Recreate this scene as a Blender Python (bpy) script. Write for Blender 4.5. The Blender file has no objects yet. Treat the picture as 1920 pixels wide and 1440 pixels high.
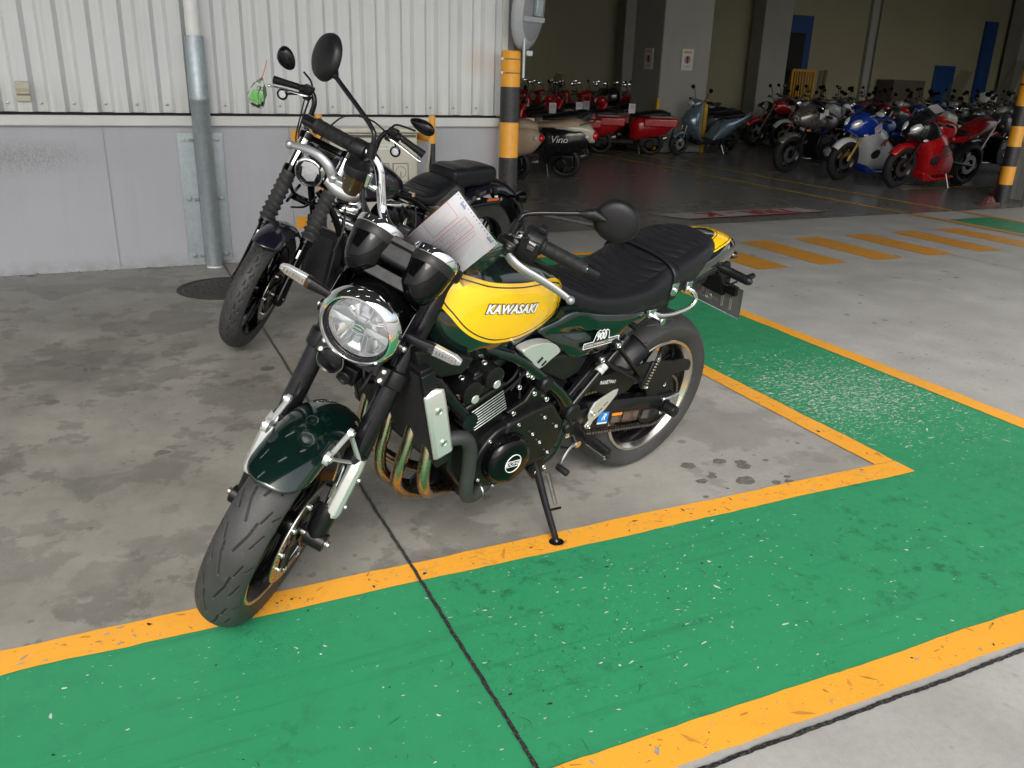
import bpy, bmesh, math, random
import numpy as np
from mathutils import Vector, Matrix
random.seed(7)
SC = bpy.context.scene
COL = SC.collection
PI = math.pi
R = math.radians
# ------------------------------------------------------------------ camera
cam_d = bpy.data.cameras.new("camera"); cam = bpy.data.objects.new("camera", cam_d); COL.objects.link(cam)
SC.camera = cam
YAW, PITCH, ROLL, CAMH, FPX = R(25.21864), R(20.22299), R(-1.78838), 1.3958, 1589.77
_f = Vector((math.sin(YAW)*math.cos(PITCH), math.cos(YAW)*math.cos(PITCH), -math.sin(PITCH)))
_r = Vector((math.cos(YAW), -math.sin(YAW), 0)); _d = _f.cross(_r)
_rt = _r*math.cos(ROLL) + _d*math.sin(ROLL); _dn = _d*math.cos(ROLL) - _r*math.sin(ROLL)
cam.matrix_world = Matrix(((_rt.x, -_dn.x, -_f.x, 0), (_rt.y, -_dn.y, -_f.y, 0), (_rt.z, -_dn.z, -_f.z, CAMH), (0, 0, 0, 1)))
cam_d.sensor_width = 36; cam_d.lens = FPX/1920*36; cam_d.clip_start = .02; cam_d.clip_end = 400
# ------------------------------------------------------------------ light
SUN_EL, SUN_AZ = 40, 200        # azimuth: clockwise from +Y
W = bpy.data.worlds.new("World"); SC.world = W; W.use_nodes = True
nt = W.node_tree; nt.nodes.clear()
wo = nt.nodes.new("ShaderNodeOutputWorld"); bg = nt.nodes.new("ShaderNodeBackground")
sky = nt.nodes.new("ShaderNodeTexSky"); sky.sky_type = 'NISHITA'; sky.sun_disc = False
sky.sun_elevation = R(SUN_EL); sky.sun_rotation = R(SUN_AZ); sky.dust_density = 4; sky.air_density = 1.2; sky.ozone_density = 1
hs = nt.nodes.new("ShaderNodeHueSaturation"); hs.inputs['Saturation'].default_value = .38   # overcast: cloud greys the sky
nt.links.new(sky.outputs[0], hs.inputs['Color']); nt.links.new(hs.outputs[0], bg.inputs[0]); nt.links.new(bg.outputs[0], wo.inputs[0])
bg.inputs[1].default_value = .15
sd = bpy.data.lights.new("sun", 'SUN'); so = bpy.data.objects.new("sun", sd); COL.objects.link(so)
sd.energy = .9; sd.angle = R(25); sd.color = (1, .98, .955)
_az = R(SUN_AZ); _el = R(SUN_EL)
so.rotation_euler = Vector((math.sin(_az)*math.cos(_el), math.cos(_az)*math.cos(_el), math.sin(_el))).to_track_quat('Z', 'Y').to_euler()
so.location = (0, 0, 20)
SC.view_settings.view_transform = 'Standard'; SC.view_settings.look = 'None'
SC.view_settings.exposure = .86; SC.view_settings.gamma = 1
SC.cycles.max_bounces = 8; SC.cycles.diffuse_bounces = 5; SC.cycles.glossy_bounces = 4; SC.cycles.transmission_bounces = 6; SC.cycles.transparent_max_bounces = 8

# ------------------------------------------------------------------ materials
MATS = {}
class NT:
    def __init__(s, name):
        s.m = bpy.data.materials.new(name); s.m.use_nodes = True; s.t = s.m.node_tree; s.b = s.t.nodes['Principled BSDF']
    def n(s, typ, **k):
        nd = s.t.nodes.new(typ)
        for a, b in k.items(): setattr(nd, a, b)
        return nd
    def l(s, a, b): s.t.links.new(a, b)
    def val(s, x): 
        return x
    def plug(s, sock, v):
        if hasattr(v, 'links') or isinstance(v, bpy.types.NodeSocket): s.l(v, sock)
        else: sock.default_value = v
    def math(s, op, a, b=0.0, c=None, clamp=False):
        nd = s.n('ShaderNodeMath', operation=op, use_clamp=clamp); s.plug(nd.inputs[0], a); s.plug(nd.inputs[1], b)
        if c is not None: s.plug(nd.inputs[2], c)
        return nd.outputs[0]
    def mix(s, f, a, b):
        nd = s.n('ShaderNodeMix', data_type='RGBA'); s.plug(nd.inputs[0], f)
        s.plug(nd.inputs[6], a if not isinstance(a, tuple) else (*a, 1)[:4]); s.plug(nd.inputs[7], b if not isinstance(b, tuple) else (*b, 1)[:4])
        return nd.outputs[2]
    def co(s, kind='Object'):
        return s.n('ShaderNodeTexCoord').outputs[kind]
    def mapp(s, v, scale=(1, 1, 1), loc=(0, 0, 0), rot=(0, 0, 0)):
        nd = s.n('ShaderNodeMapping'); s.l(v, nd.inputs[0]); nd.inputs['Scale'].default_value = scale; nd.inputs['Location'].default_value = loc; nd.inputs['Rotation'].default_value = rot
        return nd.outputs[0]
    def noise(s, v, scale, detail=4, rough=.55, out='Fac', dist=0):
        nd = s.n('ShaderNodeTexNoise'); s.l(v, nd.inputs['Vector']); nd.inputs['Scale'].default_value = scale; nd.inputs['Detail'].default_value = detail; nd.inputs['Roughness'].default_value = rough; nd.inputs['Distortion'].default_value = dist
        return nd.outputs[out]
    def voro(s, v, scale, out='Distance', feature='F1', rnd=1):
        nd = s.n('ShaderNodeTexVoronoi', feature=feature); s.l(v, nd.inputs['Vector']); nd.inputs['Scale'].default_value = scale; nd.inputs['Randomness'].default_value = rnd
        return nd.outputs[out]
    def ramp(s, f, stops, interp='LINEAR'):
        nd = s.n('ShaderNodeValToRGB'); s.l(f, nd.inputs[0]); r = nd.color_ramp; r.interpolation = interp
        while len(r.elements) < len(stops): r.elements.new(1)
        for e, (p, c) in zip(r.elements, stops):
            e.position = p; e.color = (c, c, c, 1) if not isinstance(c, tuple) else (*c, 1)[:4]
        return nd.outputs[0]
    def rng(s, f, a, b, c=0.0, d=1.0):
        nd = s.n('ShaderNodeMapRange', clamp=True); s.l(f, nd.inputs[0])
        for i, v in enumerate((a, b, c, d)): nd.inputs[i+1].default_value = v
        return nd.outputs[0]
    def bump(s, h, strength=.3, dist=.002):
        nd = s.n('ShaderNodeBump'); nd.inputs['Strength'].default_value = strength; nd.inputs['Distance'].default_value = dist
        s.l(h, nd.inputs['Height']); s.l(nd.outputs[0], s.b.inputs['Normal'])
    def set(s, **k):
        for a, v in k.items():
            nm = {'col': 'Base Color', 'rough': 'Roughness', 'metal': 'Metallic', 'coat': 'Coat Weight', 'coatr': 'Coat Roughness', 'spec': 'Specular IOR Level', 'trans': 'Transmission Weight', 'alpha': 'Alpha', 'ior': 'IOR', 'emis': 'Emission Strength', 'emc': 'Emission Color', 'sheen': 'Sheen Weight'}[a]
            if isinstance(v, tuple): v = (*v, 1)[:4]
            s.plug(s.b.inputs[nm], v)
        return s
def M(name, col, rough=.5, metal=0, coat=0, var=.12, nscale=18, bump=0, bscale=250, dirt=0, spec=.5, dirtcol=(.22, .2, .17)):
    """procedural surface: base colour broken by noise, uneven gloss, fine bump, optional dust"""
    if name in MATS: return MATS[name]
    k = NT(name); v = k.co()
    n = k.noise(v, nscale, 5)
    f = k.rng(n, .3, .7)
    a = tuple(c*(1-var) for c in col); b = tuple(min(1, c*(1+var)) for c in col)
    c = k.mix(f, a, b)
    if dirt:
        dn = k.noise(v, nscale*2.7, 6, .65)
        dm = k.math('MULTIPLY', k.rng(dn, .48, .75), dirt)
        c = k.mix(dm, c, dirtcol)
    k.set(col=c, metal=metal, coat=coat, spec=spec)
    if coat: k.set(coatr=.03)
    rn = k.noise(v, nscale*3, 3)
    k.set(rough=k.rng(rn, .2, .8, max(.02, rough*.8), min(1, rough*1.25)))
    if bump:
        k.bump(k.noise(v, bscale, 3, .6), bump, .001)
    MATS[name] = k.m
    return k.m
def emat(name, col, st):
    if name in MATS: return MATS[name]
    k = NT(name); k.set(col=col, emc=col, emis=st); MATS[name] = k.m; return k.m
def glass(name, tint=(1, 1, 1), rough=.02, op=.0):
    if name in MATS: return MATS[name]
    k = NT(name); out = k.t.nodes['Material Output']
    tr = k.n('ShaderNodeBsdfTransparent'); tr.inputs[0].default_value = (*tint, 1)
    gl = k.n('ShaderNodeBsdfGlossy'); gl.inputs['Roughness'].default_value = rough
    fr = k.n('ShaderNodeFresnel'); fr.inputs[0].default_value = 1.5
    # slight clouding keeps the pane from being perfectly clear
    nz = k.noise(k.co(), 40, 3); add = k.math('ADD', fr.outputs[0], k.math('MULTIPLY', nz, .04+op))
    mx = k.n('ShaderNodeMixShader'); k.l(add, mx.inputs[0]); k.l(tr.outputs[0], mx.inputs[1]); k.l(gl.outputs[0], mx.inputs[2])
    k.l(mx.outputs[0], out.inputs[0]); MATS[name] = k.m; return k.m

blk = M('black_plastic', (.0065, .0065, .0075), .40, var=.2, bump=.15, bscale=900, spec=.28)
blkg = M('black_gloss', (.0022, .0022, .0026), .03, var=.1, spec=.25)
blks = M('black_satin_paint', (.0050, .0048, .0066), .19, var=.2, coat=.05, dirt=.03, spec=.3)
blkm = M('black_cast_metal', (.006, .006, .0063), .32, metal=.1, bump=.25, bscale=500, dirt=.08, dirtcol=(.05, .047, .042), spec=.3)
rub = M('rubber', (.028, .028, .029), .62, var=.25, nscale=9, bump=.2, bscale=600, dirt=.35, dirtcol=(.10, .095, .088))
grip = M('grip_rubber', (.009, .009, .010), .55, var=.15, bump=.3, bscale=700, spec=.25)
vinyl = M('seat_vinyl', (.0085, .009, .011), .40, var=.12, bump=.3, bscale=420, spec=.26)
chrome = M('chrome', (.86, .87, .88), .05, metal=1, var=.03)
alu = M('brushed_aluminium', (.62, .63, .64), .24, metal=1, var=.06, bump=.08, bscale=900)
silp = M('silver_paint', (.56, .58, .56), .30, metal=.55, var=.015, nscale=5)
steel = M('steel', (.42, .41, .39), .32, metal=1, var=.15, nscale=60, dirt=.3)
bolt = M('bolt_zinc', (.7, .7, .68), .25, metal=1)
green = M('dark_green_paint', (.0014, .0085, .0065), .12, coat=1, var=.08, spec=.35)
framep = M('dark_frame_paint', (.002, .007, .0055), .22, coat=.4, var=.1, spec=.35)
core = M('radiator_core', (.008, .008, .008), .5, var=.3)
white = M('white_paint', (.75, .76, .76), .35, var=.03)
def lens_mat(name, col, a=.25):
    return glass(name, col, .05, a)
clear = glass('clear_lens', (1, 1, 1), .02, .05)

# ------------------------------------------------------------------ geometry collector
def V(*a): return Vector(a if len(a) > 1 else a[0])
def frame_to(d):
    d = V(d).normalized(); u = V(0, 0, 1) if abs(d.z) < .9 else V(1, 0, 0)
    x = u.cross(d).normalized(); y = d.cross(x); return x, y, d
def spline(pts, sub=6):
    P = [V(p) for p in pts]
    if len(P) < 3: return P, [i/(len(P)-1) for i in range(len(P))]
    Q = [P[0]*2-P[1]] + P + [P[-1]*2-P[-2]]; o = []; ts = []
    for i in range(1, len(Q)-2):
        for k in range(sub):
            t = k/sub; a, b, c, d = Q[i-1], Q[i], Q[i+1], Q[i+2]
            o.append(.5*((2*b)+(c-a)*t+(2*a-5*b+4*c-d)*t*t+(3*b-a-3*c+d)*t**3)); ts.append((i-1+t)/(len(P)-1))
    o.append(P[-1]); ts.append(1.); return o, ts
class MB:
    def __init__(s, xf=None): s.v = []; s.f = []; s.xf = xf; s.attr = None
    def _add(s, vs, fs):
        o = len(s.v)
        s.v += [tuple(p) for p in vs]; s.f += [tuple(i+o for i in f) for f in fs]; return s
    def box(s, c, d, rot=None):
        c = V(c); m = Matrix.Identity(3) if rot is None else (rot if isinstance(rot, Matrix) else (Matrix.Rotation(rot[2], 3, 'Z') @ Matrix.Rotation(rot[1], 3, 'Y') @ Matrix.Rotation(rot[0], 3, 'X')))
        vs = [c + m @ V(x*d[0]/2, y*d[1]/2, z*d[2]/2) for x in (-1, 1) for y in (-1, 1) for z in (-1, 1)]
        return s._add(vs, [(0, 1, 3, 2), (4, 6, 7, 5), (0, 4, 5, 1), (2, 3, 7, 6), (0, 2, 6, 4), (1, 5, 7, 3)])
    def tube(s, pts, r, n=12, sub=6, caps=True, sq=1.0, up=None):
        P, ts = spline(pts, sub); rs = r if isinstance(r, (list, tuple)) else [r, r]
        vs = []; k = len(P); nx = None
        for i, p in enumerate(P):
            d = (P[min(i+1, k-1)]-P[max(i-1, 0)]).normalized()
            if nx is None: nx = V(up) if up else frame_to(d)[0]
            nx = (nx - d*nx.dot(d)).normalized(); ny = d.cross(nx)
            t = ts[i]*(len(rs)-1); j = min(int(t), len(rs)-2); rr = rs[j]+(rs[j+1]-rs[j])*(t-j)
            for a in range(n):
                an = 2*PI*a/n; vs.append(p + nx*math.cos(an)*rr + ny*math.sin(an)*rr*sq)
        fs = [(i*n+a, i*n+(a+1) % n, (i+1)*n+(a+1) % n, (i+1)*n+a) for i in range(k-1) for a in range(n)]
        if caps: fs += [tuple(range(n))[::-1], tuple((k-1)*n+a for a in range(n))]
        return s._add(vs, fs)
    def cyl(s, a, b, r, r2=None, n=20): return s.tube([a, b], [r, r if r2 is None else r2], n=n)
    def lathe(s, prof, o=(0, 0, 0), ax=(0, 1, 0), n=48, cap=False, arc=None):
        x, y, d = frame_to(ax); o = V(o); m = len(prof); vs = []
        full = arc is None; a0, a1 = arc or (0, 2*PI); cnt = n if full else n+1
        for i in range(cnt):
            an = a0+(a1-a0)*i/n; e = x*math.cos(an)+y*math.sin(an)
            for r_, h in prof: vs.append(o + e*r_ + d*h)
        fs = []
        for i in range(n):
            j = (i+1) % cnt
            for k in range(m-1): fs.append((i*m+k, j*m+k, j*m+k+1, i*m+k+1))
        return s._add(vs, fs)
    def prism(s, poly, y0, y1, plane='xz', rot=None, o=(0, 0, 0)):
        def P(a, b, h):
            p = V(a, h, b) if plane == 'xz' else (V(h, a, b) if plane == 'yz' else V(a, b, h))
            if rot is not None: p = rot @ p
            return p + V(o)
        n = len(poly); vs = [P(a, b, y0) for a, b in poly]+[P(a, b, y1) for a, b in poly]
        return s._add(vs, [tuple(range(n)), tuple(range(2*n-1, n-1, -1))]+[(i, i+n, (i+1) % n+n, (i+1) % n) for i in range(n)])
    def loft(s, secs, caps=True, closed=True):
        n = len(secs[0]); vs = [p for q in secs for p in q]; k = len(secs); m = n if closed else n-1
        fs = [(i*n+a, i*n+(a+1) % n, (i+1)*n+(a+1) % n, (i+1)*n+a) for i in range(k-1) for a in range(m)]
        if caps and closed: fs += [tuple(range(n))[::-1], tuple((k-1)*n+a for a in range(n))]
        return s._add(vs, fs)
    def ell(s, c, r, n=20, m=12, rot=None):
        c = V(c); r = (r, r, r) if not isinstance(r, (tuple, list)) else r; vs = []
        for i in range(m+1):
            t = PI*i/m
            for j in range(n):
                a = 2*PI*j/n; p = V(r[0]*math.sin(t)*math.cos(a), r[1]*math.sin(t)*math.sin(a), r[2]*math.cos(t))
                if rot is not None: p = rot @ p
                vs.append(c+p)
        return s._add(vs, [(i*n+j, i*n+(j+1) % n, (i+1)*n+(j+1) % n, (i+1)*n+j) for i in range(m) for j in range(n)])
    def torus(s, c, ax, R_, r, n=48, m=10, arc=None):
        return s.lathe([(R_+r*math.cos(2*PI*k/m), r*math.sin(2*PI*k/m)) for k in range(m+1)], c, ax, n, arc=arc)
    def mirror_y(s):
        n = len(s.v); s.v += [(x, -y, z) for x, y, z in s.v[:n]]; s.f += [tuple(i+n for i in f[::-1]) for f in s.f[:]]; return s
    def build(s, name, mat, parent=None, bev=0, ang=35, smooth=True, seg=2, solid=0):
        bm = bmesh.new(); vs = [bm.verts.new(s.xf @ V(p) if s.xf is not None else p) for p in s.v]
        for f in s.f:
            if len(set(f)) < 3: continue
            try: bm.faces.new([vs[i] for i in f])
            except ValueError: pass
        if s.attr is None: bmesh.ops.remove_doubles(bm, verts=bm.verts, dist=1e-6)
        bmesh.ops.recalc_face_normals(bm, faces=bm.faces)
        me = bpy.data.meshes.new(name); bm.to_mesh(me); bm.free()
        if smooth:
            me.polygons.foreach_set('use_smooth', [True]*len(me.polygons)); me.set_sharp_from_angle(angle=R(ang))
        if s.attr is not None:
            for an, arr in s.attr.items():
                at = me.attributes.new(an, 'FLOAT', 'POINT'); at.data.foreach_set('value', arr)
        for m_ in (mat if isinstance(mat, (list, tuple)) else [mat]): me.materials.append(m_)
        o = bpy.data.objects.new(name, me); COL.objects.link(o)
        if parent is not None: o.parent = parent
        if solid:
            md = o.modifiers.new('s', 'SOLIDIFY'); md.thickness = solid; md.offset = 0
        if bev:
            md = o.modifiers.new('b', 'BEVEL'); md.width = bev; md.segments = seg; md.limit_method = 'ANGLE'; md.angle_limit = R(38); md.harden_normals = False
        return o
def thing(name, label, cat, loc=(0, 0, 0), rot=(0, 0, 0), group=None):
    o = bpy.data.objects.new(name, None); COL.objects.link(o); o.location = loc; o.rotation_euler = rot
    o.empty_display_size = .1; return tag(o, label, cat, group)
def tag(o, label=None, cat=None, group=None, kind=None):
    if label: o['label'] = label
    if cat: o['category'] = cat
    if group: o['group'] = group
    if kind: o['kind'] = kind
    return o
def struct(o): o['kind'] = 'structure'; return o
_KIDS = {}
def copy_tree(o, parent=None, matmap=None):
    c = o.copy(); COL.objects.link(c)
    if parent is not None: c.parent = parent
    if matmap and c.type == 'MESH' and c.data.materials and c.data.materials[0] and c.data.materials[0].name in matmap:
        key = (c.data.name, matmap[c.data.materials[0].name].name)
        if key not in _KIDS:
            d = c.data.copy(); d.materials[0] = matmap[c.data.materials[0].name]; _KIDS[key] = d
        c.data = _KIDS[key]
    for ch in CH.get(o.name, list(o.children)): copy_tree(ch, c, matmap)
    return c
CH = {}
def text_pts(txt, size=1, shear=0, offset=0, spacing=1, extrude=0, align='CENTER', res=3):
    cu = bpy.data.curves.new('lettering', 'FONT'); cu.body = txt; cu.size = size; cu.shear = shear; cu.offset = offset
    cu.space_character = spacing; cu.extrude = extrude; cu.align_x = align; cu.align_y = 'CENTER'; cu.resolution_u = res
    o = bpy.data.objects.new('lettering', cu); COL.objects.link(o)
    dg = bpy.context.evaluated_depsgraph_get(); dg.update(); me = bpy.data.meshes.new_from_object(o.evaluated_get(dg))
    vs = [tuple(v.co) for v in me.vertices]; fs = [tuple(p.vertices) for p in me.polygons]
    bpy.data.objects.remove(o); bpy.data.curves.remove(cu); bpy.data.meshes.remove(me); return vs, fs
def text_on(mb, txt, fn, size, sx=1, **k):
    """fn(u, v, w) -> point; adds the lettering to collector mb"""
    vs, fs = text_pts(txt, size, **k); mb._add([fn(a*sx, b, c) for a, b, c in vs], fs); return mb
def plane_fn(o, ux, uy, lift=.001):
    o = V(o); ux = V(ux).normalized(); uy = V(uy).normalized(); n = ux.cross(uy)
    return lambda a, b, c: o+ux*a+uy*b+n*(lift+c)
# ================================================================== SETTING
def poly_sheet(name, poly, z, mat, parent=None, cuts=None):
    mb = MB(); mb._add([(x, y, z) for x, y in poly], [tuple(range(len(poly)))])
    return mb.build(name, mat, parent, smooth=False)
def concrete_mat(name, inside=False):
    k = NT(name); v = k.co()
    big = k.noise(v, .7, 5, .55); mid = k.noise(v, 3.2, 8, .62); fine = k.noise(v, 45, 5, .7); grit = k.noise(v, 380, 2, .6)
    sx = k.n('ShaderNodeSeparateXYZ'); k.l(v, sx.inputs[0])
    c = k.mix(k.rng(mid, .33, .67), (.36, .355, .335), (.45, .445, .425))
    c = k.mix(k.math('MULTIPLY', k.rng(big, .40, .68), .45), c, (.30, .295, .275))
    # the bay on the left is damp and dirty
    bay = k.math('MULTIPLY', k.rng(sx.outputs[0], 3.6, .9), k.math('MULTIPLY', k.rng(sx.outputs[1], 7.2, 5.0), k.rng(sx.outputs[1], 1.15, 1.7)))
    bayc = k.mix(k.rng(k.noise(v, 1.9, 9, .66), .38, .62), (.175, .166, .138), (.290, .277, .236))
    c = k.mix(k.math('MULTIPLY', bay, .92), c, bayc)
    # damp patches with crisp ragged edges, two generations
    for loc, sc, lo, hi, col, w0, w1 in (((0, 0, 0), 1.55, .525, .545, (.105, .100, .086), .03, .62), ((9, 4, 0), 3.6, .565, .585, (.085, .080, .070), .05, .50), ((3, 7, 2), 1.1, .56, .60, (.30, .285, .25), .0, .35)):
        n = k.noise(k.mapp(v, loc=loc), sc, 11, .63); m = k.math('MULTIPLY', k.rng(n, lo, hi), k.math('ADD', w0, k.math('MULTIPLY', bay, w1-w0)))
        inner = k.rng(k.noise(k.mapp(v, loc=loc), sc*4, 6, .7), .3, .7, .55, 1); c = k.mix(k.math('MULTIPLY', m, inner), c, col)
    # drips and oil spots
    vw = k.noise(v, 18, 4)
    for sc, r0, r1, w, msk, col in ((2.3, .085, .070, .75, 1.3, (.055, .052, .047)), (6.5, .13, .10, .60, 2.1, (.09, .086, .075)), (15, .15, .11, .5, 1.1, (.10, .095, .083))):
        vd = k.voro(v, sc); sp = k.math('MULTIPLY', k.rng(k.math('ADD', vd, k.math('MULTIPLY', k.math('SUBTRACT', vw, .5), .22)), r0, r1), k.rng(k.noise(k.mapp(v, loc=(sc, 2, 0)), msk, 3), .50, .58))
        c = k.mix(k.math('MULTIPLY', sp, w), c, col)
    # faint scrapes
    st = k.noise(k.mapp(v, (2.2, 34, 1), rot=(0, 0, .5)), 3, 5, .75); c = k.mix(k.math('MULTIPLY', k.rng(st, .66, .72), .30), c, (.12, .115, .10))
    st2 = k.noise(k.mapp(v, (40, 2.5, 1), rot=(0, 0, -.3)), 3, 5, .75); c = k.mix(k.math('MULTIPLY', k.rng(st2, .68, .73), .28), c, (.52, .51, .48))
    c = k.mix(k.math('MULTIPLY', k.rng(fine, .42, .75), .22), c, (.15, .145, .13))
    c = k.mix(k.math('MULTIPLY', k.rng(grit, .58, .74), .35), c, (.58, .57, .54)); c = k.mix(k.math('MULTIPLY', k.rng(grit, .42, .28), .35), c, (.12, .115, .10))
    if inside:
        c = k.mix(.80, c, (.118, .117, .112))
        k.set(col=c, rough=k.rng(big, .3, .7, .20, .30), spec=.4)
    else:
        k.set(col=c, rough=k.rng(mid, .35, .65, .50, .72))
    k.bump(k.math('ADD', k.math('MULTIPLY', fine, .6), k.math('MULTIPLY', grit, .5)), .03 if inside else .28, .0012)
    return k.m
def floor_paint(name, base, dark, chip, chipamt, scuff=1.0):
    k = NT(name); v = k.co()
    sx = k.n('ShaderNodeSeparateXYZ'); k.l(v, sx.inputs[0])
    n1 = k.noise(v, 1.1, 5, .6); n2 = k.noise(k.mapp(v, (1, 1, 1)), 9, 6, .65)
    c = k.mix(k.rng(n1, .35, .7), base, tuple(x*.86 for x in base))
    c = k.mix(k.math('MULTIPLY', k.rng(n2, .5, .8), .25*scuff), c, dark)
    c = k.mix(k.math('MULTIPLY', k.rng(k.noise(v, .55, 4, .6), .40, .62), .22*scuff), c, tuple(min(1, x*1.35+.012) for x in base))
    sm = k.math('MULTIPLY', k.rng(k.noise(v, 13, 9, .72), .54, .63), k.rng(k.noise(k.mapp(v, loc=(4, 4, 0)), 1.15, 4, .6), .47, .60)); c = k.mix(k.math('MULTIPLY', sm, .55*scuff), c, tuple(x*.6 for x in dark))
    tk = k.noise(k.mapp(v, (.5, 9, 1), rot=(0, 0, .12)), 2.2, 8, .72); c = k.mix(k.math('MULTIPLY', k.rng(tk, .56, .68), .35*scuff), c, dark)
    # curly dark rubber scuffs in patches
    patch = k.rng(k.noise(v, 1.5, 3, .5), .5, .66)
    w = k.noise(k.mapp(v, (1, 1.6, 1)), 16, 4, .6, dist=2.2); line = k.rng(k.math('ABSOLUTE', k.math('SUBTRACT', w, .5)), .016, .006)
    c = k.mix(k.math('MULTIPLY', k.math('MULTIPLY', line, patch), .62*scuff), c, tuple(x*.28 for x in dark))
    # chips: streaks where the paint is worn to bright aggregate
    worn = k.n('ShaderNodeVectorMath', operation='DISTANCE'); k.l(v, worn.inputs[0]); worn.inputs[1].default_value = (3.05, 2.75, 0)
    wm = k.rng(worn.outputs['Value'], .95, .2)
    ch = k.noise(k.mapp(v, (1, 3.2, 1), rot=(0, 0, .35)), 42, 3, .62)
    th = k.math('SUBTRACT', .745-chipamt, k.math('MULTIPLY', wm, .125))
    low = k.noise(v, 2.6, 4, .6); th = k.math('SUBTRACT', th, k.math('MULTIPLY', k.rng(low, .45, .75), .045))
    m = k.rng(k.math('SUBTRACT', ch, th), 0, .018)
    c = k.mix(m, c, chip)
    ch2 = k.noise(k.mapp(v, (3.4, 1, 1), (5, 1, 0), (0, 0, -.5)), 30, 2, .6)
    c = k.mix(k.rng(k.math('SUBTRACT', ch2, .775-chipamt), 0, .02), c, chip)
    dk = k.noise(k.mapp(v, (1, 1.3, 1), (2, 8, 0)), 55, 2, .5)
    c = k.mix(k.math('MULTIPLY', k.rng(dk, .77, .79), .8), c, (.02, .02, .018))
    k.set(col=c, rough=k.rng(n2, .3, .7, .42, .6))
    k.bump(k.math('ADD', k.math('MULTIPLY', k.noise(v, 180, 3), .6), k.math('MULTIPLY', m, -.6)), .3, .0012)
    return k.m
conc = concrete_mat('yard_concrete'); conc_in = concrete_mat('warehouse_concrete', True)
gp = floor_paint('green_floor_paint', (.026, .262, .112), (.016, .105, .052), (.42, .52, .46), .03, 1.0)
op = floor_paint('orange_floor_paint', (.88, .39, .035), (.50, .22, .03), (.5, .47, .45), .02, .45)
op2 = floor_paint('faded_orange_floor_paint', (.60, .27, .03), (.4, .2, .04), (.4, .38, .33), -.02, .6)
yl = floor_paint('yellow_line_paint', (.75, .46, .04), (.4, .26, .05), (.25, .24, .2), .0, .3)
tarj = M('joint_sealant', (.012, .012, .012), .5, var=.4, nscale=60, bump=.8, bscale=300, dirt=.5, dirtcol=(.3, .3, .28))

mb = MB(); mb._add([(-90, -90, 0), (130, -90, 0), (130, 7.02, 0), (-90, 7.02, 0)], [(0, 1, 2, 3)])
struct(mb.build('ground', conc, smooth=False))
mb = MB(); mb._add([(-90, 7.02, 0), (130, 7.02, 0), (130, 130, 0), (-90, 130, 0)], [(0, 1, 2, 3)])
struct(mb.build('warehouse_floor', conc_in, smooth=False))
# green walkway with orange borders (one drawing on the ground)
WX0 = -9
def wear(name, mat, n, zs, area, size, long_, seed, curl=0, cluster=None, kindl=None):
    rr = random.Random(seed); mb = MB()
    for i in range(n):
        for _ in range(40):
            if cluster and rr.random() < cluster[3]: x = rr.gauss(cluster[0], cluster[2]*1.2); y = rr.gauss(cluster[1], cluster[2])
            else: x = rr.uniform(area[0], area[1]); y = rr.uniform(area[2], area[3])
            if (1.24 < y < 2.0) or (2.68 < x < 3.46 and 1.24 < y < 5.9): break
        s_ = size*min(2, math.exp(rr.gauss(0, .5))); L_ = s_*rr.uniform(1, long_); a = rr.gauss(-.10, .4) if rr.random() < .7 else rr.uniform(0, PI); z_ = zs+rr.uniform(0, .0008)
        if curl:
            pts = []; th = a; px_, py_ = x, y
            for k_ in range(9): pts.append((px_, py_)); th += rr.gauss(curl*(1 if i % 2 else -1)*.5, .25); px_ += L_*.12*math.cos(th); py_ += L_*.12*math.sin(th)
            vs = []
            for k_, (u, w_) in enumerate(pts):
                q = s_*.09*math.sin(PI*(k_+.3)/9)*rr.uniform(.5, 1.2); q2 = math.atan2(pts[min(k_+1, 8)][1]-pts[max(k_-1, 0)][1], pts[min(k_+1, 8)][0]-pts[max(k_-1, 0)][0]); vs += [(u-q*math.sin(q2), w_+q*math.cos(q2), z_), (u+q*math.sin(q2), w_-q*math.cos(q2), z_)]
            mb._add(vs, [(2*k_, 2*k_+1, 2*k_+3, 2*k_+2) for k_ in range(8)])
        else:
            m_ = 9; ca, sa_ = math.cos(a), math.sin(a); vs = []
            for k_ in range(m_):
                t = 2*PI*k_/m_; r_ = rr.uniform(.45, 1.15); u, w_ = L_*.5*r_*math.cos(t), s_*.5*r_*math.sin(t); vs.append((x+u*ca-w_*sa_, y+u*sa_+w_*ca, z_))
            mb._add(vs, [tuple(range(m_))])
    return struct(mb.build(name, mat, smooth=False))
def wob_strip(name, p0, p1, w, z, mat, amp=.002, step=.03, parent=None):
    p0 = V(*p0, 0); p1 = V(*p1, 0); d = (p1-p0); L = d.length; d.normalize(); nrm = V(-d.y, d.x, 0); n = max(2, int(L/step)); cur = 0
    rr = random.Random(int(abs(p0.x*100+p1.y*37)+5)); a = []; b = []
    for i in range(n+1):
        p = p0+d*L*i/n; cur = max(-2.4*amp, min(2.4*amp, cur+rr.uniform(-amp, amp)*.7)); a.append(p+nrm*(w/2+cur+rr.uniform(-amp, amp))); b.append(p-nrm*(w/2-cur+rr.uniform(-amp, amp)))
    mb = MB(); mb._add([(q.x, q.y, z) for q in a+b], [(i, i+1, n+2+i, n+1+i) for i in range(n)])
    return mb.build(name, mat, parent, smooth=False)
mb = MB(); z = .002
mb._add([(WX0, 1.21, z), (3.50, 1.21, z), (3.50, 6.05, z), (2.60, 6.05, z), (2.60, 2.06, z), (WX0, 2.06, z)], [(0, 1, 4, 5), (1, 2, 3, 4)])
struct(mb.build('green_walkway', gp, smooth=False))
mb = MB(); z = .0042
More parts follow.
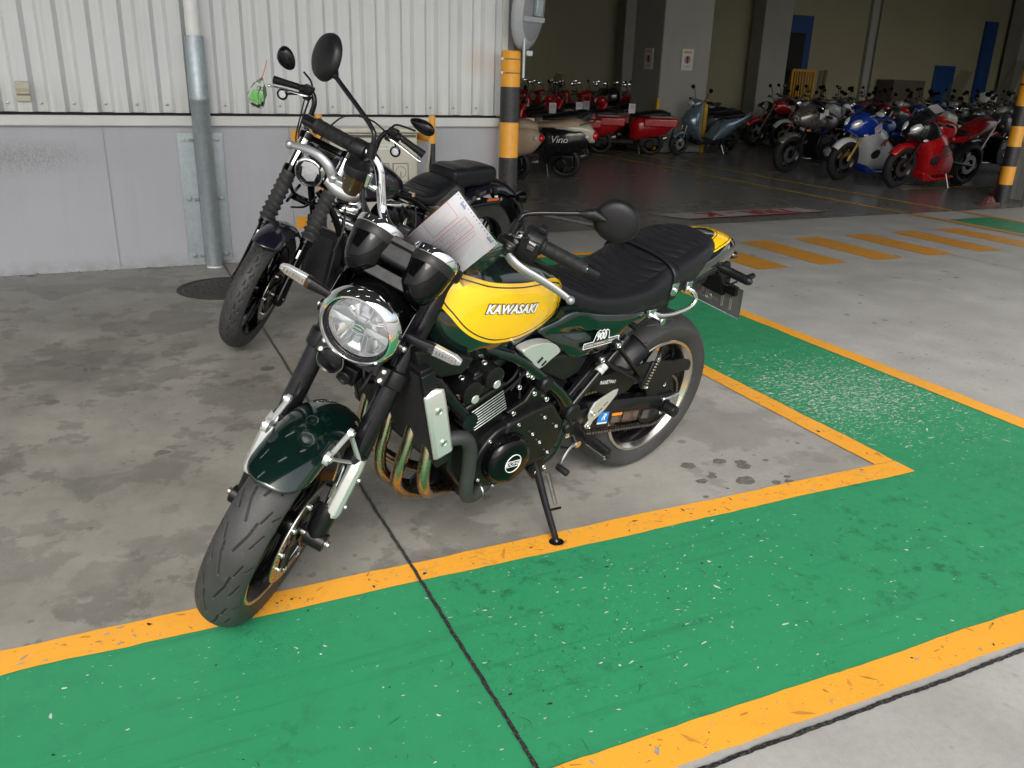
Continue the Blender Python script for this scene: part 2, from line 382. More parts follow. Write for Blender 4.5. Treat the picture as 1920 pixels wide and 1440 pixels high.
def rect(mb, x0, y0, x1, y1, z, amp=.0022):
    rr_ = random.Random(int(x0*31+y0*77+y1*13)+3); hor = abs(x1-x0) > abs(y1-y0); L_ = max(abs(x1-x0), abs(y1-y0)); n_ = max(2, int(L_/.035)); ea = eb = 0; A_ = []; B_ = []
    for i in range(n_+1):
        t = i/n_; ea = ea*.82+rr_.gauss(0, amp*.55); eb = eb*.82+rr_.gauss(0, amp*.55)
        if hor: A_.append((x0+(x1-x0)*t, y0+ea, z)); B_.append((x0+(x1-x0)*t, y1+eb, z))
        else: A_.append((x0+ea, y0+(y1-y0)*t, z)); B_.append((x1+eb, y0+(y1-y0)*t, z))
    mb._add(A_+B_, [(i, i+1, n_+2+i, n_+1+i) for i in range(n_)])
rect(mb, WX0, 2.008, 2.666, 2.110, z); rect(mb, 2.564, 2.110, 2.666, 5.98, z)
rect(mb, WX0, 1.131, 3.58, 1.233, z); rect(mb, 3.478, 1.233, 3.58, 6.10, z); rect(mb, 2.564, 5.998, 3.478, 6.10, z)
struct(mb.build('orange_walkway_lines', op, smooth=False))
mb = MB()
for i in range(6):
    x = 4.50+i*.626; rect(mb, x, 5.108, x+.305, 6.106, .002)
struct(mb.build('crossing_stripes', op2, smooth=False))
mb = MB(); rect(mb, 8.36, 5.0, 9.02, 6.55, .002); struct(mb.build('green_walkway_far', gp, smooth=False))
mb = MB(); rect(mb, 8.21, 1.0, 8.31, 6.98, .0042); rect(mb, 9.02, 1.0, 9.12, 6.98, .0042); struct(mb.build('orange_lines_far', op2, smooth=False))
mb = MB(); rect(mb, 8.19, 7.04, 8.25, 19.5, .005); rect(mb, 8.98, 7.04, 9.04, 19.5, .005); rect(mb, 10.1, 8.72, 15, 8.78, .005)
struct(mb.build('yellow_lane_lines', yl, smooth=False))
wl = floor_paint('worn_white_paint', (.42, .42, .41), (.2, .2, .2), (.16, .16, .15), .06)
mb = MB(); mb._add([(2.95, 11.3, .004), (3.03, 11.3, .004), (4.55, 6.5, .004), (4.43, 6.5, .004)], [(0, 1, 2, 3)])
struct(mb.build('white_line', wl, smooth=False))
# painted red and white strip on the floor by the doorway, letters facing the doorway
rdp = floor_paint('red_floor_paint', (.42, .03, .035), (.2, .03, .03), (.3, .28, .27), .05)
st_ = thing('floor_warning_strip', 'worn white strip with red letters and red edge painted across the doorway floor', 'floor marking', (6.3, 7.5, 0))
mb = MB(); mb._add([(5.2-6.3, .17, .008), (7.2-6.3, .17, .008), (7.35-6.3, -.16, .008), (5.42-6.3, -.20, .008)], [(0, 1, 2, 3)]); mb.build('white_strip', wl, st_, smooth=False)
mb = MB(); mb._add([(5.42-6.3, -.20, .012), (7.35-6.3, -.16, .012), (7.36-6.3, -.185, .012), (5.44-6.3, -.225, .012)], [(0, 1, 2, 3)]); mb.build('red_edge', rdp, st_, smooth=False)
mb = MB(); vs, fs = text_pts('TRR - K', .34, offset=.012); mb._add([(-x*1.15+.05, -y+.0, .012) for x, y, zz in vs], [f[::-1] for f in fs]); mb.build('red_letters', rdp, st_, smooth=False)
chipm = M('bared_floor_chip', (.42, .50, .46), .7, var=.3, nscale=40); chip2 = M('pale_filler_chip', (.60, .62, .64), .7, var=.15, nscale=40); scm = M('rubber_scuff', (.014, .10, .052), .6, var=.35, nscale=12)
AR = (-1.6, 3.46, 1.24, 5.5)
wear('paint_chips', chipm, 420, .0028, AR, .0030, 4, 3)
wear('paint_chips', chipm, 260, .0028, AR, .0030, 3.5, 4, cluster=(1.25, 1.70, .30, .8))
wear('paint_chips', chipm, 1700, .0028, AR, .0052, 5.0, 8, cluster=(3.04, 2.80, .27, .93))
wear('paint_chips', chip2, 60, .0033, AR, .0052, 2.6, 5)
wear('rubber_scuffs', scm, 260, .0023, AR, .0075, 4.0, 9, curl=.35, cluster=(1.15, 1.62, .36, .75))
wear('rubber_scuffs', M('dark_speck', (.02, .025, .02), .8), 160, .0030, AR, .0045, 2.6, 12)
def wear_o(n, seed, mt, size, long_):
    rr = random.Random(seed); mb = MB()
    segs = [(-1.2, 2.02, 2.65, 2.10), (2.575, 2.1, 2.655, 5.9), (.2, 1.14, 3.5, 1.225), (3.49, 1.24, 3.57, 6.0)]
    for i in range(n):
        x0, y0, x1, y1 = rr.choice(segs[:3]+segs[:1]); x = rr.uniform(x0, x1); y = rr.uniform(y0, y1); s_ = size*math.exp(rr.gauss(0, .5)); L_ = s_*rr.uniform(1, long_); a = rr.uniform(0, PI); m_ = 9; vs = []
        for k_ in range(m_):
            t = 2*PI*k_/m_; r_ = rr.uniform(.4, 1.15); u, w_ = L_*.5*r_*math.cos(t), s_*.5*r_*math.sin(t); vs.append((x+u*math.cos(a)-w_*math.sin(a), y+u*math.sin(a)+w_*math.cos(a), .0050))
        mb._add(vs, [tuple(range(m_))])
    struct(mb.build('line_paint_chips', mt, smooth=False))
wear_o(330, 31, M('line_chip_grey', (.36, .32, .28), .7, var=.3, nscale=40), .0045, 3.2); wear_o(260, 33, M('line_scuff', (.52, .22, .03), .7, var=.3), .0045, 6); wear_o(60, 35, M('dark_speck', (.02, .025, .02), .8), .006, 3)
mb = MB(); rr = random.Random(17)      # oil drops on the bare concrete by the corner of the lines
for i in range(16):
    x, y = (rr.gauss(2.02, .10), rr.gauss(2.26, .06)); s_ = rr.choice((.012, .018, .030, .042))*rr.uniform(.7, 1.1); m_ = 14; vs = []
    for k_ in range(m_): t = 2*PI*k_/m_; r_ = s_*rr.uniform(.75, 1.1); vs.append((x+r_*math.cos(t), y+r_*math.sin(t)*.8, .0010+i*.00002))
    mb._add(vs, [tuple(range(m_))])
for (x, y, s_) in ((.42, 2.36, .028), (.05, 3.2, .03), (.9, 2.62, .03), (1.02, 3.6, .035), (-.2, 4.3, .05), (1.05, 2.42, .022), (-.35, 3.9, .04), (.75, 2.30, .012)):
    m_ = 14; vs = []
    for k_ in range(m_): t = 2*PI*k_/m_; r_ = s_*rr.uniform(.65, 1.15); vs.append((x+r_*math.cos(t), y+r_*math.sin(t)*.8, .0009))
    mb._add(vs, [tuple(range(m_))])
struct(mb.build('oil_spots', M('oil_spot', (.135, .128, .108), .6, var=.4, nscale=60), smooth=False))
# joints
def joint(name, p0, p1, w, z, amp): 
    return struct(wob_strip(name, p0, p1, w, z, tarj, amp, .012))
joint('expansion_joint', (.672, 1.10), (.668, 6.40), .0105, .0065, .0012)
joint('slab_joint', (WX0, 1.107), (12, 1.107), .012, .004, .0015)
crk = M('hairline_crack', (.12, .115, .10), .8)
struct(wob_strip('hairline_crack', (6.65, 1.2), (6.62, 5.1), .004, .003, crk, .002))
struct(wob_strip('threshold_joint', (3.1, 7.0), (10.5, 7.0), .008, .003, crk, .002))
mb = MB(); rect(mb, -60, -60, 90, 1.098, .002)
# ------------------------------------------------ leaf litter, grit and small stains along the wall foot
lt = M('dry_litter', (.09, .07, .05), .9, var=.5)
mb = MB(); rr = random.Random(3)
for i in range(260):
    x = rr.uniform(-1.2, 2.7); y = 6.515-abs(rr.gauss(0, .06)); s = rr.uniform(.003, .011); a = rr.uniform(0, PI)
    p = [(x+s*math.cos(a+t)*(1 if j % 2 else .5), y+s*math.sin(a+t)*.6, .003+rr.uniform(0, .004)) for j, t in enumerate((0, 1.6, 3.1, 4.7))]; mb._add(p, [(0, 1, 2, 3)])
for i in range(70):
    x = rr.uniform(-.8, 8); y = rr.uniform(1.3, 6.3); s = rr.uniform(.002, .006); a = rr.uniform(0, PI)
    mb._add([(x+s*math.cos(a+t)*(1 if j % 2 else .4), y+s*math.sin(a+t), .0125) for j, t in enumerate((0, 1.6, 3.1, 4.7))], [(0, 1, 2, 3)])
tag(mb.build('litter', lt, smooth=False), 'dry leaf crumbs and grit along the foot of the wall', 'litter', kind='stuff')

# ------------------------------------------------ manhole
ci = M('cast_iron', (.05, .048, .045), .65, metal=.4, var=.3, nscale=30, bump=.5, bscale=120, dirt=.6, dirtcol=(.12, .11, .09))
mh = thing('manhole_cover', 'round dark cast iron manhole cover beside the front tyre of the cruiser', 'manhole cover', (.60, 5.74, 0))
mb = MB(); mb.lathe([(0, .006), (.262, .006), (.27, .003)], (0, 0, 0), (0, 0, 1), 64)
for i in range(-6, 7):
    for j in range(-6, 7):
        if i*i+j*j < 36 and (i+j) % 2: mb.box((i*.037, j*.037, .0075), (.022, .01, .003))
mb.build('lid', ci, mh)
mb = MB(); mb.lathe([(.275, .0025), (.276, .006), (.305, .006), (.31, .001)], (0, 0, 0), (0, 0, 1), 64); mb.build('frame', ci, mh)

# ================================================================== WAREHOUSE
WY = 6.52
def wallpaint(name, c1, c2, bs=260, bd=.5):
    k = NT(name); v = k.co()
    a = k.noise(v, .8, 5, .6); b = k.noise(v, 12, 6, .7); g = k.noise(v, 230, 3, .7); st = k.noise(k.mapp(v, (9, 9, .5)), 1.3, 6, .7)
    c = k.mix(k.rng(a, .3, .7), c1, c2); c = k.mix(k.math('MULTIPLY', k.rng(st, .5, .8), .35), c, tuple(x*.84 for x in c1))
    c = k.mix(k.math('MULTIPLY', k.rng(g, .62, .72), .35), c, tuple(x*.5 for x in c1)); c = k.mix(k.math('MULTIPLY', k.rng(b, .6, .8), .25), c, tuple(x*.8 for x in c1))
    sx = k.n('ShaderNodeSeparateXYZ'); k.l(v, sx.inputs[0])
    # a scraped dark smear at the left
    sm = k.n('ShaderNodeVectorMath', operation='LENGTH'); k.l(k.mapp(v, (1.15, 0, 4.5), (.62, 0, -3.48)), sm.inputs[0])
    smr = k.math('MULTIPLY', k.rng(sm.outputs['Value'], .62, .1), k.rng(k.noise(k.mapp(v, (1, 1, .5)), 130, 4, .7), .38, .6))
    c = k.mix(k.math('MULTIPLY', smr, .55 if bd > .4 else 0), c, (.16, .15, .14))
    foot = k.math('MULTIPLY', k.rng(sx.outputs[2], .10, 0), k.rng(b, .35, .6)); c = k.mix(k.math('MULTIPLY', foot, .5), c, (.2, .19, .16))
    k.set(col=c, rough=.75); k.bump(k.math('ADD', g, k.math('MULTIPLY', b, .5)), bd, .0025); return k.m
low = wallpaint('lavender_render', (.385, .393, .432), (.43, .438, .476)); inw = wallpaint('interior_wall_paint', (.25, .24, .155), (.28, .265, .17), bd=.2); colm = wallpaint('column_concrete', (.27, .27, .245), (.32, .315, .285), bd=.3)
def clad_mat():
    k = NT('cladding_paint'); v = k.co(); st = k.noise(k.mapp(v, (14, 14, .35)), 1.6, 7, .7); b = k.noise(v, 2.2, 5, .6); sp = k.noise(v, 70, 3, .6); sx = k.n('ShaderNodeSeparateXYZ'); k.l(v, sx.inputs[0])
    c = k.mix(k.rng(b, .3, .7), (.60, .625, .64), (.66, .68, .69)); c = k.mix(k.math('MULTIPLY', k.rng(st, .52, .72), .38), c, (.45, .46, .45))
    foot = k.math('MULTIPLY', k.rng(sx.outputs[2], 1.32, 1.06), k.rng(st, .38, .6)); c = k.mix(k.math('MULTIPLY', foot, .42), c, (.36, .345, .30))
    ru = k.n('ShaderNodeVectorMath', operation='DISTANCE'); k.l(k.mapp(v, (1, 0, 1)), ru.inputs[0]); ru.inputs[1].default_value = (2.68, 0, 1.46)
    c = k.mix(k.math('MULTIPLY', k.rng(ru.outputs['Value'], .16, .0), .35), c, (.50, .36, .22)); c = k.mix(k.math('MULTIPLY', k.rng(sp, .70, .76), .4), c, (.38, .37, .33))
    k.set(col=c, rough=k.rng(b, .3, .7, .38, .55)); k.bump(k.math('ADD', b, k.math('MULTIPLY', sp, .15)), .12, .006); return k.m
clad = clad_mat()
trim = M('trim_paint', (.60, .61, .60), .4, var=.06, nscale=2, dirt=.25, dirtcol=(.4, .39, .34))
dark = M('dark_gap', (.012, .012, .012), .9)
wh = thing('warehouse', 'motorcycle warehouse with white corrugated cladding over a lavender rendered base and a dark open doorway', 'warehouse', (2.9, WY, 0))
def W_(mb, name, mat, **k):
    o = mb.build(name, mat, wh, **k); o.matrix_parent_inverse = Matrix.Translation((-2.9, -WY, 0)); return o
mb = MB(); mb.box((-4.545, WY+.15, .49), (14.85, .30, .98)); W_(mb, 'base_wall', low, smooth=False)
mb = MB(); mb.box((-.02, WY-.003, .49), (.0025, .004, .97)); W_(mb, 'render_joint', M('joint_grey', (.27, .27, .29), .8), smooth=False)
mb = MB(); mb.box((1.21, WY-.003, .49), (.0025, .004, .97)); W_(mb, 'render_joint', M('joint_grey', (.27, .27, .29), .8), smooth=False)
mb = MB(); mb.box((-4.55, WY-.018, 1.013), (14.84, .05, .062)); mb.box((-4.55, WY-.02, .9805), (14.84, .055, .005)); o = W_(mb, 'ledge_trim', trim, bev=.003)
mb = MB(); mb.box((-4.55, WY+.02, 1.05), (14.8, .09, .012)); W_(mb, 'ledge_gap', dark)
# corrugated sheet: wide crests, narrow screwed valleys
mb = MB(); P = .19; prof = []
x = -.545-P*60
while x < 2.90:
    for dx, dy in ((-.058, 0), (-.030, .038), (.028, .038), (.050, 0)): prof.append((x+dx, WY-.028+dy))
    x += P
prof = [p for p in prof if p[0] < 2.875]+[(2.875, WY-.028)]
n = len(prof); mb._add([(a, b, 1.062) for a, b in prof]+[(a, b, 6.2) for a, b in prof], [(i, i+1, n+i+1, n+i) for i in range(n-1)])
cl = W_(mb, 'corrugated_cladding', clad, ang=10)
mb = MB(); mb.lathe([(0, -.007), (.004, -.007), (.005, -.004), (.009, -.003), (.0095, 0)], (0, 0, 0), (0, 1, 0), 12); 
sm_ = M('screw_head', (.35, .35, .34), .35, metal=1)
s0 = mb.build('screw', sm_, cl)
for i in range(-3, 18):
    x = -.545+P*i
    s = s0 if i == -3 else s0.copy()
    if i != -3: COL.objects.link(s)
    s.parent = cl; s.location = (x-.004, WY+.002, 1.115)
mb = MB(); mb.box((2.90, WY+.0, 3.62), (.05, .10, 5.14)); mb.box((2.90, WY+.01, .51), (.046, .08, 1.0)); W_(mb, 'door_frame', trim, bev=.004)
mb = MB(); mb.box((2.955, WY+.17, 3.1), (.06, .40, 6.2)); W_(mb, 'door_jamb', M('jamb_grey', (.25, .25, .245), .5))
# right end of the doorway
mb = MB(); mb.box((11.36, 7.55, 3.1), (.22, .25, 6.2)); W_(mb, 'door_jamb', trim)
mb = MB(); mb.box((10.66, 7.27, .45), (.16, .05, .9)); W_(mb, 'jamb_guard', M('guard_grey', (.35, .35, .34), .4, metal=.6, dirt=.4), bev=.006)
mb = MB(); mb.box((12.2, 7.55, 3.1), (2.7, .3, 6.2)); W_(mb, 'front_wall', clad)
mb = MB(); mb.box((30.5, 7.55, 3.1), (13, .3, 6.2)); W_(mb, 'front_wall', clad)
mb = MB(); mb.box((18.8, 7.55, 5.5), (10.5, .3, 1.4)); W_(mb, 'door_header', clad)  # spans an added, unseen opening that lets daylight into the hall's right side
mb = MB(); mb.box((6.8, WY+.6, 5.35), (7.9, .5, 1.7)); W_(mb, 'door_header', clad)
# interior shell
mb = MB(); mb.box((12, 20.25, 3.1), (50, .3, 6.2)); W_(mb, 'back_wall', inw, smooth=False)
mb = MB(); mb.box((-2, 13.5, 3.1), (.3, 13.4, 6.2)); W_(mb, 'side_wall', inw, smooth=False)
mb = MB(); mb.box((36.9, 13.8, 3.1), (.3, 12.6, 6.2)); W_(mb, 'side_wall', inw, smooth=False)
mb = MB(); mb.box((13.5, 13.6, 6.25), (48, 14.4, .2)); W_(mb, 'roof', M('roof_underside', (.26, .26, .23), .8))
for (x, y, wx, wy) in ((10.1, 14.7, 1.1, 1.0), (16.75, 19.75, .95, .5), (12.4, 19.9, .62, .4), (26.9, 19.7, .9, .5), (20.7, 20.05, .25, .16), (2.5, 14.7, 1.1, 1.0), (27.6, 14.7, 1.1, 1.0)):
    mb = MB(); mb.box((x, y, 3.1), (wx, wy, 6.18)); W_(mb, 'column', colm, bev=.02)
blue = M('blue_door_paint', (.012, .05, .17), .4, var=.15)
mb = MB(); mb.box((18.0, 20.06, 1.55), (.9, .08, 3.1)); d_ = W_(mb, 'door_surround', blue)
mb = MB(); mb.box((17.9, 20.01, 1.35), (.62, .02, 2.6)); o = W_(mb, 'doorway', dark); 
mb = MB(); mb.box((24.05, 20.06, .98), (.85, .08, 1.96)); W_(mb, 'door', blue, bev=.01)
mb = MB(); mb.box((25.75, 20.06, 1.65), (.55, .08, 3.3)); W_(mb, 'door', blue)
# canopy over the parking bay (seen only in reflections and by its shade)
mb = MB(); mb.box((2.5, 2.5, 5.45), (26, 8.0, .14))
for i in range(13): mb.box((-9.6+i*2, 2.5, 5.3), (.10, 7.9, .22))
mb.box((2.5, -1.5, 5.3), (26, .08, .44)); W_(mb, 'canopy', M('canopy_underside', (.05, .052, .055), .7))
for x in (-7.2, -.6, 1.6):
    pass
# fluorescent tubes under the canopy, lit (they show as the small bright dashes in the paint)
lampm = emat('lit_tube', (1, .98, .93), 6)
g0 = None
for x, y in ((-1.6, .8), (.6, .8), (-1.6, 3.6), (.8, 3.6), (3.0, .8)):
    t = thing('ceiling_light', 'lit fluorescent tube lamp under the canopy roof, '+{(-1.6, .8): 'left one by its outer edge', (.6, .8): 'middle one by its outer edge', (3.0, .8): 'right one by its outer edge', (-1.6, 3.6): 'left one nearer the wall', (.8, 3.6): 'right one nearer the wall'}[(x, y)], 'ceiling light', (x, y, 5.1), group='tube lamps under the canopy')
    MB().box((0, 0, .02), (.9, .09, .04)).build('lamp_body', trim, t); MB().cyl((-.42, 0, -.02), (.42, 0, -.02), .014).build('tube', lampm, t)

# ------------------------------------------------ wall fittings
tan = M('aged_plastic', (.50, .47, .38), .5, var=.08, dirt=.4, dirtcol=(.3, .26, .2))
t = thing('outlet_cover', 'small beige outdoor socket cover screwed to the corrugated cladding', 'socket cover', (-.449, WY-.03, 1.186))
MB().box((0, -.012, 0), (.082, .024, .124)).build('cover', tan, t, bev=.006)
mb = MB(); mb.prism([(-.030, .018), (-.052, -.002), (-.052, -.012), (-.024, -.022), (-.024, .018)], -.038, .038, 'yz', rot=None); mb.build('flap', tan, t, bev=.002)
MB().box((0, -.0245, -.018), (.07, .004, .012)).build('slot', M('dirty_shadow_line', (.16, .13, .09), .8), t)  # dark strip painted as the shaded, dirty line under the flap
MB().lathe([(0, -.003), (.004, -.003), (.005, 0)], (-.0, -.025, .052), (0, 1, 0), 12).build('screw', steel, t); MB().torus((.018, -.025, -.047), (0, 1, 0), .008, .0015, 20, 6).build('lock_ring', steel, t)

galv = None
def galv_mat():
    k = NT('galvanised_steel'); v = k.co(); a = k.voro(v, 42, 'Color'); s = k.n('ShaderNodeSeparateXYZ'); k.l(a, s.inputs[0]); b = k.noise(v, 7, 5); st = k.noise(k.mapp(v, (30, 30, 2)), 2, 4)
    c = k.mix(k.math('MULTIPLY', s.outputs[0], .45), (.37, .43, .46), (.50, .56, .59)); c = k.mix(k.math('MULTIPLY', k.rng(b, .4, .75), .5), c, (.28, .33, .36)); c = k.mix(k.math('MULTIPLY', k.rng(st, .55, .8), .3), c, (.62, .67, .68))
    k.set(col=c, metal=.65, rough=k.rng(b, .3, .7, .36, .55)); MATS['galv'] = k.m; return k.m
galv = galv_mat()
t = thing('downpipe', 'white downpipe running into a fat galvanised steel guard pipe bolted to the wall', 'downpipe', (.604, 6.42, 0))
MB().tube([(0, 0, 1.54), (0, 0, 5.0)], [.046, .046], n=32).build('white_pipe', white, t)
mb = MB(); mb.lathe([(.052, 0), (.057, 0), (.059, .01), (.0615, 1.13), (.066, 1.135), (.066, 1.16), (.0635, 1.165), (.0635, 1.545), (.058, 1.545), (.058, 1.4)], (0, 0, .012), (0, 0, 1), 48); mb.build('guard_pipe', galv, t, ang=50)
mb = MB(); mb.box((-.02, -.067, 1.16), (.008, .006, .03)); mb.box((.0, -.067, 1.16), (.008, .006, .03)); mb.build('clip', galv, t, bev=.001)
MB().lathe([(.05, 0), (.056, 0), (.056, .014)], (0, 0, 0), (0, 0, 1), 32).build('foot', white, t)
for sx in (-1, 1):
    mb = MB()
    x0, x1 = (-.164, -.055) if sx < 0 else (.055, .140)
    mb.box(((x0+x1)/2, .092, .478), (x1-x0, .006, .908)); mb.box((x0 if False else (-.048 if sx < 0 else .052), .070, .478), (.006, .05, .9)); p = mb.build('wall_plate', galv, t, bev=.001)
    for z in (.882, .475, .07):
        b = MB(); xx = (-.12 if sx < 0 else .106); b.lathe([(0, -.03), (.005, -.03), (.006, -.022), (.006, -.012), (.013, -.012), (.013, -.004), (.017, -.004), (.017, 0)], (xx, .089, z), (0, 1, 0), 16); b.build('anchor_bolt', steel, p)
        b = MB(); b.cyl((xx*.75, .07, z), (xx*.45, .07, z), .006); b.box((xx*.68, .07, z), (.01, .02, .02)); b.build('clamp_bolt', steel, p, bev=.002)

# cream meter cabinet with two dials
cream = M('cream_enamel', (.60, .585, .50), .4, var=.04, nscale=4, dirt=.15)
t = thing('meter_cabinet', 'cream metal meter cabinet with two round dials standing against the wall behind the cruiser', 'cabinet', (1.79, 6.40, 0))
MB().box((0, .01, .51), (.66, .20, .86)).build('body', cream, t, bev=.006); MB().box((0, -.0, .962), (.70, .25, .035)).build('top_cover', cream, t, bev=.01)
MB().box((-.01, -.0935, .92), (.66, .004, .02)).build('gap', M('cabinet_gap', (.12, .11, .09), .7), t)
MB().box((0, .02, .04), (.6, .18, .08)).build('plinth', M('plinth_grey', (.2, .2, .19), .8), t)
lb = MB(); lb.box((.085, -.0915, .842), (.17, .003, .034)); lbl = lb.build('label', white, t)
tm = M('label_ink', (.03, .03, .03), .6)
mb = MB(); text_on(mb, 'フォークリフト用コンセント盤', plane_fn((.085, -.0935, .842), (1, 0, 0), (0, 0, 1)), .022, sx=.62); mb.build('label_text', tm, lbl, smooth=False)
for x in (.045, .195):
    mb = MB(); mb.box((x, -.094, .655), (.115, .012, .135)); f_ = mb.build('dial_frame', cream, t, bev=.004)
    mb = MB(); mb.torus((x, -.101, .66), (0, 1, 0), .040, .0025, 32, 6); mb.build('dial', M('dial_grey', (.25, .24, .21), .5), f_)
    mb = MB(); mb.box((x, -.104, .645), (.006, .008, .035)); mb.torus((x, -.0925, .655), (0, 1, 0), .0, .0, 4, 3) if False else None; mb.build('knob', M('dial_grey', (.25, .24, .21), .5), f_, bev=.001)
    mb = MB()
    for a, b_ in ((x-.058, .655), (x+.058, .655)): mb.box((a, -.0945, b_), (.003, .014, .137))
    for b_ in (.587, .723): mb.box((x, -.0945, b_), (.117, .014, .003))
    mb.build('gasket', M('gasket_dark', (.05, .05, .045), .7), f_)
# hazard striped U-shaped guard round the cabinet
orp = M('orange_guard_paint', (.80, .36, .025), .4, var=.06, dirt=.15, dirtcol=(.3, .2, .08)); blp = M('black_guard_paint', (.018, .018, .022), .4, var=.1, dirt=.2)
t = thing('pipe_guard', 'orange and black steel pipe guard bolted to the wall around the cream cabinet', 'guard rail', (1.79, 6.25, 0))
for x in (-.43, .41):
    mb = MB(); mb.cyl((x, -.05, .875), (x, -.05, 1.075), .0245, n=24); mb.cyl((x, -.05, 0), (x, -.05, .70), .0245, n=24); mb.tube([(x, -.04, .905), (x*.985, .1, .905), (x*.97, .262, .905)], [.024, .024], n=20); post = mb.build('post', orp, t)
    for za, zb in ((.70, .874), (.2, .42)): MB().cyl((x, -.05, za), (x, -.05, zb), .0250, n=24).build('black_band', blp, post)
    for z in (.905, .275):
        mb = MB(); mb.box((x*.97+(-.06 if x < 0 else .0), .266, z), (.17, .008, .085)); pl_ = mb.build('wall_plate', orp, post, bev=.001)
        mb = MB(); mb.cyl((x*.97-.09 if x < 0 else x*.97-.05, .255, z), (x*.97-.09 if x < 0 else x*.97-.05, .265, z), .013, n=6); mb.build('bolt', orp, pl_)
hs_ = M('dirty_hose', (.38, .35, .31), .7, dirt=.4)
o = MB().tube([(2.18, 6.2, .9), (2.16, 6.17, .78), (2.13, 6.18, .55), (2.12, 6.2, .30), (2.15, 6.22, 0.02)], [.012, .014, .012], n=10).build('grey_hose', hs_); tag(o, 'dirty grey hose hanging beside the striped guard post', 'hose')

# ------------------------------------------------ bollards
def bollard(name, label, x, y, r, bands, top, lean=(0, 0)):
    t = thing(name, label, 'bollard', (x, y, 0)); z = 0
    mb = MB(); mb.lathe([(r, 0), (r, top-.012), (r-.006, top), (0, top+.001)], (0, 0, 0), (0, 0, 1), 48); post = mb.build('post', orp, t)
    for a, b in bands: mb = MB(); mb.lathe([(r-.001, a), (r+.0012, a), (r+.0012, b), (r-.001, b)], (0, 0, 0), (0, 0, 1), 48); mb.build('black_band', blp, post)
    return t
b1 = bollard('striped_bollard', 'orange and black striped bollard at the left doorway corner, carrying the round mirror', 2.905, 6.37, .076, [(1.018-.255, 1.018+.006-.0), (0.0, .508)], 1.545)
# correct the band heights: orange top, black, orange, black
for c in list(b1.children):
    for g in list(c.children): bpy.data.objects.remove(g)
    for a, b in ((1.02, 1.284), (.10, .752)):
        mb = MB(); mb.lathe([(.075, a), (.0772, a), (.0772, b), (.075, b)], (0, 0, 0), (0, 0, 1), 48); mb.build('black_band', blp, c)
    for z in (1.485, 1.385):
        mb = MB(); mb.torus((0, 0, z), (0, 0, 1), .079, .004, 48, 8); mb.box((-.082, -.01, z), (.014, .03, .02)); mb.box((.085, -.02, z), (.016, .03, .02)); mb.build('hose_clamp', alu, c)
ms = M('grey_plastic', (.36, .38, .40), .45, var=.05, dirt=.2)
t = thing('traffic_mirror', 'round grey convex traffic mirror seen from behind, on a pipe above the striped bollard', 'traffic mirror', (2.99, 6.30, 1.35))
MB().tube([(0, .02, 0), (0, .02, .60)], [.0125, .0125], n=16).build('pole', galv, t); MB().box((0.03, .0, .18), (.05, .05, .04)).build('clamp_bolt', galv, t, bev=.004)
rm = Matrix.Rotation(R(28), 4, 'Z') @ Matrix.Rotation(R(7), 4, 'X')
mxf = Matrix.Translation((.062, .03, .485)) @ rm @ Matrix.Diagonal((.62, 1, 1, 1))
mb = MB(mxf); mb.lathe([(0, -.02), (.17, -.025), (.235, -.012), (.245, .0), (.275, .01), (.29, .03), (.295, .05), (.285, .06), (.27, .055)], (0, 0, 0), (0, 1, 0), 64); mb.box((0, -.030, -.06), (.40, .02, .035)); mb.build('housing', ms, t, ang=60)
mb = MB(mxf); mb.lathe([(0, -.0275), (.16, -.0275), (.205, -.022), (.215, -.017)], (0, 0, 0), (0, 1, 0), 48); mb.build('back_panel', M('grey_panel_dark', (.20, .215, .235), .5, var=.06, dirt=.3), t)
mb = MB(mxf); mb.lathe([(0, .10), (.1, .093), (.2, .07), (.27, .045)], (0, 0, 0), (0, 1, 0), 48); mb.build('mirror_glass', chrome, t)
mb = MB(mxf); mb.box((.03, -.045, .03), (.13, .03, .13)); pl_ = mb.build('mount_plate', galv, t, bev=.004)
mb = MB(mxf)
for a in (-.02, .08):
    for b in (-.02, .08): mb.cyl((a, -.065, b), (a, -.06, b), .008, n=10)
mb.build('bolt', steel, pl_)
bollard('striped_bollard', 'nearer orange and black striped bollard at the right edge of the doorway', 10.31, 7.37, .082, [(0, .235), (.46, .70), (.945, 1.18), (1.42, 1.44)], 1.60)
bollard('striped_bollard', 'orange and black striped bollard half hidden behind its twin at the right', 10.88, 7.72, .08, [(0, .235), (.50, .74), (.985, 1.22)], 1.56)
rust0 = M('dark_red_base', (.16, .01, .01), .6, dirt=.3); hyd = M('red_enamel', (.34, .012, .012), .3, coat=.5, dirt=.15)
t = thing('fire_extinguisher_box', 'low red tapered extinguisher box beside the right striped bollards', 'extinguisher box', (11.06, 7.80, 0))
mb = MB(); mb.loft([[V(-w_, -w_, z_), V(w_, -w_, z_), V(w_, w_, z_), V(-w_, w_, z_)] for w_, z_ in ((.15, .03), (.14, .30), (.115, .66), (.10, .70))]); mb.build('box', hyd, t, bev=.02); MB().box((0, 0, .015), (.36, .36, .03)).build('plinth', rust0, t, bev=.004)
rust = M('rusty_red_metal', (.16, .05, .035), .6, metal=.2, var=.4, dirt=.4)
t = thing('floor_anchor', 'rusty red steel anchor bracket on the floor beside the right bollard', 'anchor bracket', (9.98, 7.30, 0), rot=(0, 0, .2))
mb = MB(); mb.box((0, 0, .01), (.36, .12, .02)); mb.prism([(-.12, .02), (-.06, .09), (.03, .10), (.14, .02)], -.03, .03); mb.build('bracket', rust, t, bev=.005)
mb = MB(); mb.cyl((-.02, -.05, .07), (-.02, .05, .07), .012); mb.build('pin', steel, t)

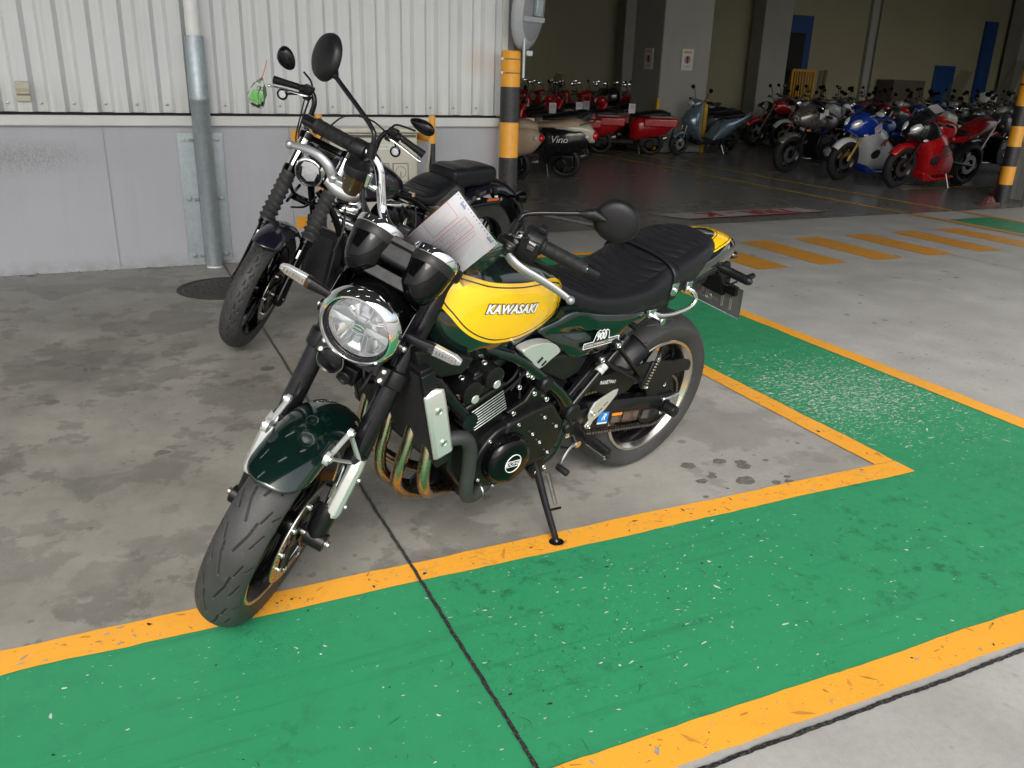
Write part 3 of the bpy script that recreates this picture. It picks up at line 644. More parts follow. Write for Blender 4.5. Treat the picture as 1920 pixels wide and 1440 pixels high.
cdt = M('conduit_grey', (.22, .22, .2), .5)
for x_, y_ in ((6.2, 20.05), (14.6, 20.05), (21.0, 20.05), (28.4, 20.05)): MB().cyl((x_, y_, 0), (x_, y_, 5.9), .035, n=10).build('conduit', cdt, wh).matrix_parent_inverse = Matrix.Translation((-2.9, -WY, 0))
MB().box((14, 20.0, 4.6), (34, .10, .12)).build('cable_tray', cdt, wh).matrix_parent_inverse = Matrix.Translation((-2.9, -WY, 0))
# notices on the column
nb = M('notice_board', (.55, .55, .55), .5, var=.02); ny = M('notice_yellow', (.55, .5, .05), .5); nr = M('notice_red', (.45, .03, .04), .5)
def notice(label, o, rz, w, h):
    t = thing('notice_sign', label, 'sign', o, (0, 0, rz))
    b = MB().box((0, 0, 0), (w, .012, h)).build('board', nb, t)
    m = MB(); m.box((0, -.008, h*.34), (w*.66, .003, h*.10)); m.build('yellow_bar', ny, b)
    m = MB(); text_on(m, 'No smoking', plane_fn((0, -.0105, h*.34), (1, 0, 0), (0, 0, 1)), h*.075); text_on(m, 'NO SMOKING', plane_fn((0, -.0105, -h*.32), (1, 0, 0), (0, 0, 1)), h*.07); m.build('text', tm, b, smooth=False)
    m = MB(); m.torus((0, -.009, 0), (0, 1, 0), w*.22, .008, 32, 6); m.box((0, -.009, 0), (.008, .006, w*.44), rot=(0, .785, 0)); m.build('ban_ring', nr, b)
    m = MB(); m.ell((0, -.008, .01), (.03, .004, .06)); m.box((.0, -.008, -.04), (.02, .004, .06)); m.build('pictogram', tm, b)
notice('white no smoking notice on the front face of the near concrete column', (10.12, 14.185, 1.70), 0, .26, .38)
notice('white no smoking notice on the left side face of the near concrete column', (9.545, 14.62, 1.70), -PI/2, .28, .38)
# yellow corner guards on the column foot
for x, lab in ((9.54, 'narrow yellow corner guard on the left edge of the near column'), (10.66, 'narrow yellow corner guard on the right edge of the near column')):
    o = MB().box((x, 14.19, .5), (.07, .07, 1.0)).build('corner_guard', M('yellow_guard', (.55, .33, .02), .5), bev=.01); tag(o, lab, 'corner guard')
# barrier, cabinet and plank at the back wall
t = thing('yellow_barrier', 'yellow slatted barrier in front of the dark blue doorway at the back', 'barrier', (17.95, 19.6, 0))
yb = M('barrier_yellow', (.45, .24, .02), .5)
mb = MB(); mb.box((0, 0, 1.66), (.8, .05, .07)); mb.box((0, 0, .8), (.8, .05, .07))
for i in range(9): mb.box((-.38+i*.095, 0, 1.2), (.045, .03, .95))
mb.build('slat_panel', yb, t); 
for x in (-.4, .4): MB().box((x, 0, .83), (.06, .06, 1.66)).build('post', yb, t)
o = MB().box((21.9, 19.7, .75), (1.3, .6, 1.5)).build('tall_cupboard', M('cupboard_brown', (.09, .075, .055), .6), bev=.01); tag(o, 'dark brown cupboard standing against the back wall', 'cupboard')
o = MB().box((19.0, 19.9, .85), (.09, .05, 1.7), rot=(0, .06, 0)).build('wooden_plank', M('plank_brown', (.12, .09, .055), .7)); tag(o, 'narrow brown plank leaning on the back wall right of the blue doorway', 'plank')
# ================================================================== HERO MOTORCYCLE
# local frame: x forward, y to the rider's left, z up, origin at the rear contact point
def steer_mx(wb, trail, rake, deg):
    ax = V(-math.sin(R(rake)), 0, math.cos(R(rake))); p = V(wb+trail, 0, 0)
    return Matrix.Translation(p) @ Matrix.Rotation(R(deg), 4, ax) @ Matrix.Translation(-p)
def pose_root(t, x, y, heading, lean):
    t.matrix_world = Matrix.Translation((x, y, 0)) @ Matrix.Rotation(R(heading), 4, 'Z') @ Matrix.Rotation(R(-lean), 4, 'X')
def grid_mesh(name, mat, parent, Pt, wrapv=True, wrapu=False, xf=None, attr=None, ang=60, caps=False):
    nu, nv = Pt.shape[:2]; P = Pt.reshape(-1, 3)
    if xf is not None:
        m = np.array(xf); P = P @ m[:3, :3].T + m[:3, 3]
    iu = np.arange(nu if wrapu else nu-1); iv = np.arange(nv if wrapv else nv-1)
    a, b = np.meshgrid(iu, iv, indexing='ij'); a2 = (a+1) % nu; b2 = (b+1) % nv
    F = np.stack([a*nv+b, a2*nv+b, a2*nv+b2, a*nv+b2], -1).reshape(-1, 4)
    fl = F.tolist()
    if caps: fl += [list(range(nv))[::-1], [(nu-1)*nv+i for i in range(nv)]]
    me = bpy.data.meshes.new(name); me.from_pydata(P.tolist(), [], fl)
    bm = bmesh.new(); bm.from_mesh(me); bmesh.ops.recalc_face_normals(bm, faces=bm.faces); bm.to_mesh(me); bm.free()
    me.polygons.foreach_set('use_smooth', [True]*len(me.polygons)); me.set_sharp_from_angle(angle=R(ang))
    if attr:
        for k_, arr in attr.items():
            at = me.attributes.new(k_, 'FLOAT', 'POINT'); at.data.foreach_set('value', arr.reshape(-1).astype(float))
    me.materials.append(mat); o = bpy.data.objects.new(name, me); COL.objects.link(o)
    if parent is not None: o.parent = parent
    return o
def segdist(px, py, a, b):
    dx, dy = b[0]-a[0], b[1]-a[1]; t = np.clip(((px-a[0])*dx+(py-a[1])*dy)/(dx*dx+dy*dy), 0, 1)
    return np.hypot(px-a[0]-t*dx, py-a[1]-t*dy)
def tyre_mesh(name, mat, parent, cx, cz, Ro, w, rimr, period, strokes, nu=1500, nv=150, depth=.005, gw=.0032, xf=None, crown=.78, sides=True):
    """tyre with real carved grooves; strokes are (u0,v0,u1,v1,width) with u along the tread and v across (metres from the centre)"""
    v = np.linspace(-1, 1, nv)
    rs = []; ys = []
    for t in v:
        a = abs(t)
        if a < .62: an = a/.62*R(72); y = w*math.sin(an)/math.sin(R(72))*.985; r = Ro-w*crown*(1-math.cos(an))
        else:
            an = R(72); y0 = w*.985; r0 = Ro-w*crown*(1-math.cos(an)); q = (a-.62)/.38
            r = r0+(rimr-r0)*q; y = y0+(w*1.0-y0)*math.sin(q*PI)*.6 - (y0-(w*.76))*q**2.2
        rs.append(r); ys.append(math.copysign(y, t))
    rs = np.array(rs); ys = np.array(ys)
    n_per = max(1, round(2*PI*Ro/period)); per = 2*PI*Ro/n_per
    th = np.linspace(0, 2*PI, nu, endpoint=False); U = th*Ro
    arc = np.concatenate([[0], np.cumsum(np.hypot(np.diff(rs), np.diff(ys)))]); arc -= arc[nv//2]
    # centre exactly
    arc = arc - np.interp(0, ys, arc)
    G = np.zeros((nu, nv)); uu = (U % per)[:, None]*np.ones((1, nv)); vv = arc[None, :]*np.ones((nu, 1))
    for s in strokes:
        u0, v0, u1, v1 = s[:4]; g = s[4] if len(s) > 4 else gw
        for k in (-1, 0, 1):
            d = segdist(uu, vv, (u0+k*per, v0), (u1+k*per, v1)); G = np.maximum(G, np.clip((g-d)/(g*.45), 0, 1))
    rr = rs[None, :]-depth*G
    P = np.stack([cx+rr*np.cos(th)[:, None], np.broadcast_to(ys[None, :], rr.shape), cz+rr*np.sin(th)[:, None]], -1)
    return grid_mesh(name, mat, parent, P, wrapv=False, wrapu=True, xf=xf, attr={'groove': G}, ang=80)
def tyre_material():
    k = NT('tyre_rubber'); v = k.co(); at = k.n('ShaderNodeAttribute', attribute_name='groove')
    n = k.noise(v, 7, 5, .6); f = k.noise(v, 55, 5, .7); g = k.noise(v, 500, 2)
    c = k.mix(k.rng(n, .35, .7), (.026, .026, .027), (.044, .043, .042)); c = k.mix(k.math('MULTIPLY', k.rng(f, .55, .75), .45), c, (.075, .072, .067))
    c = k.mix(k.math('MULTIPLY', at.outputs['Fac'], .85), c, (.010, .010, .010))  # grooves also darkened in colour, standing in for the shade inside them
    sp = k.noise(v, 160, 2); c = k.mix(k.math('MULTIPLY', k.rng(sp, .76, .8), .7), c, (.30, .27, .23))
    k.set(col=c, rough=k.rng(n, .3, .7, .48, .66), spec=.45); k.bump(k.math('ADD', g, k.math('MULTIPLY', f, .6)), .2, .0012); return k.m
tyrem = tyre_material()
def sd_poly(px, pz, poly):
    """signed distance (m) to a closed outline, + inside"""
    d = np.full(px.shape, 9.); ins = np.zeros(px.shape, bool); n = len(poly)
    for i in range(n):
        a, b = poly[i], poly[(i+1) % n]; d = np.minimum(d, segdist(px, pz, a, b))
        cnd = ((a[1] > pz) != (b[1] > pz)) & (px < (b[0]-a[0])*(pz-a[1])/((b[1]-a[1]) if abs(b[1]-a[1]) > 1e-9 else 1e-9)+a[0]); ins ^= cnd
    return np.where(ins, d, -d)
def smooth_closed(pts, sub=8):
    P = [np.array(p, float) for p in pts]; n = len(P); o = []
    for i in range(n):
        a, b, c, d = P[i-1], P[i], P[(i+1) % n], P[(i+2) % n]
        for k in range(sub):
            t = k/sub; q = .5*((2*b)+(c-a)*t+(2*a-5*b+4*c-d)*t*t+(3*b-a-3*c+d)*t**3); o.append((q[0], q[1]))
    return o
def paint_bands(name, base, bands, rough=.12):
    """paint with graphic bands read from the signed-distance attribute 'sd' (metres); bands: list of (from_distance, colour)"""
    k = NT(name); v = k.co(); at = k.n('ShaderNodeAttribute', attribute_name='sd')
    c = base
    for d0, col in bands:
        m = k.rng(at.outputs['Fac'], d0-.0004, d0+.0004); c = k.mix(m, c, col)
    n = k.noise(v, 30, 4)
    c = k.mix(k.math('MULTIPLY', n, .05), c, (.2, .2, .18))
    k.set(col=c, rough=k.rng(n, .2, .8, rough*.7, rough*1.3), coat=1, coatr=.02, spec=.5); return k.m
def interp_rows(rows, xs):
    A = np.array(rows, float); A = A[np.argsort(A[:, 0])]
    # smooth (Catmull-like) interpolation by cubic hermite
    x = A[:, 0]; out = [xs]
    for c in range(1, A.shape[1]):
        y = A[:, c]; m = np.gradient(y, x); i = np.clip(np.searchsorted(x, xs)-1, 0, len(x)-2); h = x[i+1]-x[i]; t = (xs-x[i])/h
        out.append((2*t**3-3*t**2+1)*y[i]+(t**3-2*t**2+t)*h*m[i]+(-2*t**3+3*t**2)*y[i+1]+(t**3-t**2)*h*m[i+1])
    return np.stack(out, 1)
def loft_rows(rows, nu, nv, ex_top=.75, ex_bot=.9, xs=None):
    """rows: x, ztop, zbot, halfwidth, zmid  -> closed grid of points (superelliptic sections)"""
    x0 = min(r[0] for r in rows); x1 = max(r[0] for r in rows)
    xs = np.linspace(x0, x1, nu) if xs is None else xs
    T = interp_rows(rows, xs); a = np.linspace(0, 2*PI, nv, endpoint=False)
    c, s = np.cos(a), np.sin(a); yy = np.sign(c)*np.abs(c)**np.where(s > 0, ex_top, ex_bot)
    P = np.zeros((nu, nv, 3))
    for i in range(nu):
        x, zt, zb, w, zm = T[i]; w = max(w, .0005)
        z = np.where(s > 0, zm+(zt-zm)*np.abs(s)**ex_top, zm-(zm-zb)*np.abs(s)**ex_bot)
        P[i, :, 0] = x; P[i, :, 1] = yy*w; P[i, :, 2] = z
    return P
def bolt_mb(mb, c, ax, r=.008, h=.006, hexa=True):
    c = V(c); ax = V(ax).normalized(); mb.lathe([(0, h), (r*.55, h), (r*.55, h*.55), (r*.62, h*.5) if hexa else (r*.6, h), (r*.8, h), (r, h*.7), (r, 0)], c, ax, 16)
def parts_bolts(lst, parent, mat=None, r=.008, name='bolt', xf=None, h=.006):
    for c, ax in lst:
        m = MB(xf); bolt_mb(m, c, ax, r, h); m.build(name, mat or bolt, parent)

hero = thing('motorcycle', 'dark green and yellow retro motorcycle leaning on its side stand in the foreground', 'motorcycle')
pose_root(hero, 1.65917, 2.53779, 197.6209, 11.6009)
FX = steer_mx(1.47, .098, 25.4, 35.71)
tR = math.tan(R(25.4)); FU = V(-math.sin(R(25.4)), 0, math.cos(R(25.4))); FF = V(math.cos(R(25.4)), 0, math.sin(R(25.4)))
def fk(s, f=0, y=0):   # point along the fork: s metres up from the axle, f metres ahead, y sideways
    return V(1.47, y, .30)+FU*s+FF*f

# ---------------- front wheel
fs = []
for sg in (1, -1):
    o = 0 if sg > 0 else .075
    fs += [(o+.00, sg*.004, o+.048, sg*.020, .0028), (o+.048, sg*.020, o+.080, sg*.024, .0028), (o+.02, sg*.036, o+.060, sg*.052, .0024), (o+.085, sg*.030, o+.118, sg*.040, .0024), (o+.10, sg*.052, o+.118, sg*.066, .0022)]
fw = thing('front_wheel', None, None); fw.parent = hero
for k_ in ('label', 'category'):
    if k_ in fw: del fw[k_]
tyre_mesh('tyre', tyrem, fw, 1.47, .30, .300, .0605, .2235, .15, fs, xf=FX)
def ring(mb, c, prof, n=96): mb.lathe(prof, c, (0, 1, 0), n)
mb = MB(FX); C0 = (1.47, 0, .30)
ring(mb, C0, [(.2225, -.047), (.214, -.046), (.205, -.036), (.192, -.022), (.186, 0), (.192, .022), (.205, .036), (.214, .046), (.2225, .047), (.224, .03), (.224, -.03), (.2225, -.047)])
mb.build('rim', blks, fw)
for sg in (1, -1):
    mb = MB(FX); ring(mb, C0, [(.2150, sg*.0465), (.2165, sg*.049), (.2235, sg*.0495), (.2258, sg*.0475), (.2240, sg*.045)]); mb.build('rim_edge', alu, fw)
mb = MB(FX); ring(mb, C0, [(.012, -.052), (.030, -.052), (.034, -.03), (.034, .03), (.030, .052), (.012, .052)], 32)
mb.build('hub', blks, fw)
mb = MB(FX)
for i in range(10):
    for d in (-.06, .06):
        a = 2*PI*i/10+.2; p0 = V(1.47+.030*math.cos(a), 0, .30+.030*math.sin(a)); a2 = a+d; p1 = V(1.47+.194*math.cos(a2), 0, .30+.194*math.sin(a2))
        mb.tube([p0+V(0, .012 if d > 0 else -.012, 0), (p0+p1)/2+V(0, .010 if d > 0 else -.01, 0), p1], [.008, .0045, .0065], n=8)
mb.build('spokes', blks, fw)
discm = None
def disc_material():
    k = NT('brake_disc_steel'); v = k.co(); n = k.noise(v, 40, 5, .7); w = k.noise(k.mapp(v, (1, 1, 1)), 8, 4)
    c = k.mix(k.rng(n, .35, .7), (.52, .50, .47), (.34, .30, .25)); c = k.mix(k.math('MULTIPLY', k.rng(w, .45, .7), .5), c, (.36, .24, .13))
    k.set(col=c, metal=1, rough=k.rng(n, .3, .7, .22, .42)); return k.m
discm = disc_material()
for sg in (1, -1):
    mb = MB(FX); y = sg*.0685
    ring(mb, C0, [(.112, y-.0025), (.112, y+.0025), (.1495, y+.0025), (.150, y+.0015), (.150, y-.0015), (.1495, y-.0025), (.112, y-.0025)]); bd = mb.build('brake_disc', discm, fw, ang=30)
    mb = MB(FX)
    for i in range(36):
        for j, rr_ in enumerate((.121, .131, .141)):
            a = 2*PI*(i+j*.33)/36; mb.lathe([(0, .0), (.0026, .0)], (1.47+rr_*math.cos(a), y+sg*.0029, .30+rr_*math.sin(a)), (0, sg, 0), 8)
    mb.build('drill_holes', dark, bd)
    mb = MB(FX)
    for i in range(5):
        a = 2*PI*i/5+.3
        for d in (-.22, .22): mb.tube([V(1.47+.04*math.cos(a), y*.8, .30+.04*math.sin(a)), V(1.47+.116*math.cos(a+d), y, .30+.116*math.sin(a+d))], [.010, .009], n=8)
    ring(mb, C0, [(.028, y*.72), (.050, y*.8), (.052, y*.95), (.028, y)], 32)
    mb.build('disc_carrier', blkm, bd)
    parts_bolts([((1.47+.114*math.cos(2*PI*i/10+.15), y+sg*.003, .30+.114*math.sin(2*PI*i/10+.15)), (0, sg, 0)) for i in range(10)], bd, chrome, .0085, 'rivet', FX)

# ---------------- fork
for sg in (1, -1):
    Y = .105*sg
    mb = MB(FX); mb.lathe([(.0, .805), (.020, .805), (.0245, .80), (.0245, .775), (.0262, .77), (.0262, .66), (.0262, .645), (.0268, .60), (.0275, .42), (.0270, .30), (.0250, .262), (.0290, .258), (.0295, .235), (.0280, .228), (.021, .226)], fk(0, 0, Y), FU, 40)
    fl = mb.build('fork_leg', blks, hero)
    mb = MB(FX); mb.cyl(fk(.03, 0, Y), fk(.24, 0, Y), .0195, n=24); mb.build('inner_tube', chrome, fl)
    mb = MB(FX); mb.tube([fk(-.012, 0, Y), fk(.02, 0, Y), fk(.075, .004, Y), fk(.10, .002, Y)], [.020, .0275, .029, .0285], n=24); mb.cyl(V(1.47, Y-.022*sg, .30), V(1.47, Y+.034*sg, .30), .0255, n=28); mb.prism([(1.47-.03, .27), (1.47-.02, .345), (1.47-.075, .39), (1.47-.085, .36)], Y-.012, Y+.012); mb.build('axle_clamp', blkm, fl, bev=.002)
    mb = MB(FX); mb.lathe([(.0, .004), (.009, .004), (.012, 0), (.012, -.01)], V(1.47, Y+.036*sg, .30), (0, sg, 0), 20); mb.build('axle_end', steel, fl)
    # fork guard (front face + outer face)
    g = []
    for s_, dy, df in ((.078, -.003, -.002), (.092, 0, 0), (.195, 0, 0), (.225, .0, -.001), (.250, -.004, -.006)):
        g.append([fk(s_-.004, -.016+df, Y+(.033+dy)*sg), fk(s_, .014+df, Y+(.034+dy)*sg), fk(s_, .026+df, Y+(.026+dy)*sg), fk(s_, .031+df, Y+.006*sg), fk(s_, .024+df, Y-.002*sg)])
    mb = MB(FX); mb.loft(g, closed=False); gd = mb.build('fork_guard', silp, hero, ang=25, solid=.004, bev=.0016)
    gd.modifiers[0].offset = -1 if sg > 0 else 1
    parts_bolts([(fk(s_, -.0+.002, Y+.0355*sg), (0, sg, 0)) for s_ in (.115, .195)], gd, bolt, .0075, 'bolt', FX)
    A = V(1.525, .081*sg, .628); B_ = V(1.425, .086*sg, .640)
    mb = MB(FX); mb.tube([fk(.235, .028, Y-.002*sg), A], [.0085, .0075], n=10, sq=.55, up=(0, 1, 0)); mb.tube([fk(.245, .012, Y+.016*sg), B_], [.0085, .0075], n=10, sq=.55, up=(0, 1, 0)); mb.tube([A, B_], [.0065, .0065], n=10, sq=.6, up=(0, 1, 0))
    mb.cyl(A-V(0, .006*sg, 0), A+V(0, .006*sg, 0), .017, n=24); mb.cyl(B_-V(0, .005*sg, 0), B_+V(0, .006*sg, 0), .012, n=20); br = mb.build('fender_bracket', silp, gd)
    parts_bolts([(A+V(0, .006*sg, 0), (0, sg, 0)), (B_+V(0, .006*sg, 0), (0, sg, 0))], br, bolt, .010, 'bolt', FX)
    # caliper behind the leg
    mb = MB(FX); cc = V(1.47+.118*math.cos(R(140)), .082*sg, .30+.118*math.sin(R(140))); mb.box(cc, (.055, .052, .12), rot=(0, R(50), 0)); mb.box(cc+V(-.012, .018*sg, .01), (.03, .02, .07), rot=(0, R(50), 0)); cal = mb.build('brake_caliper', blkm, hero, bev=.008)
    parts_bolts([(cc+V(-.018, .028*sg, -.02), (0, sg, 0)), (cc+V(-.008, .028*sg, .03), (0, sg, 0))], cal, bolt, .007, 'bolt', FX)
    mb = MB(FX); mb.tube([cc+V(-.02, .03*sg, .03), V(1.33, .125*sg, .48), V(1.29, .12*sg, .60), V(1.20, .09*sg, .75), V(1.13, .05*sg, .84)], [.0045, .0045], n=8); mb.build('brake_hose', blk, hero)
mb = MB(FX); mb.cyl((1.47, -.15, .30), (1.47, .15, .30), .010, n=16); mb.build('front_axle', steel, hero)
# lower clamp
mb = MB(FX)
sC = (.73-.30)/math.cos(R(25.4))
for sg in (1, -1):
    mb.lathe([(.027, -.024), (.0345, -.024), (.036, -.018), (.036, .018), (.0345, .024), (.027, .024)], fk(sC, 0, .105*sg), FU, 36)
    mb.box(fk(sC, .036, .083*sg), (.030, .030, .050), rot=(0, R(-25.4), 0))
mb.box(fk(sC, -.01, 0), (.05, .15, .04), rot=(0, R(-25.4), 0))
lc = mb.build('lower_clamp', blkm, hero, bev=.004)
parts_bolts([(fk(sC+d, .052, .083*sg), FF) for sg in (1, -1) for d in (-.012, .012)], lc, bolt, .0075, 'bolt', FX)
mb = MB(FX); sT = (1.0-.30)/math.cos(R(25.4))
for sg in (1, -1): mb.lathe([(.0250, -.018), (.033, -.018), (.034, -.012), (.034, .012), (.032, .018), (.024, .018)], fk(sT, 0, .105*sg), FU, 32)
mb.box(fk(sT, -.02, 0), (.07, .17, .026), rot=(0, R(-25.4), 0)); mb.box(fk(sT+.028, -.03, .045), (.036, .036, .04), rot=(0, R(-25.4), 0)); mb.box(fk(sT+.028, -.03, -.045), (.036, .036, .04), rot=(0, R(-25.4), 0)); mb.build('upper_clamp', blkm, hero, bev=.005)
mb = MB(); mb.cyl((1.205, 0, .70), (1.10, 0, .93), .033, n=28); mb.build('steering_head', green, hero)
# ---------------- front mudguard
na, nb_ = 64, 40; P = np.zeros((na, nb_, 3))
for j in range(nb_):
    ph = -1+2*j/(nb_-1); a0 = 57+19*abs(ph)**2.6; a1 = 158-18*abs(ph)**2
    for i in range(na):
        a = R(a0+(a1-a0)*i/(na-1)); an = ph*R(97)
        y = .0745*math.sin(an)/math.sin(R(97))*1.0; r = .337-.043*(1-math.cos(an)) + .004*math.exp(-(ph/.12)**2)*0
        tl = 1-((abs(i/(na-1)-.0))<.02)*.0
        P[i, j] = (1.47+r*math.cos(a), y, .30+r*math.sin(a))
o = grid_mesh('front_mudguard', green, hero, P, wrapv=False, xf=FX); md = o.modifiers.new('s', 'SOLIDIFY'); md.thickness = .003; md.offset = 0
# ---------------- headlight
HC = V(1.338, 0, .880); hx = V(math.cos(R(-3)), 0, math.sin(R(-3)))
hl = MB(FX).lathe([(0, -.135), (.035, -.132), (.065, -.118), (.086, -.09), (.0955, -.05), (.0985, -.01), (.0985, .004), (.094, .006)], HC, hx, 64).build('headlight', blkg, hero)
MB(FX).lathe([(.0985, .000), (.1030, .004), (.1035, .014), (.0990, .029), (.0915, .038), (.0870, .0390), (.0850, .035), (.0848, .02)], HC, hx, 72).build('chrome_bezel', chrome, hl)
MB(FX).lathe([(.0848, .030), (.0825, .033), (.0800, .028), (.0800, .015), (.0775, .012)], HC, hx, 64).build('inner_ring', M('lamp_inner_black', (.02, .02, .02), .25, metal=.3), hl)
refl = M('lamp_reflector', (.93, .94, .97), .14, metal=.45, var=.02, spec=.8)
lx, ly, lz = V(0, 1, 0), V(-hx.z, 0, hx.x), hx   # in-plane right (bike left), up, out
def lp(a, b, c): return HC+lx*a+ly*b+lz*c
mb = MB(FX); mb.lathe([(0, -.035), (.03, -.03), (.055, -.016), (.072, .004), (.0785, .018)], HC, hx, 48); mb.build('reflector', refl, hl)
petm = M('reflector_petal', (.86, .87, .90), .12, metal=.62, var=.02)
edgm = M('reflector_white_edge', (.88, .90, .94), .25, metal=.05, var=.02)
def petal(a0, a1, r0, r1, n=7):
    m = MB(FX); rows = []
    for k_, (r_, z_) in enumerate(((r0, -.004), (r0+(r1-r0)*.5, -.010), (r1, .010))):
        rows.append([(r_*math.cos(R(a0+(a1-a0)*t/n)), r_*math.sin(R(a0+(a1-a0)*t/n)), z_+(.005 if k_ == 1 else .002)*math.cos(PI*(t/n-.5)*2)) for t in range(n+1)])
    vs = [lp(*p) for q in rows for p in q]; w_ = n+1; m._add(vs, [(i*w_+t, i*w_+t+1, (i+1)*w_+t+1, (i+1)*w_+t) for i in range(2) for t in range(n)]); m.build('reflector_petal', petm, hl, ang=40)
    m = MB(FX); loop = rows[0]+rows[1][-1:]+rows[2][::-1]+rows[1][:1]+rows[0][:1]; P_ = [lp(a, b, c+.001) for a, b, c in loop]
    for p, q in zip(P_, P_[1:]): m.tube([p, q], [.0009, .0009], n=5)
    m.build('petal_edge', edgm, hl)
for a0, a1 in ((15, 66), (114, 165), (195, 246), (294, 345)): petal(a0, a1, .022, .0755)
for a0, a1 in ((26, 48), (132, 154), (206, 226), (314, 334)): petal(a0, a1, .040, .070, 4)
for sgb in (1, -1):
    m = MB(FX); m._add([lp(-.014, sgb*.020, .0), lp(.014, sgb*.020, .0), lp(.019, sgb*.072, .006), lp(-.019, sgb*.072, .006), lp(0, sgb*.045, -.010)], [(0, 1, 4), (1, 2, 4), (2, 3, 4), (3, 0, 4)]); m.build('reflector_petal', petm, hl, smooth=False)
    m = MB(FX); Q_ = [(-.014, .020), (.014, .020), (.019, .072), (-.019, .072), (-.014, .020)]
    for (a, b), (c_, d_2) in zip(Q_, Q_[1:]): m.tube([lp(a, sgb*b, .005), lp(c_, sgb*d_2, .009)], [.0011, .0011], n=5)
    m.build('petal_edge', edgm, hl)
    m = MB(FX); m._add([lp(sgb*.015, .006, .012), lp(sgb*.015, -.010, .012), lp(sgb*.076, -.012, .014), lp(sgb*.076, .010, .014), lp(sgb*.045, -.001, .020)], [(0, 1, 4), (1, 2, 4), (2, 3, 4), (3, 0, 4)]); m.build('reflector_wing', edgm, hl, smooth=False)
mb = MB(FX); mb.tube([lp(-.011, -.003, .018), lp(.011, -.003, .018)], [.006, .006], n=12, up=(0, 0, 1)); mb.build('lamp_bar', M('lamp_bar_green_grey', (.30, .42, .36), .15, metal=.5), hl); mb = MB(FX)
for q_ in range(20): mb.tube([lp(.020*math.cos(2*PI*q_/20), -.003+.0115*math.sin(2*PI*q_/20), .021), lp(.020*math.cos(2*PI*(q_+1)/20), -.003+.0115*math.sin(2*PI*(q_+1)/20), .021)], [.0013, .0013], n=5)
mb.build('lamp_bar_ring', edgm, hl)
mb = MB(FX); mb.box(lp(0, .024, .012), (.012, .024, .014)); mb.box(lp(0, .050, .004), (.010, .018, .018)); mb.box(lp(0, -.044, .002), (.010, .016, .020)); mb.build('led_block', M('led_block', (.80, .81, .90), .2, metal=.2), hl, bev=.003)
MB(FX).lathe([(0, .037), (.03, .0365), (.06, .034), (.082, .029)], HC, hx, 64).build('lens', glass('thin_lens', (1, 1, 1), .02, -.02), hl)
mb = MB(FX)
for sg in (1, -1):
    mb.prism([(1.345, .82), (1.345, .90), (1.30, .95), (1.165, .955), (1.19, .905), (1.28, .86)], sg*.100-.0015, sg*.100+.0015); mb.cyl((1.335, sg*.095, .872), (1.335, sg*.112, .872), .016, n=20)
hb = mb.build('headlight_bracket', blks, hero, bev=.001)
parts_bolts([((1.335, sg*.112, .872), (0, sg, 0)) for sg in (1, -1)], hb, bolt, .0085, 'bolt', FX)
# ---------------- turn signals
ts_in = M('signal_reflector', (.52, .53, .55), .2, metal=.5)
def signal(base, tip, up, nm='turn_signal', xf=None, back=False, amber=None):
    base = V(base); tip = V(tip); d = (tip-base); L = d.length; d.normalize(); up = V(up); up = (up-d*up.dot(d)).normalized(); out = d.cross(up)
    m = MB(xf); m.tube([base-d*.075, base-d*.04, base, base+d*.012], [.011, .012, .0165, .017], n=10, sq=.8, up=up); st = m.build(nm, blk, hero)
    prof = [(-.004, .010), (.006, .0140), (L*.8, .0115), (L, .005), (L, -.005), (L*.8, -.0115), (.006, -.0140), (-.004, -.010)]
    m = MB(xf); m._add([base+d*a+up*b-out*.010 for a, b in prof]+[base+d*a+up*b+out*.006 for a, b in prof], [tuple(range(8)), tuple(range(15, 7, -1))]+[(i, i+8, (i+1) % 8+8, (i+1) % 8) for i in range(8)]); h = m.build('housing', ts_in if not back else blk, st, bev=.002)
    m = MB(xf)
    for s_ in (1,): m._add([base+d*a*.98+up*b*.92+out*.009*s_ for a, b in prof]+[base+d*(a*.9+.003)+up*b*.72+out*.0135*s_ for a, b in prof], [(i, i+8, (i+1) % 8+8, (i+1) % 8) for i in range(8)]+[tuple(range(8, 16))])
    m.build('lens', clear, h, smooth=False)
    m = MB(xf)
    for i in range(8): m.box(base+d*(.012+i*L*.1)+out*.0075, (.003, .003, .012), rot=Matrix((d, out, up)).transposed())
    m.build('led_row', M('led_grey', (.25, .26, .27), .3, metal=.5), h)
for sg in (1, -1): signal((1.30, .162*sg, .886), (1.30, .246*sg, .890), (-.1, 0, 1) if sg > 0 else (-.1, 0, 1), xf=FX) if sg > 0 else signal((1.30, .162*sg, .886), (1.30, .246*sg, .890), (.1, 0, -1), xf=FX)
# ---------------- horn and sensor under the headlight
mb = MB(FX); mb.lathe([(0, -.02), (.028, -.018), (.034, -.006), (.036, 0), (.034, .006), (.03, .003), (.012, .010), (0, .012)], (1.315, -.052, .722), (1, 0, .1), 36); hn = mb.build('horn', blks, hero)
MB(FX).torus((1.318, -.052, .722), (1, 0, .1), .0355, .0018, 40, 6).build('horn_rim', steel, hn)
mb = MB(FX); mb.box((1.27, -.005, .69), (.06, .05, .05)); mb.lathe([(.018, 0), (.018, .018), (.013, .02), (.012, .012), (0, .014)], (1.30, -.005, .69), (1, 0, 0), 24); mb.build('ignition_block', blk, hero, bev=.004)
mb = MB(FX)
for i, (y0, y1) in enumerate(((-.03, .03), (.0, .06), (-.05, -.02), (.05, .02))): mb.tube([(1.25, y0, .76), (1.28+.01*i, (y0+y1)/2+.01, .71-.01*i), (1.22, y1, .66)], [.005, .005], n=8)
mb.build('wiring', blk, hero)
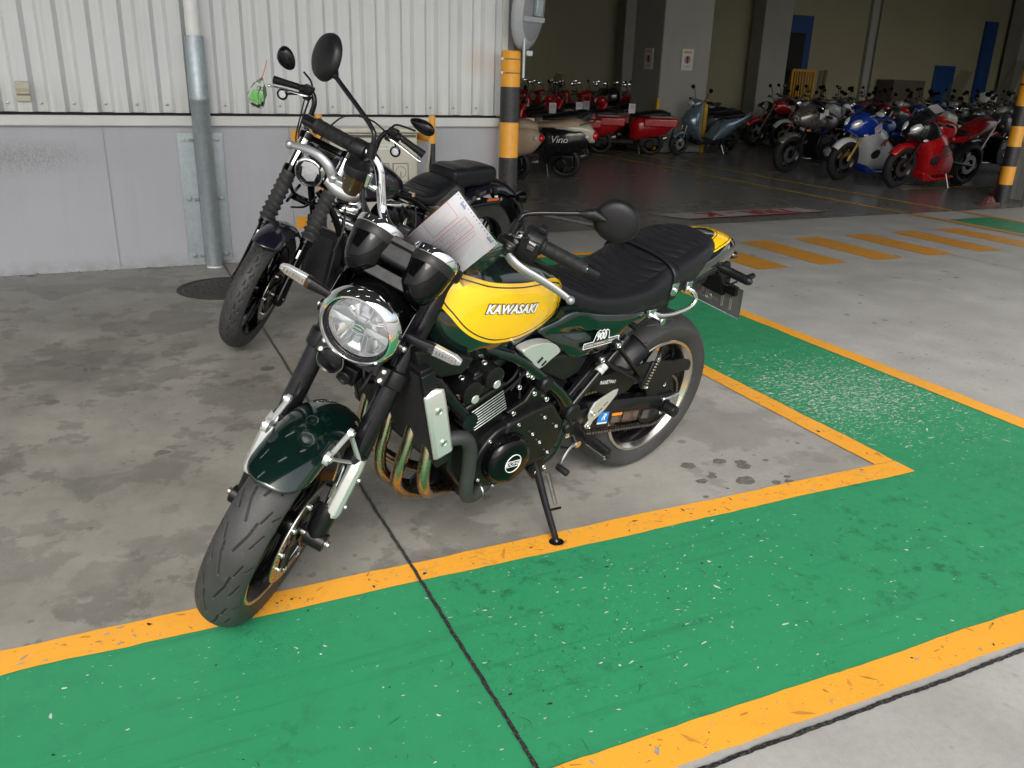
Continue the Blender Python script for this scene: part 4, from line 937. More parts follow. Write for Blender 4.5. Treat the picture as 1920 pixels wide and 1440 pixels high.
# ---------------- instruments
gf = V(1.205, 0, 1.038); gd_ = V(.078, 0, -.082).normalized()
for sg in (1, -1):
    c = gf+V(0, .074*sg, 0)
    g = MB(FX).lathe([(.0575, -.012), (.0585, -.002), (.0585, .0), (.0580, .022), (.0545, .050), (.046, .078), (.033, .098), (.018, .109), (0, .112)], c, gd_, 56).build('instrument_cup', blkg, hero)
    MB(FX).lathe([(.0586, -.006), (.0594, -.004), (.0592, .018), (.0584, .020)], c, gd_, 56).build('grey_band', M('instrument_band', (.012, .012, .013), .42, spec=.3), g)
    MB(FX).lathe([(.050, -.018), (.053, -.024), (.058, -.023), (.0605, -.016), (.0605, -.005), (.059, -.003)], c, gd_, 56).build('chrome_ring', chrome, g)
    MB(FX).lathe([(0, -.020), (.03, -.0195), (.051, -.018)], c, gd_, 40).build('glass', clear, g)
    MB(FX).lathe([(0, -.010), (.052, -.010)], c, gd_, 40).build('dial', M('dial_black', (.01, .01, .01), .4), g)
mb = MB(FX); gm = Matrix((V(0, 1, 0), -gd_.cross(V(0, 1, 0)), gd_)).transposed()
mb.box(gf+gd_*.030, (.10, .075, .055), rot=gm); cpn = mb.build('instrument_centre', M('centre_black', (.004, .004, .005), .35, spec=.2), hero, bev=.012, seg=4)
mb = MB(FX); mb.box(gf+gd_*.0, (.10, .078, .018), rot=gm); mb.build('grey_band', M('instrument_band', (.012, .012, .013), .42, spec=.3), cpn, bev=.003)
mb = MB(FX); mb.box(gf+gd_*.085, (.16, .05, .03), rot=gm); mb.box((1.20, 0, .935), (.10, .12, .03)); mb.tube([(1.23, -.05, .96), (1.27, -.02, .955), (1.28, .03, .95), (1.22, .06, .94)], [.006, .006], n=8); mb.build('instrument_bracket', blk, hero, bev=.004)
# ---------------- handlebar
HB = [(1.035, -.0, .972), (1.035, .06, .972), (1.028, .105, .972), (1.005, .142, .992), (.995, .166, 1.035), (.988, .190, 1.082), (.986, .222, 1.108), (.982, .28, 1.105), (.952, .415, 1.092)]
HBf = [V(a, -b, c) for a, b, c in HB[::-1]]+[V(*p) for p in HB[1:]]
mb = MB(FX); mb.tube(HBf, [.0125, .0125], n=24); hbar = mb.build('handlebar', chrome, hero)
def bar_at(y):
    s = abs(y); P_ = [V(*p) for p in HB]
    for a, b in zip(P_, P_[1:]):
        if a.y <= s <= b.y:
            t = (s-a.y)/(b.y-a.y); q = a.lerp(b, t); return V(q.x, math.copysign(q.y, y), q.z), V((b-a).x, math.copysign((b-a).y, y), (b-a).z).normalized()
    q = P_[-1]; return V(q.x, math.copysign(q.y, y), q.z), V(-.2, math.copysign(1, y), -.07)
for sg in (1, -1):
    a, d = bar_at(.272*sg); b, _ = bar_at(.392*sg)
    mb = MB(FX); pr = [(.0112, -.004), (.0225, -.004), (.023, .0), (.0225, .004), (.0182, .006)]
    L = (b-a).length
    for i in range(24):
        t = i/24; pr.append((.0186-.0012*(i % 6 == 0)+.0003*(i % 2), .008+t*(L-.014)))
    pr += [(.0192, L-.006), (.0208, L-.002), (.0208, L+.002), (.0112, L+.003)]
    mb.lathe(pr, a, b-a, 28); mb2 = mb
    xx_, yy_, dd_ = frame_to(b-a)
    for j in range(14):
        an = 2*PI*j/14
        for k in range(4):
            z0 = .028+k*.022; p = a+dd_*z0+(xx_*math.cos(an)+yy_*math.sin(an))*.0187; q = a+dd_*(z0+.016)+(xx_*math.cos(an+.35)+yy_*math.sin(an+.35))*.0187
            mb.tube([p, q], [.0009, .0009], n=4)
    gr = mb.build('grip', grip, hbar, ang=50)
    c, _ = bar_at(.40*sg); e = c+(b-a).normalized()*.036
    mb = MB(FX); mb.lathe([(.010, 0), (.0175, 0), (.0175, .004), (.0165, .006), (.0165, .033), (.0155, .036), (.009, .0365), (.008, .034), (0, .034)], b+(b-a).normalized()*.004, (b-a), 32); mb.build('bar_end_weight', blks, hbar)
# switch housings
c, d = bar_at(.245); mb = MB(FX); mb.tube([c-d*.030, c-d*.026, c, c+d*.022, c+d*.026], [.028, .035, .038, .036, .028], n=24, sq=1.15, up=(0, 0, 1)); mb.box(c+V(.014, 0, -.01), (.058, .054, .058)); sw = mb.build('switch_housing', blk, hbar, bev=.005)
mb = MB(FX); mb.box(c+V(.0445, .006, .002), (.009, .020, .011), rot=(0, 0, 0)); MB(FX).box(c+V(.043, -.012, .020), (.009, .012, .009)).build('switch', blk, sw, bev=.001); MB(FX).cyl(c+V(.03, -.020, .03), c+V(.046, -.020, .032), .005, n=14).build('switch', blk, sw); MB(FX).box(c+V(.0, .01, .043), (.03, .02, .012)).build('switch', blk, sw, bev=.002); mb.build('switch', M('switch_grey', (.05, .05, .052), .4), sw, bev=.0015)
mb = MB(FX); text_on(mb, 'PASS', plane_fn(c+V(.0442, .006, .014), (0, 1, 0), (-.0, 0, 1), .0006), .0085, offset=.0002); mb.build('switch_text', white, sw, smooth=False)
c, d = bar_at(-.258); mb = MB(FX); mb.tube([c-d*.022, c-d*.018, c, c+d*.016, c+d*.020], [.019, .0235, .0245, .024, .019], n=20, sq=1.1, up=(0, 0, 1)); mb.build('switch_housing', blk, hbar)
# lever assemblies
castm = M('cast_silver_alloy', (.34, .35, .36), .34, metal=.75, var=.05, bump=.1, bscale=700)
def lever(sg, pts, rs, piv, perch):
    m = MB(FX); m.tube([V(p[0], p[1]*sg, p[2]) for p in pts], rs, n=14, sq=.6, up=(0, 0, 1)); m.ell(V(pts[-1][0], pts[-1][1]*sg, pts[-1][2]), .0115); lv = m.build('lever', castm, hbar)
    m = MB(FX); m.box(V(perch[0], perch[1]*sg, perch[2]), (.040, .055, .020), rot=(0, R(-8), R(-12*sg))); m.cyl(V(piv[0], piv[1]*sg, piv[2]-.014), V(piv[0], piv[1]*sg, piv[2]+.013), .016, n=24); pc = m.build('lever_perch', blkm if sg > 0 else castm, hbar, bev=.005)
    m = MB(FX); bolt_mb(m, V(piv[0], piv[1]*sg, piv[2]+.013), (0, 0, 1), .0095, .004); m.build('bolt', bolt, pc)
lever(1, [(1.045, .195, 1.078), (1.056, .225, 1.068), (1.060, .26, 1.062), (1.052, .31, 1.056), (1.046, .355, 1.049), (1.043, .40, 1.040)], [.0095, .0135, .0125, .0115, .0105, .0085], (1.042, .203, 1.082), (1.022, .195, 1.092))
lever(-1, [(1.050, .272, 1.030), (1.056, .284, 1.046), (1.058, .300, 1.062), (1.056, .330, 1.071), (1.053, .370, 1.069), (1.05, .412, 1.057)], [.013, .0135, .0125, .0115, .0105, .0085], (1.052, .276, 1.030), (1.040, .245, 1.026))
mb = MB(FX); mb.tube([(1.056, -.290, 1.022), (1.054, -.255, 1.010), (1.046, -.220, 1.010), (1.035, -.190, 1.03)], [.013, .018, .017, .011], n=16, up=(0, 0, 1)); mb.build('master_cylinder', castm, hbar)
rs_ = MB(FX).lathe([(0, -.052), (.026, -.052), (.031, -.046), (.0325, .006)], (1.035, -.228, 1.064), (0, 0, 1), 36).build('brake_reservoir', M('smoked_plastic', (.032, .020, .009), .12, coat=.5, var=.1), hbar)
MB(FX).lathe([(0, -.046), (.0285, -.046), (.0300, -.006), (0, -.005)], (1.035, -.228, 1.064), (0, 0, 1), 32).build('brake_fluid', M('brake_fluid', (.08, .045, .012), .3), rs_)
mb = MB(FX); mb.lathe([(.0325, .002), (.0355, .004), (.0360, .022), (.034, .027), (.018, .029), (0, .029)], (1.035, -.228, 1.064), (0, 0, 1), 40); mb.box((1.035, -.228, 1.094), (.03, .016, .004)); mb.build('reservoir_cap', blk, rs_)
mb = MB(FX); mb.box((1.045, -.190, 1.070), (.014, .012, .038)); mb.box((1.035, -.180, 1.052), (.014, .03, .010), rot=(0, 0, 0)); mb.build('reservoir_bracket', alu, rs_, bev=.002)
for P_, R_ in (([(1.03, -.212, 1.045), (1.05, -.19, 1.02), (1.06, -.13, .96), (1.13, -.09, .90)], [.006, .006]), ([(1.0, -.23, 1.09), (1.07, -.17, 1.0), (1.10, -.10, .93)], [.005, .005]), ([(1.045, .19, 1.08), (1.10, .13, 1.03), (1.13, .08, .96)], [.005, .005]), ([(1.01, .21, 1.08), (1.05, .15, 1.02), (1.1, .11, .96)], [.006, .006])): MB(FX).tube(P_, R_, n=10).build('control_cable', blk, hbar)
# mirrors
def mirror(stem, cen, nrm, neck, a_, b_, label=None):
    m = MB(FX); m.tube([V(*p) for p in stem], [.0062, .0062], n=14); st = m.build('mirror', blks, hbar)
    m = MB(FX); m.tube([V(*stem[0]), V(*stem[0]).lerp(V(*stem[1]), .8)], [.0125, .0115], n=16); m.build('rubber_boot', blk, st)
    c = V(*cen); n_ = V(*nrm).normalized(); up = V(0, 0, 1); up = (up-n_*up.dot(n_)).normalized(); sd = up.cross(n_)
    pr = [(0, .0155), (.3, .0150), (.6, .0130), (.8, .0098), (.91, .0055), (.975, -.002), (1, -.008), (.985, -.012), (.955, -.013), (.95, -.010)]
    nn = 56; vs = []; 
    for i in range(nn):
        t = 2*PI*i/nn; e = sd*math.cos(t)*a_+up*math.sin(t)*b_
        for r_, h in pr: vs.append(c+e*r_+n_*h)
    mm = len(pr); m = MB(FX); m._add(vs, [(i*mm+k, ((i+1) % nn)*mm+k, ((i+1) % nn)*mm+k+1, i*mm+k+1) for i in range(nn) for k in range(mm-1)]); m.build('mirror_shell', blk, st, ang=70)
    nk = V(*neck); m = MB(FX); dd = (nk-V(*stem[-1])); m.tube([V(*stem[-1]), V(*stem[-1]).lerp(nk, .55), nk], [.0065, .0135, .0165], n=18); m.tube([nk, c.lerp(nk, .45)+n_*.017], [.0175, .004], n=18); m.build('mirror_neck', blk, st)
    m = MB(FX); vs = [c-n_*.0105]+[c+sd*math.cos(2*PI*i/nn)*a_*.95+up*math.sin(2*PI*i/nn)*b_*.95-n_*.0105 for i in range(nn)]; m._add(vs, [(0, i+1, (i+1) % nn+1) for i in range(nn)]); m.build('mirror_glass', chrome, st)
mirror([(1.0, .190, 1.108), (.992, .193, 1.150), (.975, .212, 1.168), (.93, .315, 1.208)], (.90, .408, 1.222), (1, .12, .12), (.918, .350, 1.219), .062, .056)
mirror([(1.0, -.218, 1.105), (.994, -.226, 1.150), (.980, -.252, 1.176), (.925, -.392, 1.222)], (.895, -.448, 1.246), (1, -.80, .22), (.905, -.418, 1.226), .062, .061)
# ---------------- fuel tank
tank_rows = [(.595, .850, .795, .040, .822), (.61, .872, .765, .072, .82), (.65, .905, .722, .105, .825), (.70, .930, .690, .124, .832), (.78, .962, .665, .142, .842), (.86, .988, .656, .153, .85), (.94, 1.003, .660, .160, .862), (1.01, 1.006, .680, .161, .872), (1.06, 1.000, .712, .153, .882), (1.10, .985, .762, .132, .89), (1.125, .962, .83, .100, .895), (1.14, .93, .865, .05, .897)]
P = loft_rows(tank_rows, 150, 160, .72, .74)
yel = smooth_closed([(1.112, .915), (1.108, .955), (1.075, .974), (1.03, .964), (.968, .944), (.904, .930), (.839, .919), (.771, .911), (.707, .901), (.658, .886), (.627, .862), (.607, .836), (.616, .812), (.65, .789), (.689, .773), (.735, .762), (.788, .753), (.841, .751), (.9, .757), (.947, .769), (1.0, .794), (1.045, .826), (1.082, .866), (1.105, .893)])
sdv = sd_poly(P[:, :, 0], P[:, :, 2], yel)
YEL = (.88, .52, .004)
tankm = paint_bands('tank_paint', (.0014, .0085, .0065), [(0, YEL), (.0085, (.012, .013, .008)), (.0125, YEL)])
tank = grid_mesh('fuel_tank', tankm, hero, P, attr={'sd': sdv}, ang=70, caps=True)
def tank_side(x, z, lift=.0, sg=1):
    T = interp_rows(tank_rows, np.array([x]))[0]; _, zt, zb, w, zm = T
    if z > zm: s = min(1, (z-zm)/(zt-zm))**(1/.72); c = math.sqrt(max(0, 1-s*s)); y = w*c**.72
    else: s = min(1, (zm-z)/(zm-zb))**(1/.74); c = math.sqrt(max(0, 1-s*s)); y = w*c**.74
    return V(x, sg*(y+lift), z)
for sg in (1, -1):
    for (off, lift, mt, nm) in ((.0040, .0012, M('badge_black', (.01, .01, .01), .4), 'badge_outline'), (.0017, .0022, white, 'badge_letters')):
        mb = MB(); vs, fs = text_pts('KAWASAKI', .0385, shear=.30, offset=off, spacing=1.04)
        # split long edges is not needed: letters are small against the curve
        sl = math.tan(R(-3.5))
        mb._add([tank_side(.880-sg*a*1.02, .856+b*.92-a*.20, lift+.0003, sg) for a, b, c in vs], fs); mb.build(nm, mt, tank, smooth=False)
# filler cap
mb = MB(); mb.lathe([(.040, 0), (.042, .004), (.036, .008), (0, .010)], (.93, 0, 1.002), (0, 0, 1), 40); mb.build('filler_cap', alu, tank)
# ---------------- seat
seat_rows = [(-.150, .880, .850, .030, .860), (-.138, .900, .842, .058, .866), (-.11, .918, .836, .086, .868), (-.06, .926, .822, .110, .868), (0, .924, .800, .128, .862), (.08, .911, .768, .143, .840), (.15, .890, .748, .150, .822), (.20, .866, .735, .152, .800), (.26, .840, .726, .153, .785), (.34, .828, .721, .152, .775), (.42, .826, .724, .147, .775), (.50, .832, .740, .133, .785), (.56, .846, .768, .110, .805), (.61, .864, .805, .082, .835), (.65, .885, .845, .055, .865)]
P = loft_rows(seat_rows, 520, 150, .62, .42)
X, Y, Z = P[:, :, 0], P[:, :, 1], P[:, :, 2]
T = interp_rows(seat_rows, P[:, 0, 0]); wv = T[:, 3][:, None]; zt = T[:, 1][:, None]; zm = T[:, 4][:, None]
inner = np.clip((wv*.74-np.abs(Y))/.004, 0, 1)*np.clip((Z-(zm+(zt-zm)*.3))/.004, 0, 1)*np.clip((.585-X)/.004, 0, 1)*np.clip((X+.108)/.004, 0, 1)
bow = X+.030*(Y/.1)**2; pit = .040; dd = np.abs(((bow-.02) % pit)-pit/2)
gro = np.clip(1-dd/.0027, 0, 1)*inner
puff = inner*.0014*np.cos((((bow-.02) % pit)/pit-.0)*2*PI)
edge = np.exp(-((np.abs(Y)-wv*.745)/.0028)**2)*(Z > zm+(zt-zm)*.3)*np.clip((.60-X)/.01, 0, 1)*np.clip((X+.118)/.01, 0, 1)
edge = np.maximum(edge, np.exp(-((X-.588)/.0028)**2)*(np.abs(Y) < wv*.75)*(Z > zm))
edge = np.maximum(edge, np.exp(-((X+.112)/.0028)**2)*(np.abs(Y) < wv*.75)*(Z > zm))
P[:, :, 2] += -gro*.0046+puff-edge*.0022
# hump between rider and passenger
seat = grid_mesh('seat', vinyl, hero, P, ang=80, caps=True)
sT_ = M('seat_thread', (.07, .07, .07), .6)
mb = MB()
for sg in (1, -1):
    pts = []
    for xx in np.linspace(-.10, .56, 34):
        T1 = interp_rows(seat_rows, np.array([xx]))[0]; z_ = T1[2]+(T1[4]-T1[2])*.62; s = ((T1[4]-z_)/(T1[4]-T1[2]))**(1/.42); c = math.sqrt(1-s*s)**.42; pts.append(V(xx, sg*(T1[3]*c+.0006), z_))
    mb.tube(pts, [.0011, .0011], n=6, sub=1)
mb.build('side_seam', M('seam_black', (.008, .008, .009), .5), seat)
# strap across the seat
pts = []
for a in np.linspace(R(-38), R(218), 46):
    T1 = interp_rows(seat_rows, np.array([.165]))[0]; c, s = math.cos(a), math.sin(a); ex = .62 if s > 0 else .42
    y = math.copysign(abs(c)**ex, c)*(T1[3]+.004); z = T1[4]+(T1[1]+.004-T1[4])*abs(s)**ex if s > 0 else T1[4]-(T1[4]-T1[2])*abs(s)**ex; pts.append(V(.165+.0*abs(c), y, z))
mb = MB(); nn = len(pts); vs = [p+V(dx, 0, 0) for p in pts for dx in (-.017, .017)]; mb._add(vs, [(2*i, 2*i+1, 2*i+3, 2*i+2) for i in range(nn-1)]); mb.build('seat_strap', vinyl, seat, solid=.003, bev=0)
for sg in (1, -1):
    mb = MB(); mb.prism([(.148, .790), (.148, .825), (.182, .825), (.182, .790), (.174, .781), (.156, .781)], sg*.1550-.002, sg*.1550+.002); cl_ = mb.build('strap_clip', alu, seat, bev=.001); parts_bolts([((.165, sg*.1572, .803), (0, sg, 0))], cl_, bolt, .007)
# ---------------- tail cowl
tail_rows = [(-.318, .848, .832, .014, .840), (-.310, .866, .824, .034, .844), (-.288, .886, .814, .056, .848), (-.25, .902, .806, .076, .852), (-.20, .912, .800, .094, .853), (-.14, .910, .795, .110, .850), (-.08, .895, .790, .120, .84), (.02, .87, .775, .130, .825), (.12, .84, .758, .139, .80)]
P = loft_rows(tail_rows, 160, 96, .78, .8)
px, py = P[:, :, 0], P[:, :, 1]
rho = np.sqrt((py/.120)**2+(np.minimum(px+.060, 0)/.264)**2)
band = .178*(1)-np.abs(rho-.665)
sdt = np.where(P[:, :, 2] > .845, band, -.05)
tailm = paint_bands('tail_paint', (.0014, .0085, .0065), [(0, YEL), (.036, (.012, .013, .008)), (.056, YEL)])
grid_mesh('tail_cowl', tailm, hero, P, attr={'sd': sdt}, ang=70, caps=True)
# tail light, rear signals, plate bracket, plate
mb = MB(); mb.ell((-.325, 0, .815), (.03, .055, .022), 24, 14); tl = mb.build('tail_light', M('tail_lamp_smoked', (.03, .006, .006), .12, coat=1), hero)
for sg in (1, -1):
    mb = MB(); mb.tube([(-.22, .04*sg, .79), (-.235, .070*sg, .785), (-.245, .105*sg, .780), (-.25, .165*sg, .777), (-.252, .182*sg, .776)], [.014, .015, .017, .0165, .008], n=14, sq=.85, up=(0, 0, 1)); mb.tube([(-.252, .160*sg, .785), (-.285, .160*sg, .790)], [.011, .010], n=14); rsg = mb.build('turn_signal', blk, hero)
    mb = MB(); mb.box((-.264, .136*sg, .776), (.005, .060, .022)); mb.build('lens', lens_mat('smoke_lens', (.9, .9, .9)), rsg, bev=.002)
mb = MB(); mb.prism([(-.16, .80), (-.30, .795), (-.335, .72), (-.325, .66), (-.31, .66), (-.25, .75), (-.13, .765)], -.05, .05); mb.box((-.318, 0, .695), (.02, .20, .035), rot=(0, .15, 0)); mb.tube([(-.2, .06, .79), (-.24, .075, .75), (-.28, .09, .76)], [.005, .005], n=8); mb.tube([(-.22, .05, .78), (-.27, .07, .72), (-.30, .10, .74)], [.004, .004], n=8); mb.build('plate_bracket', blk, hero, bev=.003)
platem = M('plate_back_aluminium', (.20, .20, .195), .45, metal=.6, var=.1, nscale=30)
pxf = Matrix.Translation((-.335, .008, .650)) @ Matrix.Rotation(R(14), 4, 'Y')
pl = MB(pxf).box((0, 0, 0), (.0016, .23, .125)).build('number_plate', platem, hero, bev=.0006)
mb = MB(pxf); 
for p, q in (((.0015, -.115, .0625), (.0015, .115, .0625)), ((.0015, -.115, -.0625), (.0015, .115, -.0625)), ((.0015, -.115, -.0625), (.0015, -.115, .0625)), ((.0015, .115, -.0625), (.0015, .115, .0625))): mb.tube([p, q], [.0018, .0018], n=6)
mb.build('plate_rim', alu, pl)
mb = MB(pxf); vs, fs = text_pts('26-11', .072, spacing=1.05); 
# embossed marks show mirrored from the back of the plate
def edges_of(vs, fs):
    cnt = {}
    for f in fs:
        for a, b in zip(f, f[1:]+f[:1]): cnt.setdefault(frozenset((a, b)), []).append((a, b))
    return [v_[0] for v_ in cnt.values() if len(v_) == 1]
for a, b in edges_of(vs, [tuple(f) for f in fs]):
    p, q = vs[a], vs[b]; mb.tube([(.0012, p[0], p[1]-.018), (.0012, q[0], q[1]-.018)], [.0009, .0009], n=4, caps=False)
mb.build('embossed_marks', M('emboss_light', (.45, .45, .44), .35, metal=.6), pl)
# ---------------- side panels
for sg in (1, -1):
    mb = MB(); poly = smooth_closed([(.725, .742), (.66, .770), (.60, .795), (.50, .775), (.40, .758), (.27, .746), (.258, .724), (.295, .700), (.363, .655), (.452, .636), (.54, .633), (.59, .641), (.63, .677), (.69, .712)], 5)
    pl_ = poly; k0 = len(pl_); cx_, cz_ = .48, .70
    secs = []
    for sc_, yy in ((1.0, .105), (1.0, .132), (.985, .142), (.95, .148), (.82, .152), (.5, .155), (.15, .156)):
        secs.append([V(cx_+(a-cx_)*sc_, sg*(yy-.030*max(0, (a-.55)/.18)), cz_+(b-cz_)*sc_) for a, b in pl_])
    mb.loft(secs); sp_ = mb.build('side_panel', green, hero, ang=50)
    bk = M('badge_silver', (.7, .71, .7), .25, metal=.8)
    fn = plane_fn((.478, sg*.1565, .690), (-sg, 0, -.02*0), (0, 0, 1), 0)
    mb = MB(); text_on(mb, '900', plane_fn((.483, sg*.1562, .700), (-sg, 0, .0), (0, 0, 1), .0025), .036, sx=.8, offset=.0014); mb.build('badge_number', white, sp_, smooth=False)
    mb = MB(); text_on(mb, 'DOUBLE OVERHEAD CAMSHAFT', plane_fn((.478, sg*.1562, .677), (-sg, 0, .0), (0, 0, 1), .0020), .0118, sx=.86, offset=.0001); mb.build('badge_text', white, sp_, smooth=False)
    def ln(pts, r=.0012):
        q = [V(a, sg*.1575, b) for a, b in pts]
        for a, b in zip(q, q[1:]): mb.tube([a, b], [r, r], n=6)
    mb = MB(); ln([(.556, .668), (.398, .668), (.398, .686), (.446, .686), (.447, .697), (.452, .713), (.461, .719), (.468, .715), (.476, .721), (.485, .717), (.494, .722), (.505, .716), (.510, .703), (.514, .686), (.556, .686), (.556, .668)]); mb.build('badge_outline', white, sp_)
    mb = MB(); mb.prism([(.552, .6695), (.402, .6695), (.402, .684), (.552, .684)], sg*.155, sg*.1577); mb.prism([(.510, .684), (.450, .684), (.456, .712), (.505, .714)], sg*.155, sg*.1577); mb.build('badge_plate', M('badge_black', (.01, .01, .01), .4), sp_)
    mb = MB(); mb.prism(smooth_closed([(.815, .716), (.79, .728), (.74, .730), (.695, .718), (.668, .700), (.662, .684), (.69, .668), (.735, .646), (.775, .680)], 4), sg*.128, sg*.162); sv = mb.build('silver_side_plate', silp, hero, bev=.006, seg=3)
    mb = MB(); mb.box((.740, sg*.163, .676), (.022, .003, .007), rot=(0, R(38), 0)); mb.box((.722, sg*.163, .662), (.020, .003, .006), rot=(0, R(38), 0)); mb.build('slot', dark, sv)
    mb = MB(); mb.prism([(.70, .655), (.60, .652), (.49, .625), (.52, .57), (.585, .550), (.70, .61)], sg*.05, sg*.135); mb.build('inner_cover', blk, hero, bev=.01, seg=3)
# ---------------- frame (painted tubes)
for sg in (1, -1):
    mb = MB(); mb.tube([(1.13, .035*sg, .86), (1.05, .085*sg, .80), (.93, .12*sg, .735), (.82, .145*sg, .690), (.70, .155*sg, .600), (.61, .155*sg, .525), (.555, .150*sg, .455), (.565, .15*sg, .385), (.595, .15*sg, .30), (.64, .12*sg, .245)], [.016, .017, .017, .017, .018, .020, .025, .024, .018, .015], n=18, up=(0, 1, 0)); fr = mb.build('frame_tube', framep, hero)
    mb = MB(); mb.tube([(1.165, .04*sg, .76), (1.115, .135*sg, .70), (1.0, .155*sg, .565), (.985, .150*sg, .545)], [.018, .019, .0185, .019], n=16); mb.cyl((.985, .140*sg, .545), (.985, .178*sg, .545), .026, n=24); mb.build('down_tube', blks, hero)
    mb = MB(); mb.tube([(.68, .12*sg, .66), (.45, .12*sg, .70), (.2, .11*sg, .765), (.0, .10*sg, .79), (-.15, .08*sg, .80)], [.014, .014], n=12); mb.tube([(.56, .13*sg, .47), (.44, .12*sg, .56), (.30, .12*sg, .66), (.1, .10*sg, .75)], [.013, .013], n=12); mb.build('subframe_tube', blks, hero)
    for (x, z, r_) in ((.703, .593, .024), (.556, .455, .03), (.56, .40, .02)):
        mb = MB(); mb.lathe([(0, .012), (r_*.8, .012), (r_, .006), (r_, -.02)], (x, .170*sg, z), (0, sg, 0), 28); mb.build('frame_cap', blk, fr)
    mb = MB(); mb.prism([(.735, .585), (.68, .555), (.665, .520), (.70, .515), (.80, .50), (.83, .52), (.76, .545)], .150*sg-.008, .150*sg+.010); eb = mb.build('engine_bracket', blkm, hero, bev=.005)
    parts_bolts([((.74, .162*sg, .568), (0, sg, 0)), ((.682, .162*sg, .534), (0, sg, 0)), ((.812, .162*sg, .520), (0, sg, 0)), ((.80, .155*sg, .60), (0, sg, 0)), ((.775, .155*sg, .635), (0, sg, 0)), ((.755, .155*sg, .622), (0, sg, 0))], eb, bolt, .0085, 'bolt', None, .008)
# radiator shrouds
for sg in (1, -1):
    mb = MB(); mb.prism([(1.195, .80), (1.12, .79), (.995, .738), (1.03, .70), (1.10, .705), (1.175, .742)], sg*.135, sg*.168); mb.build('shroud', blk, hero, bev=.008, seg=3)
# ---------------- radiator
rad_o, rad_u = V(1.096, 0, .450), V(.085, 0, .285)    # bottom centre, up vector
rad_u_n = rad_u.normalized(); rad_n = V(rad_u_n.z, 0, -rad_u_n.x)
def rp(y, s, f=0): return rad_o+V(0, y, 0)+rad_u*s+rad_n*f
def slab(mb, y0, y1, s0, s1, f0, f1):
    vs = [rp(y, s, f) for y in (y0, y1) for s in (s0, s1) for f in (f0, f1)]; mb._add(vs, [(0, 1, 3, 2), (4, 6, 7, 5), (0, 4, 5, 1), (2, 3, 7, 6), (0, 2, 6, 4), (1, 5, 7, 3)])
mb = MB(); slab(mb, -.180, .180, 0, 1, -.028, .0)
rad = mb.build('radiator', core, hero)
mb = MB()
for i in range(58): slab(mb, -.177, .177, .01+i*.0170, .01+i*.0170+.006, 0, .0035)
mb.build('core_fins', M('fin_black', (.02, .02, .021), .45), rad, smooth=False)
mb = MB(); slab(mb, -.205, -.18, -.02, 1.03, -.035, .006); slab(mb, .18, .197, -.02, 1.03, -.035, .006); slab(mb, -.19, .19, 1.0, 1.07, -.03, .003); slab(mb, -.165, .165, -.035, 0, -.03, .003); mb.build('radiator_tank', blk, rad, bev=.003)
for sg in (1, -1):
    sec = []
    for s, dy in ((.09, -.006), (.12, 0), (.76, 0), (.81, -.003)):
        sec.append([rp(sg*.194, s, .008), rp(sg*(.199+dy), s, .007), rp(sg*(.205+dy), s, .000), rp(sg*(.209+dy), s+.01, -.040), rp(sg*(.205+dy), s+.01, -.047)])
    top = [p.lerp(rp(sg*.192, .84, -.018), .72)+rad_u_n*.004 for p in sec[-1]]; sec.append(top)
    mb = MB(); mb.loft(sec, closed=False); rc = mb.build('radiator_cover', silp, hero, ang=28, solid=.004, bev=.0016)
    parts_bolts([(rp(sg*.2085, s, -.020), V(0, sg, .0)) for s in (.27, .64)], rc, bolt, .0105, 'bolt', None, .004)
# ---------------- engine
eng = MB(); eng.prism([(1.0, .50), (.86, .52), (.80, .50), (.70, .51), (.62, .45), (.60, .36), (.63, .30), (.70, .275), (.86, .265), (.96, .30), (1.02, .38), (1.03, .46)], -.155, .155)
eng.prism([(.74, .52), (.665, .525), (.605, .45), (.60, .37), (.645, .325), (.73, .31), (.80, .34), (.86, .43), (.84, .50)], .14, .185); eng.prism([(.74, .30), (.92, .30), (.90, .20), (.76, .20)], -.10, .10)
engine = eng.build('engine', blkm, hero, bev=.012, seg=3)
# inclined cylinder block with polished fin edges
cyn = V(math.sin(R(22)), 0, math.cos(R(22))); cyf = V(cyn.z, 0, -cyn.x)
def ep(a, b, y): return V(.888, y, .497)+cyf*a+cyn*b      # a forward, b up along the cylinders
def eslab(mb, a0, a1, b0, b1, y0, y1):
    vs = [ep(a, b, y) for a in (a0, a1) for b in (b0, b1) for y in (y0, y1)]; mb._add(vs, [(0, 1, 3, 2), (4, 6, 7, 5), (0, 4, 5, 1), (2, 3, 7, 6), (0, 2, 6, 4), (1, 5, 7, 3)])
mb = MB(); eslab(mb, -.055, .055, -.03, .115, -.155, .155); mb.build('cylinder_block', blkm, engine, bev=.01)
fe = M('fin_edge_polished', (.62, .66, .62), .3, metal=.85)
for i in range(8):
    b = .030+i*.0095; mb = MB(); eslab(mb, -.060, .060, b, b+.0026, -.168, .168); fn_ = mb.build('cooling_fin', fe if i > -1 else blkm, engine, bev=.001)
    mb = MB(); eslab(mb, -.0585, .0585, b+.0026, b+.0034, -.1665, .1665); eslab(mb, -.0585, .0585, b-.0008, b, -.1665, .1665); mb.build('fin_face', blkm, fn_)
mb = MB(); eslab(mb, -.074, .070, .106, .122, -.166, .166); eslab(mb, -.072, .068, .122, .150, -.160, .160); mb.build('cylinder_head', blkm, engine, bev=.006)
